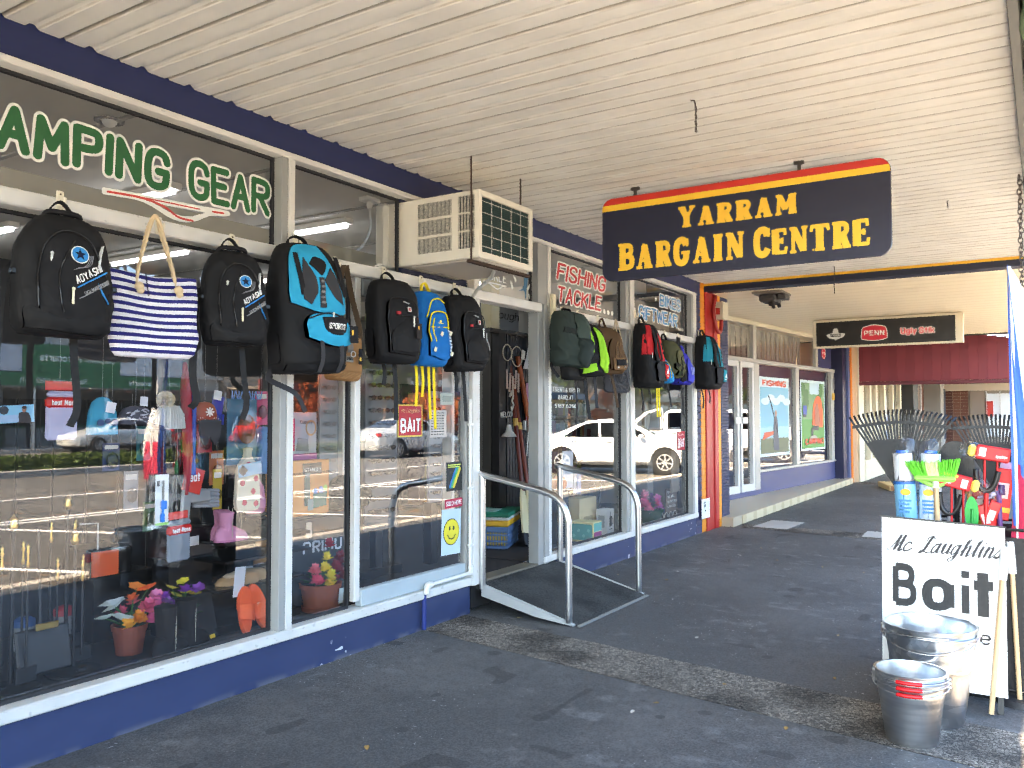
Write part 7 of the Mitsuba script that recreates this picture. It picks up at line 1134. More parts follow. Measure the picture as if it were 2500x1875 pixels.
for i in range(4):
    f = add(cs, 'display_pane', box(37.94, 37.99, .1 + .46 * i, .52 + .46 * i, .5, 2.2), P((226, 230, 232), .2)); add(f, 'frame', box(37.90, 37.939, .52 + .46 * i, .56 + .46 * i, .4, 2.3), P((214, 212, 206), .5))
for i in range(20):
    for j in range(3): add(cs, 'brick', box(37.885, 37.899, 2.57 + .27 * j, 2.82 + .27 * j, .03 + .13 * i, .148 + .13 * i), BKM[(i * 3 + j * 2) % 3])
add(cs, 'sill_band', box(37.9, 37.939, .05, 1.98, .3, .398), P((190, 180, 164), .6)); add(cs, 'notice', box(37.9, 37.935, 1.7, 1.95, 1.3, 1.9), P((196, 60, 50), .5)); add(cs, 'head_band', box(37.88, 37.99, -.4, 3.4, 2.32, 2.6), P((206, 190, 166), .6))
k = thing('timber_offcut', 'short offcut of pale timber lying on the far pavement', 'timber'); add(k, 'block', obox((17.1, 2.42, .05), (1.0, .35, .1), rotz(.35), .01), P((206, 176, 120), .6)); add(k, 'end_grain', obox((16.62, 2.25, .05), (.01, .3, .08), rotz(.35)), P((150, 96, 60), .7))
# ================================================================ the street that the windows mirror
TYRE, RIM, GLZ, CHR = P((20, 20, 21), .8), P((186, 188, 190), .3, .7), P((18, 22, 26), .05, coat=1.0), P((200, 200, 200), .2, 1.0)
def car(label, x, y, heading, paint, ute=False, s=1.0, tail=None):
    k = thing('parked_car' if not ute else 'parked_ute', label, 'car' if not ute else 'ute')
    # stations: x, half width, sill, shoulder, top, half width at the top
    if not ute: st = [(-2.28, .62, .34, .62, .70, .52), (-2.22, .74, .28, .78, .92, .60), (-2.0, .82, .26, .90, 1.0, .66), (-1.55, .87, .24, .93, 1.05, .66), (-1.2, .885, .24, .94, 1.20, .62), (-.75, .89, .24, .94, 1.38, .60), (-.2, .89, .24, .935, 1.44, .60), (.25, .89, .24, .925, 1.42, .60), (.6, .89, .24, .915, 1.30, .61), (.95, .885, .24, .90, 1.10, .64), (1.2, .88, .24, .885, .965, .68), (1.7, .86, .24, .82, .88, .66), (2.1, .78, .26, .70, .76, .58), (2.3, .62, .32, .56, .62, .46)]
    else: st = [(-2.5, .82, .5, .98, 1.02, .78), (-2.45, .88, .46, 1.0, 1.04, .84), (-.62, .9, .42, 1.02, 1.06, .84), (-.6, .9, .42, 1.04, 1.60, .62), (-.45, .9, .42, 1.04, 1.70, .62), (.2, .9, .42, 1.04, 1.72, .62), (.5, .9, .42, 1.04, 1.62, .62), (1.0, .9, .42, 1.03, 1.2, .66), (1.2, .9, .42, 1.02, 1.10, .72), (1.9, .88, .42, .98, 1.03, .72), (2.35, .82, .42, .86, .92, .66), (2.45, .74, .46, .76, .82, .58)]
    st = np.array(st); xs = np.unique(np.r_[st[:, 0], np.linspace(st[0, 0], st[-1, 0], 46 if not ute else 20)]); S = np.stack([np.interp(xs, st[:, 0], st[:, i]) for i in range(6)], 1)
    if not ute: 
        for _ in range(2): S[2:-2, 1:] = .25 * S[1:-3, 1:] + .5 * S[2:-2, 1:] + .25 * S[3:-1, 1:]
    half = [lambda q: (q[1] * .8, q[2]), lambda q: (q[1] * .96, q[2] + .05), lambda q: (q[1] * .985, q[2] + .16), lambda q: (q[1], .5 * (q[2] + q[3])), lambda q: (q[1] * .99, q[3] - .06), lambda q: (q[1] * .95, q[3]), lambda q: (q[5] + .05 * (q[1] - q[5]), q[4] - .055), lambda q: (q[5] * .88, q[4] - .012), lambda q: (q[5] * .45, q[4])]
    rings = []
    for q in S:
        h = [f(q) for f in half]; rings.append([(q[0], a, z) for a, z in h] + [(q[0], -a, z) for a, z in reversed(h)])
    M = (np.array([x, y, -.15]), np.array([math.cos(heading), math.sin(heading), 0]) * s, np.array([-math.sin(heading), math.cos(heading), 0]) * s, np.array([0, 0, 1.0]) * s)
    A = lambda nm, m, mat, sm=False, par=k: add(par, nm, place(trimesh.util.concatenate(m) if isinstance(m, list) else m, *M), mat, sm)
    A('body', loft(rings), paint, 40)
    def at(xx): return [np.interp(xx, xs, S[:, i]) for i in range(6)]
    def sidept(xx, z, sg, off=.008):
        q = at(xx); a0, z0 = q[1] * .95, q[3]; a1, z1 = q[5] + .05 * (q[1] - q[5]), q[4] - .055
        t = np.clip((z - z0) / max(z1 - z0, .02), 0, 1); return (xx, sg * (a0 + (a1 - a0) * t + off), z)
    def sidewin(pts, sg):
        v, f = fine(Polygon(pts), .12); P3 = np.array([sidept(a, b, sg, .010 if l > .5 else -.01) for a, b, l, _ in v]); t = trimesh.Trimesh(P3, f, process=False)
        if t.volume < 0: t.invert()
        return t
    wins = [[(-1.30, .97), (-.95, 1.20), (-.72, 1.31), (-.40, 1.345), (-.36, .97)], [(-.30, .97), (-.33, 1.345), (.2, 1.335), (.42, 1.27), (.56, .965)], [(.62, .96), (.50, 1.22), (.80, 1.05), (.86, .96)]] if not ute else [[(-.5, 1.08), (-.48, 1.6), (.0, 1.62), (.0, 1.08)], [(.06, 1.08), (.06, 1.62), (.42, 1.58), (.80, 1.2), (.85, 1.08)]]
    for sg in (1, -1):
        for w in wins: A('side_window', sidewin(w, sg), GLZ)
    def topwin(xa, xb):
        v = []; n = 8
        for i in range(n + 1):
            xx = xa + (xb - xa) * i / n; q = at(xx)
            for b in (-.86, -.45, 0, .45, .86): v.append((xx, b * q[5], q[4] + .012 - .012 * (abs(b) > .8)))
        t = trimesh.Trimesh(v, grid_faces(n + 1, 5, False), process=False)
        if t.face_normals[:, 2].mean() < 0: t.invert()
        return t
    A('windscreen', topwin(.32, 1.08) if not ute else topwin(.52, 1.12), GLZ); 
    if not ute: A('rear_window', topwin(-1.5, -.85), GLZ)
    wb = (-1.32, 1.33) if not ute else (-1.45, 1.5); R = .325 if not ute else .36
    for xx in wb:
        for sg in (1, -1):
            A('wheel_arch', lathe([(0, 0), (R * 1.16, 0), (R * 1.16, .05), (0, .05)], (xx, sg * (at(xx)[1] - .042 if sg > 0 else at(xx)[1] + .004 - .012), R + .02), 28, rotx(-math.pi / 2)), P((14, 14, 15), .9))
            kk = A('wheel', lathe([(.2, 0), (R * .9, 0), (R, .03), (R, .17), (R * .9, .2), (R * .66, .2), (R * .62, .17), (.2, .17)], (xx, sg * (at(xx)[1] - .17) if sg > 0 else -at(xx)[1] - .03, R), 28, rotx(-math.pi / 2)), TYRE, 40)
            yo = sg * (at(xx)[1] + .022)
            A('rim', [lathe([(R * .56, 0), (R * .66, 0), (R * .66, .012), (R * .56, .012)], (xx, yo - .006, R), 28, rotx(-math.pi / 2)), lathe([(0, 0), (R * .16, 0), (R * .16, .014), (0, .014)], (xx, yo - .007, R), 16, rotx(-math.pi / 2))] + [obox((xx + R * .36 * math.sin(2 * math.pi * i / 7), yo, R + R * .36 * math.cos(2 * math.pi * i / 7)), (R * .13, .012, R * .5), roty(2 * math.pi * i / 7)) for i in range(7)], RIM, par=kk)
    for sg in (1, -1):
        A('headlight', sidewin([(1.75, .70), (1.78, .78), (2.1, .72), (2.15, .64)], sg) if 0 else obox((2.12 if not ute else 2.38, sg * .60, .66 if not ute else .84), (.16, .26, .12), rotz(-.35 * sg), .03), P((214, 218, 220), .1, coat=1.0)); A('tail_light', obox((-2.13 if not ute else -2.47, sg * .66 if not ute else sg * .8, .84 if not ute else .86), (.18, .24, .14) if not ute else (.08, .14, .24), rotz(.35 * sg), .03), P((190, 24, 26), .15, coat=1.0))
        A('mirror', obox((.74, sg * .98, .99 if not ute else 1.12), (.12, .16, .11), np.eye(3), .03), paint)
        A('door_seam', [obox((xx, sg * (at(xx)[1] * .995 + .0), .58), (.008, .012, .6), np.eye(3)) for xx in ((.62, -.33) if not ute else (.85, -.55))], P((40, 40, 42), .6)); A('door_handle', [obox((xx, sg * (at(xx)[1] + .012), .84 if not ute else .95), (.16, .02, .025), np.eye(3), .008) for xx in ((-.1, -1.0) if not ute else (-.3,))], CHR)
        A('sill_strip', obox((0, sg * (at(0)[1] + .004), .30 if not ute else .46), (2.0, .02, .05), np.eye(3), .008), P((60, 60, 62), .5))
    A('underbody', box(-2.0, 2.0, -.7, .7, .16, .32), P((18, 18, 18), .9)); A('number_plate', [box(2.28, 2.30, -.18, .18, .38, .48), box(-2.31, -2.285, -.18, .18, .62, .72)] if not ute else [box(2.45, 2.47, -.18, .18, .5, .6)], P((206, 206, 200), .5))
    if ute:
        A('tray', box(-2.42, -.66, -.8, .8, 1.03, 1.075), P((40, 40, 42), .7)); A('ladder_rack', [tube([(-.7, sg * .78, 1.04), (-.72, sg * .78, 1.74), (-.72, 0, 1.76)], .025, 8) for sg in (1, -1)] + [tube([(-1.9, sg * .78, 1.04), (-1.2, sg * .78, 1.6), (-.72, sg * .78, 1.74)], .02, 8) for sg in (1, -1)], P((214, 214, 210), .3, .5))
    return k
HD = math.atan2(1.0, .36)
WCAR, SCAR = P((226, 228, 228), .22, coat=1.0), P((186, 190, 192), .22, .35, coat=1.0)
car('white sedan parked at the kerb, mirrored in the right window', 20.45, -2.72, HD, WCAR)
car('white ute with a ladder rack in the next bay, mirrored behind the white sedan', 26.2, -3.0, HD, WCAR, True)
car('white sedan farther along the bays, mirrored at the far right window edge', 33.6, -2.6, HD, WCAR)
car('silver sedan parked across the street, mirrored in the left window', 21.15, -26.6, math.pi + .02, SCAR)
car('red sedan across the street, mirrored beside the silver sedan', 28.6, -26.5, math.pi, P((150, 24, 28), .25, coat=1.0))
car('silver grey sedan in the nearer lane bay, mirrored in the sliding window', 24.2, -13.2, .05, SCAR)
car('dark blue sedan across the street behind the tree', 44.0, -26.4, math.pi, P((30, 40, 66), .25, coat=1.0))
# person across the street
def person(x, y, label):
    k = thing('person', label, 'person'); J = dict(hip=(0, 0, .92, .145), chest=(0, .0, 1.28, .165), neck=(0, .01, 1.47, .06), head=(0, .03, 1.62, .098))
    for sg, n in ((1, 'r'), (-1, 'l')): J |= {n + 'h': (.09 * sg, 0, .88, .105), n + 'k': (.11 * sg, .02, .48, .068), n + 'a': (.12 * sg, 0, .09, .045), n + 't': (.13 * sg, .15, .035, .035), n + 's': (.19 * sg, 0, 1.40, .062), n + 'e': (.25 * sg, .12, 1.16, .046), n + 'w': (.08 * sg, .30, 1.40, .033)}
    def bone(a, b):
        pts = []
        for q in (J[a], J[b]): pts.append(ball(q[:3], q[3], 2).vertices)
        m = trimesh.convex.convex_hull(np.vstack(pts)); return m3.Manifold(m3.Mesh(np.asarray(m.vertices, np.float32), np.asarray(m.faces, np.uint32)))
    def fuse(bs):
        u = bone(*bs[0])
        for b in bs[1:]: u = u + bone(*b)
        u = u.refine_to_length(.03); me = u.to_mesh(); t = trimesh.Trimesh(me.vert_properties[:, :3], me.tri_verts); trimesh.smoothing.filter_taubin(t, iterations=12); return moved(t, (x, y, -.15 + .15))
    legs = [('hip', 'rh'), ('hip', 'lh'), ('rh', 'rk'), ('rk', 'ra'), ('lh', 'lk'), ('lk', 'la'), ('ra', 'rt'), ('la', 'lt')]; top = [('hip', 'chest'), ('chest', 'neck'), ('chest', 'rs'), ('chest', 'ls'), ('rs', 're'), ('re', 'rw'), ('ls', 'le'), ('le', 'lw')]
    add(k, 'body', fuse(legs + top + [('neck', 'head')]), P((170, 120, 96), .6), True)
    def grow(d):
        for q in J: J[q] = (*J[q][:3], J[q][3] + d)
    grow(.014); add(k, 'trousers', fuse(legs[:6]), P((30, 33, 44), .8), True); add(k, 'jacket', fuse(top[:1] + top[2:]), P((24, 24, 27), .8), True); add(k, 'shoes', fuse([('ra', 'rt'), ('la', 'lt')]), P((26, 22, 20), .7), True)
    add(k, 'hair', moved(ball((0, .0, 1.66), .1, 2, (1, 1, .75)), (x, y, 0)), P((52, 40, 32), .8), True)
    add(k, 'nose', moved(ball((0, .135, 1.615), .014, 1), (x, y, 0)), P((170, 120, 96), .6), True)
    for sg in (1, -1):
        hk = add(k, 'hand', moved(ball((.06 * sg, .335, 1.435), .04, 2, (.5, .8, 1)), (x, y, 0)), P((170, 120, 96), .6), True)
        for i in range(4): add(k, 'finger', moved(tube([(.05 * sg, .345 + .012 * i, 1.455), (.025 * sg, .36 + .012 * i, 1.475 - .004 * i), (.012 * sg, .355 + .01 * i, 1.46)], .008, 6), (x, y, 0)), P((170, 120, 96), .6), True)
    kk = thing('phone', 'dark phone held up by the person across the street', 'phone'); add(kk, 'case', box(x - .04, x + .04, y + .352, y + .362, 1.44, 1.59, .003), BLACKP); add(kk, 'screen', box(x - .036, x + .036, y + .3505, y + .3519, 1.45, 1.58), P((40, 44, 50), .1))
person(19.05, -29.6, 'person in dark clothes standing on the far pavement, mirrored in the left window')
# buildings across the street
hs = thing('agency_building', 'estate agency across the street with a dark green lettered fascia', 'shop'); Y0 = -31.0
add(hs, 'wall', [box(10, 30, -42, Y0 - .3, 0, 6.2), box(10, 18.2, Y0 - .3, Y0, 0, 6.0), box(25.0, 30, Y0 - .3, Y0, 3.3, 6.0)], P((176, 172, 164), .7)); add(hs, 'parapet', box(10, 30, Y0 - .4, Y0 + .1, 6.0, 6.4), P((206, 202, 192), .7)); GRN = P((20, 96, 54), .5)
add(hs, 'green_fascia', box(19.3, 23.9, Y0, Y0 + .12, 3.32, 4.62), GRN); add(hs, 'lower_fascia', box(14.0, 27.6, Y0, Y0 + .16, 2.62, 3.30), GRN); add(hs, 'white_fascia', box(16.2, 19.28, Y0, Y0 + .1, 3.34, 4.7), P((170, 178, 190), .5)); add(hs, 'white_fascia', box(23.92, 27.4, Y0, Y0 + .1, 3.34, 4.3), P((190, 196, 204), .5)); add(hs, 'bright_panel', box(14.2, 16.0, Y0 + .161, Y0 + .2, 2.66, 3.2), P((60, 180, 80), .5))
MX = (-1, 0, 0)
def onh(poly, x, z, m, y): return add(hs, 'lettering', on_plane(poly, (x, y, z), MX, EZ, .006), m)
LW = P((214, 222, 216), .5)
onh(fit(words2d('LANDMARK', 1, 1.4, 2), 0, 0, 1.45, .22), 23.6, 3.86, LW, Y0 + .121); onh(fit(words2d('Harcourts', 1, 2.0, 2), 0, 0, 1.9, .36), 21.95, 3.84, LW, Y0 + .121)
onh(fit(words2d('Real Estate 5182 5611', 1, 1.4, 2.2), 0, 0, 3.0, .25), 22.2, 2.84, LW, Y0 + .161); onh(fit(words2d('LANDMARK', 1, 1.4, 2), 0, 0, 1.2, .2), 27.2, 2.86, LW, Y0 + .161); onh(fit(words2d('Harcourts', 1, 2.0, 2), 0, 0, 1.5, .28), 25.85, 2.84, LW, Y0 + .161)
for i in range(8): 
    f = add(hs, 'window', box(18.4 + .98 * i, 19.32 + .98 * i, Y0 - .28, Y0 - .25, .9, 2.5), P((26, 34, 34), .1)); add(f, 'glazing_bar', [box(18.4 + .98 * i + .3 * j, 18.42 + .98 * i + .3 * j, Y0 - .25, Y0 - .22, .9, 2.5) for j in range(1, 3)] + [box(18.4 + .98 * i, 19.32 + .98 * i, Y0 - .25, Y0 - .22, .9 + .4 * j, .92 + .4 * j) for j in range(1, 4)], P((60, 70, 66), .5))
add(hs, 'dado', box(18.2, 27, Y0 - .29, Y0 - .18, 0, .85), P((150, 152, 150), .7)); add(hs, 'sill', box(18.2, 27, Y0 - .3, Y0 - .12, .85, .92), GRN)
for i in range(6): add(hs, 'veranda_post', box(12 + 3.2 * i, 12.12 + 3.2 * i, -28.4, -28.28, 0, 2.6), P((190, 190, 184), .5))
add(hs, 'veranda', box(10, 30, Y0, -28.2, 2.56, 2.61), P((120, 116, 110), .7))
def block(x0, x1, h, col, win, label, name='shop_building', veranda=True):
    k = thing(name, label, 'building'); add(k, 'wall', box(x0, x1, -42, Y0, 0, h), P(col, .7)); add(k, 'parapet', box(x0, x1, Y0 - .2, Y0 + .15, h - .1, h + .4), P(tuple(min(235, c + 22) for c in col), .7)); n = int((x1 - x0) / 3)
    for i in range(n):
        xa = x0 + (i + .15) * (x1 - x0) / n; xb = x0 + (i + .85) * (x1 - x0) / n; f = add(k, 'window', box(xa, xb, Y0, Y0 + .03, .6, 2.4), P((30, 36, 42), .1)); add(f, 'frame', [box(xa - .05, xb + .05, Y0, Y0 + .06, 2.4, 2.5), box(xa - .05, xb + .05, Y0, Y0 + .06, .5, .6)], P((196, 192, 184), .5))
        if h > 5: add(k, 'upper_window', box(xa + .5, xb - .5, Y0, Y0 + .03, 3.8, 4.9), P((40, 46, 52), .1))
    if veranda:
        add(k, 'veranda', box(x0, x1, Y0, -28.2, 2.8, 2.95), P((110, 104, 98), .7)); add(k, 'veranda_fascia', box(x0, x1, -28.2, -28.12, 2.75, 3.3), P(win, .6)); add(k, 'veranda_post', [box(a, a + .12, -28.35, -28.23, 0, 2.8) for a in np.arange(x0 + .5, x1, 3.5)], P((190, 186, 176), .5))
block(-30, -6, 4.6, (150, 140, 124), (96, 88, 70), 'low tan shops across the street behind the camera'); block(-5.9, 9.9, 5.4, (190, 182, 168), (150, 150, 148), 'cream two storey shop across the street beside the agency'); block(30.1, 46, 5.0, (170, 150, 128), (120, 48, 44), 'brick coloured shops across the street right of the agency'); block(46.1, 70, 6.2, (196, 190, 180), (60, 84, 110), 'tall pale shops far along the other side of the street'); block(70.1, 110, 4.8, (176, 160, 140), (130, 120, 100), 'low shops at the far end of the other side of the street')
# trees
BARK = P((84, 68, 56), .9)
def tree(label, x, y, h, r, leaf, seed, low=.25, n=5200, size=.11, name='street_tree', zb=-.02):
    k = thing(name, label, 'tree'); g = np.random.RandomState(seed); rd = random.Random(seed)
    add(k, 'trunk', tube(spline([(x, y, zb - .1), (x + .05, y, h * .25), (x - .04, y + .06, h * .5), (x, y, h * .85)], 16), np.linspace(.05 * h ** .5, .015, 17) if 0 else .045 * h ** .7 * .5, 8), BARK, True)
    cl = []
    for i in range(11):
        a = rd.uniform(0, 6.28); zz = h * rd.uniform(low + .08, .95); q = math.sin(math.pi * min(1, max(.12, (zz / h - low) / (1.05 - low)))); c = np.array([x + math.cos(a) * r * q * rd.uniform(.3, .8), y + math.sin(a) * r * q * rd.uniform(.3, .8), zz]); cl.append((c, r * rd.uniform(.28, .5)))
        if i < 7: add(k, 'limb', tube(spline([(x, y, zz * .55), ((x + c[0]) / 2, (y + c[1]) / 2, zz * .8), tuple(c)], 8), .02 * h ** .5, 6), BARK, True)
    m = n // len(cl); P_ = []
    for c, rr_ in cl:
        d = g.normal(size=(m, 3)); d /= np.linalg.norm(d, axis=1)[:, None]; P_.append(c + d * (rr_ * g.uniform(.25, 1.1, (m, 1)) ** .6) * [1, 1, .8])
    C_ = np.vstack(P_); C_[:, 2] = np.maximum(C_[:, 2], .05); u = g.normal(size=C_.shape); u /= np.linalg.norm(u, axis=1)[:, None]; w = np.cross(u, g.normal(size=C_.shape)); w /= np.linalg.norm(w, axis=1)[:, None]; sz = size * g.uniform(.6, 1.3, (len(C_), 1))
    V = np.stack([C_ - u * sz, C_ + w * sz * .55, C_ + u * sz, C_ - w * sz * .55], 1).reshape(-1, 3); i = np.arange(len(C_)) * 4; F = np.vstack([np.stack([i, i + 1, i + 2], 1), np.stack([i, i + 2, i + 3], 1)])
    add(k, 'crown', trimesh.Trimesh(V, F, process=False), leaf)
tree('autumn red tree on the median, mirrored in the narrow window pane', 22.3, -16.2, 4.0, 1.3, 'red_leaves', 1, .28); tree('autumn red tree on the median, mirrored beside the doorway', 30.0, -16.3, 6.2, 2.1, 'red_leaves', 2, .06, 7500); tree('autumn red tree far down the median, mirrored in the right window', 48, -16.5, 5.0, 1.7, 'red_leaves', 3, .15)
tree('large green tree on the median, mirrored over the white ute', 44, -17, 9.5, 4.2, 'green_leaves', 4, .32, 8000, .16); tree('large green tree farther along the median', 56, -17.5, 10, 4.4, 'green_leaves', 5, .3, 8000, .17); tree('large green tree at the far end of the median', 70, -17, 10, 4.5, 'green_leaves', 6, .3, 8000, .18); tree('slender green tree beside the kerb far along the street', 52, -9.5, 7, 2.4, 'green_leaves', 7, .35, 5000, .14); tree('green street tree across the road behind the red cars', 37, -25.5, 8, 3.0, 'green_leaves', 8, .35, 6000, .16); tree('green street tree across the road beyond the brick coloured shops', 62, -25, 8.5, 3.2, 'green_leaves', 9, .35, 6000, .17); tree('broad green tree across the road behind the camera', 2, -24.5, 8, 3.2, 'green_leaves', 10, .35, 5000, .17); tree('bushy green tree at the end of the near pavement', 78, -2, 9, 4, 'green_leaves', 12, .25, 6000, .2)
g_r = np.random.RandomState(5); NB = 9000
C_ = np.stack([g_r.uniform(6, 40, NB), g_r.uniform(-16.2, -15.0, NB), g_r.uniform(0, .34, NB)], 1); u = g_r.normal(size=C_.shape); u /= np.linalg.norm(u, axis=1)[:, None]; w_ = np.cross(u, g_r.normal(size=C_.shape)); w_ /= np.linalg.norm(w_, axis=1)[:, None]
V_ = np.stack([C_ - u * .09, C_ + w_ * .05, C_ + u * .09, C_ - w_ * .05], 1).reshape(-1, 3); i_ = np.arange(NB) * 4
kk = add(None, 'median_hedge', trimesh.Trimesh(V_, np.vstack([np.stack([i_, i_ + 1, i_ + 2], 1), np.stack([i_, i_ + 2, i_ + 3], 1)]), process=False), 'green_leaves', kind='stuff'); labels[kk] |= {'label': 'low clipped green hedge along the median strip', 'category': 'hedge'}
k = thing('recycling_bin', 'dark wheeled bin on the far pavement beside the agency', 'bin'); add(k, 'body', lofted((17.4, -28.9, 0), [(0, 0, .06, .22, .24), (0, 0, .9, .28, .3)], 4), P((40, 60, 46), .6)); add(k, 'lid', box(17.1, 17.7, -29.2, -28.6, .9, .96, .02), P((30, 40, 34), .5))
# ================================================================ sign board, buckets and tools at the edge of the pavement
af = thing('sandwich_board', 'white A-frame sign board lettered Bait standing at the edge of the pavement', 'sign')
TL = .08                                            # the board leans back
def bd(y, z, off=0.0): return np.array([4.545 + TL * z - off, y, z])
ez_ = np.array([TL, 0, 1.0]); ez_ /= np.linalg.norm(ez_); ey_ = np.array([0, -1.0, 0]); en_ = np.cross(ey_, ez_)
def onb(poly, mat, nm='lettering', t=0, dep=.0015): return add(af, nm, place(extr(poly, dep), bd(.71, 0) + en_ * (.004 + .0015 * t), ey_, ez_, en_), mat)
onb(Polygon([(.0, .085), (.54, .085), (.54, .868), (.0, .888)]), P((232, 232, 228), .4), 'panel', -6.5, .008)
onb(Polygon([(-.006, .888), (.545, .868), (.545, .876), (-.006, .896)]), BLACKP, 'frame_edge', -5, .014)
for y in (.03, .50): add(af, 'leg', tube([bd(.70 - y, .45) + [.025, 0, 0], bd(.70 - y, 0) + [.03, 0, .0]], .013, 6) if 0 else obox(bd(.70 - y, .25) + [.03, 0, 0], (.024, .024, .50), roty(.08)), P((70, 70, 70), .4, .6))
add(af, 'back_panel', place(box(0, .535, .10, .89, 0, .008), np.array([5.02, .71, 0]), ey_, np.array([-.45, 0, 1]) / 1.0966, np.array([-1, 0, -.45]) / 1.0966), P((214, 214, 210), .5)); 
for y in (.03, .50): add(af, 'leg', obox((4.86, .70 - y, .2), (.024, .024, .44), roty(-.42)), P((70, 70, 70), .4, .6))
INK = P((24, 24, 25), .5); MCF = {}
onb(fit(words2d('B', 1, 2.1, 2.4, 0, 2), .05, .455, .158, .665), INK); onb(fit(words2d('a', 1, 2.3, 2.4, 0, 2), .182, .45, .325, .605), INK); onb(fit(words2d('i', 1, 2.3, 2.4, 0, 2), .355, .452, .388, .652), INK); onb(fit(words2d('t', 1, 2.0, 2.4, 0, 2), .408, .445, .488, .65), INK)
CUR = {'M': '.5:~-1.5,1 -1,0 0,.6 2.2,9 2.6,10|1.5:2.6,10 2.2,1|.5:~2.2,1 2.6,.4 4.6,9 5,10|1.5:~5,10 4.6,1.2 5,0 6,.8', 'c': '.9:~3.4,5 2.6,6.2 1,5.8 0,3.4 .2,1 1.4,0 3,.6 4.4,2', 'L': '.6:~.5,8 .6,10 2.4,10.6 4,9.6|1.5:~2.6,10.4 1.8,7 1.6,3 .6,.6 -.6,0|.6:~-.6,0 -1,1 .6,1.2 3,0 4.6,.2', 'a': '.8:~3.2,5.6 1.6,6.4 .2,4 .2,1 1,0 2.4,1 3.2,5|1.4:3.3,6.2 3.1,1.2|.5:~3.1,1.2 3.4,0 4.6,1.6', 'u': '.5:~-.6,4 0,6 .4,6|1.4:.4,6.2 .3,1.4|.6:~.3,1.4 .8,0 2,.4 3.2,4|1.4:3.3,6.2 3.1,1.2|.5:~3.1,1.2 3.4,0 4.6,1.6', 'g': '.8:~3.2,5.6 1.6,6.4 .2,4 .2,1 1,0 2.4,1 3.2,5|1.4:3.3,6.2 2.9,-2|.6:~2.9,-2 2,-4.4 .4,-4 0,-3 3,0 4.4,1.6', 'h': '.5:~-.8,2 1,6 2,10 1.2,10.6 .7,9|1.4:.7,9 .4,.2|.6:~.4,2 1.6,6 2.8,6.2|1.3:~2.8,6.2 3.2,5 2.8,1 3.2,0|.5:~3.2,0 3.8,0 4.6,1.6', 'l': '.5:~-.8,2 1,6 1.8,10 1.2,10.6 .7,9|1.4:~.7,9 .4,1.2 .8,0|.5:~.8,0 1.4,0 2.2,1.6', 'i': '.5:-.5,3.8 .5,6|1.4:~.5,6.2 .3,1.2 .8,0|.5:~.8,0 1.2,0 2,1.6|.9:.9,8.6 1,9', 'n': '.5:-.5,3.8 .3,6|1.3:.4,6.2 .2,.2|.6:~.2,2 1.4,6 2.6,6.2|1.3:~2.6,6.2 3,5 2.7,1 3.1,0|.5:~3.1,0 3.7,0 4.4,1.6', 's': '.6:-.3,1.6 1.8,6.6|1.3:~1.8,6.6 2.4,4 2.8,1.6 1.6,0 0,.6', ' ': ''}
onb(fit(words2d('Mc Laughlins', 1, .6, .2, .42, 1, CUR), .025, .69, .535, .81), P((40, 40, 42), .5))
onb(fit(words2d('Available', 1, 1.3, 2.2, 0, 2), .07, .315, .475, .385), INK); onb(fit(words2d('Here', 1, 1.3, 2.2, 0, 2), .17, .20, .37, .265), INK)
def bucket(label, x, y, r0, r1, h, mat, z=0.0, beads=(.8, .86), ears=True, hcol=None, swing=0, name='bucket'):
    k = thing(name, label, 'bucket', 'metal buckets in front of the sign board'); t = .004
    def rr_(q): return r0 + (r1 - r0) * q
    out = [(0, 0), (r0, 0)]
    for q in np.linspace(0, 1, 25)[1:]:
        b = sum(.0035 * math.exp(-((q - c) / .012) ** 2) for c in beads); out.append((rr_(q) + b, q * h))
    out += [(r1 + .008, h), (r1 + .009, h + .006), (r1 - .001, h + .006)] + [(rr_(q) - t, q * h) for q in np.linspace(.98, .02, 8)] + [(0, .006)]
    add(k, 'body', lathe(out, (x, y, z), 44), mat, 35)
    for sg in (1, -1): add(k, 'ear', [obox((x + sg * .0, y + sg * (r1 + .006), z + h * .94), (.03, .008, .04), np.eye(3), .003), ball((x, y + sg * (r1 + .012), z + h * .94), .008, 1)], 'steel_mat')
    a = np.linspace(0, math.pi, 20); R1 = r1 + .012
    hp = np.stack([x - np.sin(a) * R1 * math.cos(swing) * 1.02, y + np.cos(a) * R1, z + h * .94 + np.sin(a) * R1 * math.sin(swing)], -1)
    hk = add(k, 'handle', tube(hp, .0032, 6), 'steel_mat', True)
    if hcol: add(hk, 'grip', tube(hp[8:13], .0085, 8), hcol, True)
    return k
RG = P((206, 28, 34), .35)
for i in range(2): bucket(('lower', 'upper')[i] + ' large galvanised bucket of the nested pair against the sign board', 4.325, .468, .135, .192, .40, 'galvanised_mat', .001 + .035 * i, (.62, .66, .93), swing=-.35 if i else .2)
for i in range(3): bucket(('lowest', 'middle', 'topmost')[i] + ' stainless bucket with a red handle grip, nested in front of the galvanised buckets', 4.005, .512, .103, .138, .265, 'steel_mat', .001 + .017 * i, (.72, .76, .80, .84) if i == 0 else (.9,), hcol=RG, swing=-.12 + .06 * i)
add('bucket', 'size_label', obox((4.13, .40, .30), (.003, .05, .05), rotz(.4)), WHITE) if 0 else None
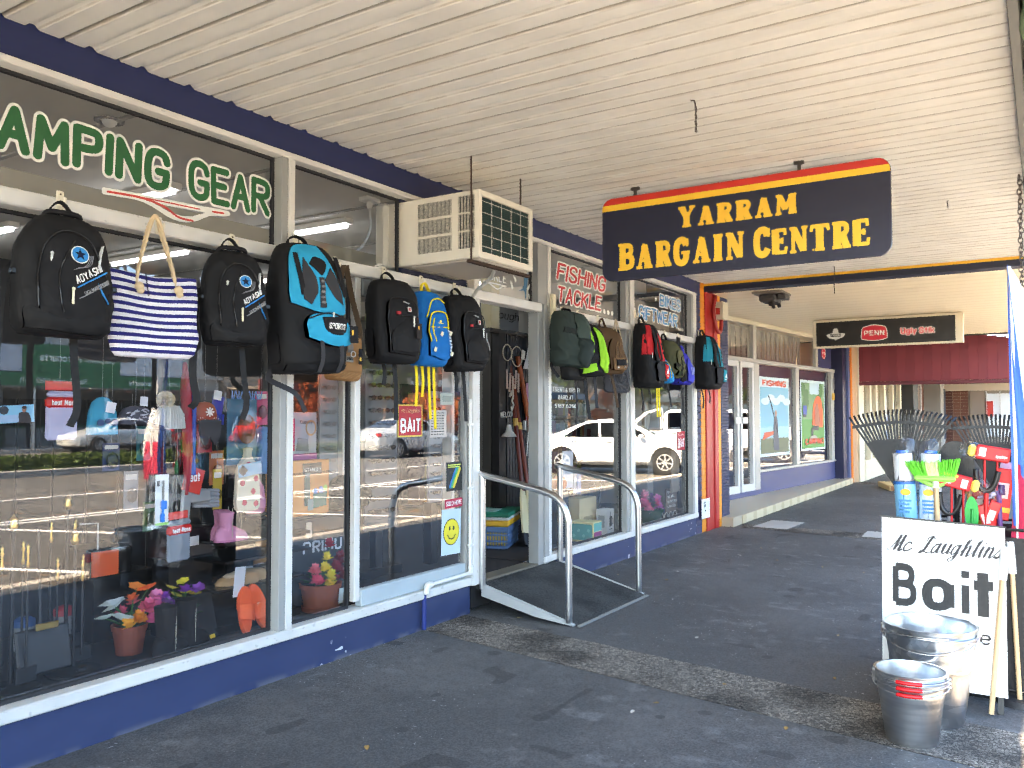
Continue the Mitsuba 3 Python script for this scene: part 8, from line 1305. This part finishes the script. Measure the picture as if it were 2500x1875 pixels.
# a bin of garden and cleaning tools behind the board
bn = thing('tool_bin', 'black wire bin holding rakes, mops and brooms behind the sign board', 'bin'); bp_ = [(4.78, .64), (5.22, .64), (5.22, -.02), (4.78, -.02)]
add(bn, 'rim', tube([(*p, .84) for p in bp_ + bp_[:1]], .008, 6), BLACKP); add(bn, 'lower_rim', tube([(*p, .06) for p in bp_ + bp_[:1]], .008, 6), BLACKP)
add(bn, 'side_panel', [box(4.79, 5.21, .625, .632, .06, .82), box(5.205, 5.212, -.01, .63, .06, .82), box(4.79, 5.21, -.012, -.006, .06, .82), box(4.79, 4.796, -.01, .625, .06, .8)], P((26, 26, 27), .6)); add(bn, 'base', box(4.79, 5.205, -.005, .624, .0, .06), BLACKP)
def rake(label, c, top, w, a, tilt=0.0, n=25):
    """c: the throat (y, z) where the tines meet; tines fan upwards."""
    k = thing('leaf_rake', label, 'rake'); X = 4.95; cy, cz = c; L = top - cz; ang = w
    pts = []; tt = []
    hub = Polygon([(-.02, 0), (.02, 0), (L * .58 * math.tan(ang), L * .56), (L * .3, L * .60), (0, L * .62), (-L * .3, L * .60), (-L * .58 * math.tan(ang), L * .56)])
    E1, E2 = np.array([0, -math.cos(a), math.sin(a)]), np.array([.12, math.sin(a), math.cos(a)]); E2 /= np.linalg.norm(E2); E3 = np.cross(E1, E2); O = np.array([X + tilt, cy, cz])
    P3 = lambda u, v, q=0.0: O + E1 * u + E2 * v + E3 * q
    add(k, 'fan_plate', place(extr(hub, .012), O, E1, E2, E3), P((24, 24, 25), .45))
    for i in range(n):
        t = -ang + 2 * ang * i / (n - 1); u0, v0 = L * .55 * math.tan(t), L * .55
        Le = L * (1.0 - .10 * (t / ang) ** 2); u1, v1 = Le * math.tan(t) * .99, Le
        path = [P3(u0 + (u1 - u0) * s, v0 + (v1 - v0) * s, -.0 - .035 * max(0, s - .84) / .16) for s in (0, .3, .6, .84, .93, 1.0)]
        add(k, 'tine', ribbon(path, L * .025, .007, E1), P((18, 18, 19), .45))
    add(k, 'cross_band', ribbon([P3(L * .83 * math.tan(t) * .99, L * .83 * (1 - .08 * (t / ang) ** 2), .004) for t in np.linspace(-ang, ang, 20)], .016, .008, E2), P((22, 22, 23), .4))
    add(k, 'shaft', tube([P3(0, .03, .006), P3(0, -cz * .93, .006)], .013, 8), P((30, 30, 30), .4), True)
rake('black plastic leaf rake with a wide fan, left of the pair', (.665, 1.0), 1.44, .60, .0); rake('black plastic leaf rake on the right, half hidden by the flag', (.21, 1.0), 1.41, .62, -.08, .12)
def roll(label, y, x, z0, z1, lean, mats, nm='wrapped_mop'):
    k = thing(nm, label, 'mop'); b, t = np.array([x, y, z0]), np.array([x, y + lean, z1]); d = t - b
    add(k, 'head', tube(spline([b + d * .58, b + d * .7, b + d * .9, b + d * .95], 12), [.044, .048, .05, .05, .051, .052, .051, .05, .05, .047, .044, .038, .03][:13] if 0 else .047, 16), P((214, 216, 220), .7), True)
    add(k, 'label_sleeve', tube([b, b + d * .56], .052, 18), mats[0], 30); add(k, 'band', tube([b + d * .54, b + d * .575], .0535, 18), P((40, 100, 170), .4), 30)
    add(k, 'yellow_print', on_plane(affinity.scale(Point(0, 0).buffer(.024), 1, .7), (x - .0535, y, z0 + (z1 - z0) * .44), EY, EZ, .003), P((232, 170, 50), .5))
    for i in range(4): add(k, 'print', on_plane(sbox(-.03, -.006, .03 - .01 * (i % 2), .004), (x - .0532, y + lean * .1, z0 + (z1 - z0) * (.33 - .05 * i)), EY, EZ, .003), P((70, 130, 190), .5))
    add(k, 'blue_cap', tube([b + d * .96, b + d * .99], .03, 12), P((40, 100, 190), .4), 30); rq = np.random.RandomState(int(y * 100)); wr = lofted((0, 0, 0), [(0, 0, 0, .054, .054), (0, 0, .3, .056, .056), (0, 0, .38, .06, .058), (0, 0, .42, .05, .05), (0, 0, .45, .03, .03)], 14); wr.vertices += rq.normal(size=wr.vertices.shape) * .003; wr.vertices = wr.vertices @ np.eye(3); add(k, 'wrapper', moved(wr, b), 'plastic_wrap', 30)
roll('white mop head in a clear wrapper with a light blue sleeve, left of the pair', .62, 4.84, .83, 1.22, .02, [P((120, 180, 216), .4)]); roll('white mop head in a clear wrapper beside the green broom, right of the pair', .515, 4.86, .83, 1.22, -.01, [P((196, 208, 216), .4)])
k = thing('green_broom', 'lime green broom head with a pale middle, standing upside down', 'broom')
LG, PG = P((104, 190, 52), .6), P((206, 214, 150), .6)
def bl(y): return 1.18 + .012 * math.sin(y * 9) - .05 * (y - .37)
gb = random.Random(2)
for i in range(44):
    s = i / 43; yb = .575 - .185 * s; yt = .615 - .245 * s; col = PG if .34 < s < .62 else LG
    add(k, 'bristle', [tube([(4.79 + .012 * j, yb, 1.085), (4.785 + .012 * j + gb.uniform(-.006, .006), yt + gb.uniform(-.006, .006), bl(yt) + gb.uniform(-.01, .008))], .0032, 4) for j in range(3)], col)
add(k, 'block', [box(4.775, 4.825, .385, .58, 1.062, 1.09, .01), tube(spline([(4.80, .41, 1.07), (4.80, .48, 1.04), (4.80, .56, 1.07)], 10), .012, 8)], P((150, 206, 90), .5), 40); add(k, 'socket', tube([(4.80, .48, 1.075), (4.80, .477, 1.03)], .018, 10), P((222, 226, 200), .5), True); add(k, 'handle', tube([(4.80, .478, 1.04), (4.80, .462, .3)], .0125, 10), 'wood_mat', True)
def mop(label, y0, z0, y1, z1, x, yel):
    k = thing('sponge_mop', label, 'mop'); a, b = np.array([x, y0, z0]), np.array([x, y1, z1]); d = (b - a) / np.linalg.norm(b - a); u = np.array([1.0, 0, 0]); v = np.cross(d, u); L = np.linalg.norm(b - a)
    add(k, 'carton_sleeve', place(box(0, L * .8, -.03, .03, -.036, .036, .006), a, d, u, v), P((200, 32, 36), .4)); add(k, 'sponge', place(box(L * .8, L, -.026, .026, -.03, .03, .012), a, d, u, v), P((232, 208, 90), .8)); add(k, 'print', [place(box(L * .56, L * .72, -.0315, -.0302, -.024, .02), a, d, u, v), place(box(L * .05, L * .3, -.0315, -.0302, .006, .014), a, d, u, v)], P((228, 220, 214), .5)); add(k, 'lettering', place(extr(fit(words2d('Mop', 1, 1.8, 2), L * .1, -.022, L * .32, .0), .0012), a - u * .0302 if 0 else a + np.array([-.0318, 0, 0]), d, -v if v[2] < 0 else v, -u), P((228, 220, 214), .5))
    if yel: add(k, 'yellow_print', place(box(L * .02, L * .45, -.0317, -.0303, .018, .034), a, d, u, v), P((226, 206, 60), .5))
    for i in range(2): c = a + d * L * (.3 + .3 * i); add(k, 'rod', tube([c, c + np.array([.01, .01, -.5])], .006, 6), P((196, 36, 40), .4), True)
    wr = ball(a + d * L * .92, .05, 2, (1, 1.1, .9)); wr.vertices += np.random.RandomState(4).normal(size=wr.vertices.shape) * .004; add(k, 'wrapper', wr, 'plastic_wrap', 30)
mop('red boxed sponge mop with a yellow sponge, lower of the two', .46, 1.085, .285, 1.04, 4.82, True); mop('red boxed sponge mop near the flag, upper of the two', .15, 1.195, .335, 1.225, 4.88, False)
k = thing('hand_trowel', 'bright green plastic garden trowel', 'trowel'); tr = Polygon(spline([(-.024, .0), (-.032, .07), (-.02, .125), (0, .15), (.022, .12), (.03, .06), (.02, 0), (-.024, 0)], 40)).buffer(0); add(k, 'blade', place(extr(tr, .008), (4.80, .318, .845), EY, EZ, (-1, 0, 0)), P((40, 156, 62), .4), 40); add(k, 'rib', tube([(4.793, .318, .84), (4.793, .316, .93)], .008, 8), P((36, 140, 56), .4), True); add(k, 'handle', tube([(4.80, .318, .6), (4.80, .318, .85)], .013, 8), P((36, 150, 60), .4), True)
def yoke(label, y, z, x, col, L=.5):
    k = thing('long_handled_tool', label, 'garden tool'); add(k, 'yoke', tube(spline([(x, y + .045, z + .1), (x, y + .038, z + .03), (x, y + .015, z - .005), (x, y - .015, z - .005), (x, y - .04, z + .035), (x, y - .055, z + .09)], 30), .0135, 10), P((24, 24, 25), .4), True); add(k, 'shaft', tube([(x, y, z), (x + .02, y + .02, z - L)], .011, 8), col, True)
yoke('black forked tool on a red shaft near the flag', .255, 1.03, 4.84, P((200, 34, 36), .35)); yoke('black forked tool on a grey shaft under the lower mop', .42, .905, 4.83, P((160, 160, 164), .3, .6), .3)
tl = random.Random(8)
for lb_, y, z1, c in (('red handled tool at the right end of the bin', .21, .90, (206, 44, 40)), ('thick red handled tool between the trowel and the flag', .225, .95, (196, 30, 34)), ('white handled tool behind the green trowel', .375, 1.0, (206, 206, 206)), ('timber handled tool behind the green trowel', .345, 1.02, (190, 140, 80)), ('silver tubed tool left of the green trowel', .362, .90, (150, 152, 156)), ('dark handled tool behind the wrapped mops', .56, .98, (40, 40, 44)), ('purple handled tool at the back of the bin', .19, 1.02, (90, 60, 120))):
    k = thing('long_handled_tool', lb_, 'garden tool'); add(k, 'shaft', tube([(4.9 + tl.uniform(-.08, .05), y, .2), (4.88, y + tl.uniform(-.02, .02), z1)], .012, 8), P(c, .4), True); add(k, 'grip', tube([(4.88, y, z1 - .02), (4.88, y + .002, z1 + .03)], .016, 8), P(tuple(int(v * .7) for v in c), .4), True)
k = thing('wrapped_pegs', 'clear bag of white and lilac pieces at the back of the bin', 'bag'); add(k, 'filling', [obox((4.9, .215 + .02 * (i % 4), .95 + .012 * i), (.03, .05, .012), rotx(tl.uniform(-.6, .6)), .004) for i in range(9)], P((190, 180, 206), .5)); add(k, 'wrapper', ball((4.9, .23, 1.0), .06, 2), 'plastic_wrap', True)
for lb_, y, c, z in (('red boxed dustpan set at the right end of the bin', .235, (204, 44, 40), .90), ('red and white boxed brush low in the bin', .26, (196, 60, 56), .88)):
    k = thing('boxed_brush', lb_, 'boxed brush'); add(k, 'carton', obox((4.86, y, z), (.04, .05, .14), rotx(.35 if z > .89 else -.3), .004), P(c, .4)); add(k, 'print', obox((4.838, y, z), (.002, .03, .05), rotx(.35 if z > .89 else -.3)), WHITE)
k = thing('shovel_blade', 'black shovel blade rising behind the green broom', 'shovel'); add(k, 'blade', place(extr(Polygon(spline([(-.07, 0), (-.085, .1), (-.06, .19), (0, .215), (.06, .19), (.085, .1), (.07, 0), (-.07, 0)], 40)), .006), (5.0, .40, 1.05), EY, EZ, (-1, 0, 0)), P((20, 20, 21), .4)); add(k, 'shaft', tube([(5.0, .40, 1.06), (5.0, .40, .1)], .014, 8), P((30, 30, 30), .4), True)
for lb_, y, z, x, c, w, h, a in (('long red carton standing at the right end of the bin', .185, 1.0, 4.93, (206, 34, 38), .07, .26, .12), ('red and silver carton leaning behind the trowel', .28, .92, 4.95, (190, 40, 40), .06, .22, -.2), ('blue and white packet behind the wrapped mops', .57, 1.0, 4.97, (90, 140, 196), .08, .24, .05), ('lilac packet tucked behind the upper mop', .17, 1.08, 4.99, (176, 160, 200), .08, .16, .2)):
    k = thing('tool_carton', lb_, 'carton'); add(k, 'carton', obox((x, y, z), (.035, w, h), rotx(a), .004), P(c, .4)); add(k, 'panel', obox((x - .0185, y, z + .02), (.002, w * .7, h * .3), rotx(a)), P((222, 214, 206), .5)); add(k, 'stripe', obox((x - .0185, y - .0, z - h * .3), (.002, w * .8, h * .1), rotx(a)), P((232, 196, 60), .5))
k = thing('hand_brush', 'dark green brush head at the back of the bin', 'brush'); add(k, 'block', obox((5.0, .50, 1.12), (.04, .16, .03), rotx(.1), .006), P((40, 90, 50), .5)); add(k, 'bristle', [tube([(5.0, .43 + .012 * i, 1.13), (5.0, .425 + .0125 * i, 1.21)], .0045, 5) for i in range(12)], P((60, 140, 60), .6)); add(k, 'handle', tube([(5.0, .50, 1.1), (5.0, .5, .1)], .012, 8), 'wood_mat', True)
# flag on its pole, leaning timber broom handles
fl = thing('teardrop_flag', 'tall blue, white and red flag on a pole at the edge of the pavement', 'flag')
add(fl, 'pole', tube([(4.80, .118, .02), (4.80, .128, 2.0), (4.80, .135, 2.14)], .009, 8), P((220, 220, 220), .4), True); add(fl, 'base', lathe([(0, 0), (.12, 0), (.11, .03), (.02, .04), (0, .04)], (4.80, .118, .001), 20), P((40, 40, 42), .6), 30)
def cloth_strip(y0f, y1f, za, zb, mat, nm):
    zs = np.linspace(za, zb, 26); v = []
    for z in zs:
        a, b = y0f(z), y1f(z)
        for j in range(9):
            s = j / 8; v.append((4.80 + .022 * math.sin(z * 6 + s * 5) * s + .012 * math.sin(s * 14 + z * 3), a + (b - a) * s, z))
    add(fl, nm, trimesh.Trimesh(v, grid_faces(26, 9, False), process=False), mat, True)
for nm, c in (('flag_blue', (96, 138, 226)), ('flag_white', (236, 236, 236)), ('flag_red', (214, 70, 96))): scene[nm + '_mat'] = {'type': 'principledthin', 'base_color': {'type': 'rgb', 'value': list(lin(*c))}, 'roughness': .7, 'diff_trans': .9}
top_ = 2.15
cloth_strip(lambda z: .142, lambda z: .142 - .075 * min(1, (top_ - z) / .9) - .002, .86, top_, 'flag_blue_mat', 'blue_cloth'); cloth_strip(lambda z: .142 - .075 * min(1, (top_ - z) / .9) - .002, lambda z: .142 - .30 * min(1, (top_ - z) / .9) ** .8 - .004, 1.02, top_ - .02, 'flag_white_mat', 'white_cloth'); cloth_strip(lambda z: .152 - .09 * max(0, z - .80) , lambda z: -.16 + .1 * (z - .8), .80, 1.16, 'flag_red_mat', 'red_cloth')
for lb_, a, b in (('timber broom handle leaning on the right edge of the sign board', (4.52, .238, .01), (4.60, .17, .78)), ('second timber broom handle standing by the flag', (4.74, .128, .01), (4.80, .155, .78))):
    k = thing('broom_handle', lb_, 'broom handle'); add(k, 'handle', tube([a, b], .0115, 10), 'wood_mat', True); add(k, 'sleeve', tube([np.array(a) + (np.array(b) - np.array(a)) * .80, b], .019, 10), P((232, 232, 228), .4), True)
# small litter on the pavement
lt = random.Random(31)
for i in range(26):
    x, y = lt.uniform(2.5, 9), lt.uniform(.4, 3.2); L_ = lt.uniform(.012, .024)
    k = numbered('fallen_leaf'); scene[k] = mikit.ply(moved(petal((0, 0, .006), rotz(lt.uniform(0, 6)), L_ * 1.8, L_, .004), (x, y, 0)), P(lt.choice(((150, 120, 70), (170, 150, 110), (190, 186, 176))), .8, two=True)); labels[k] = {'label': 'tiny dry leaf scrap lying on the dark pavement', 'category': 'leaf', 'group': 'leaf scraps on the pavement'}
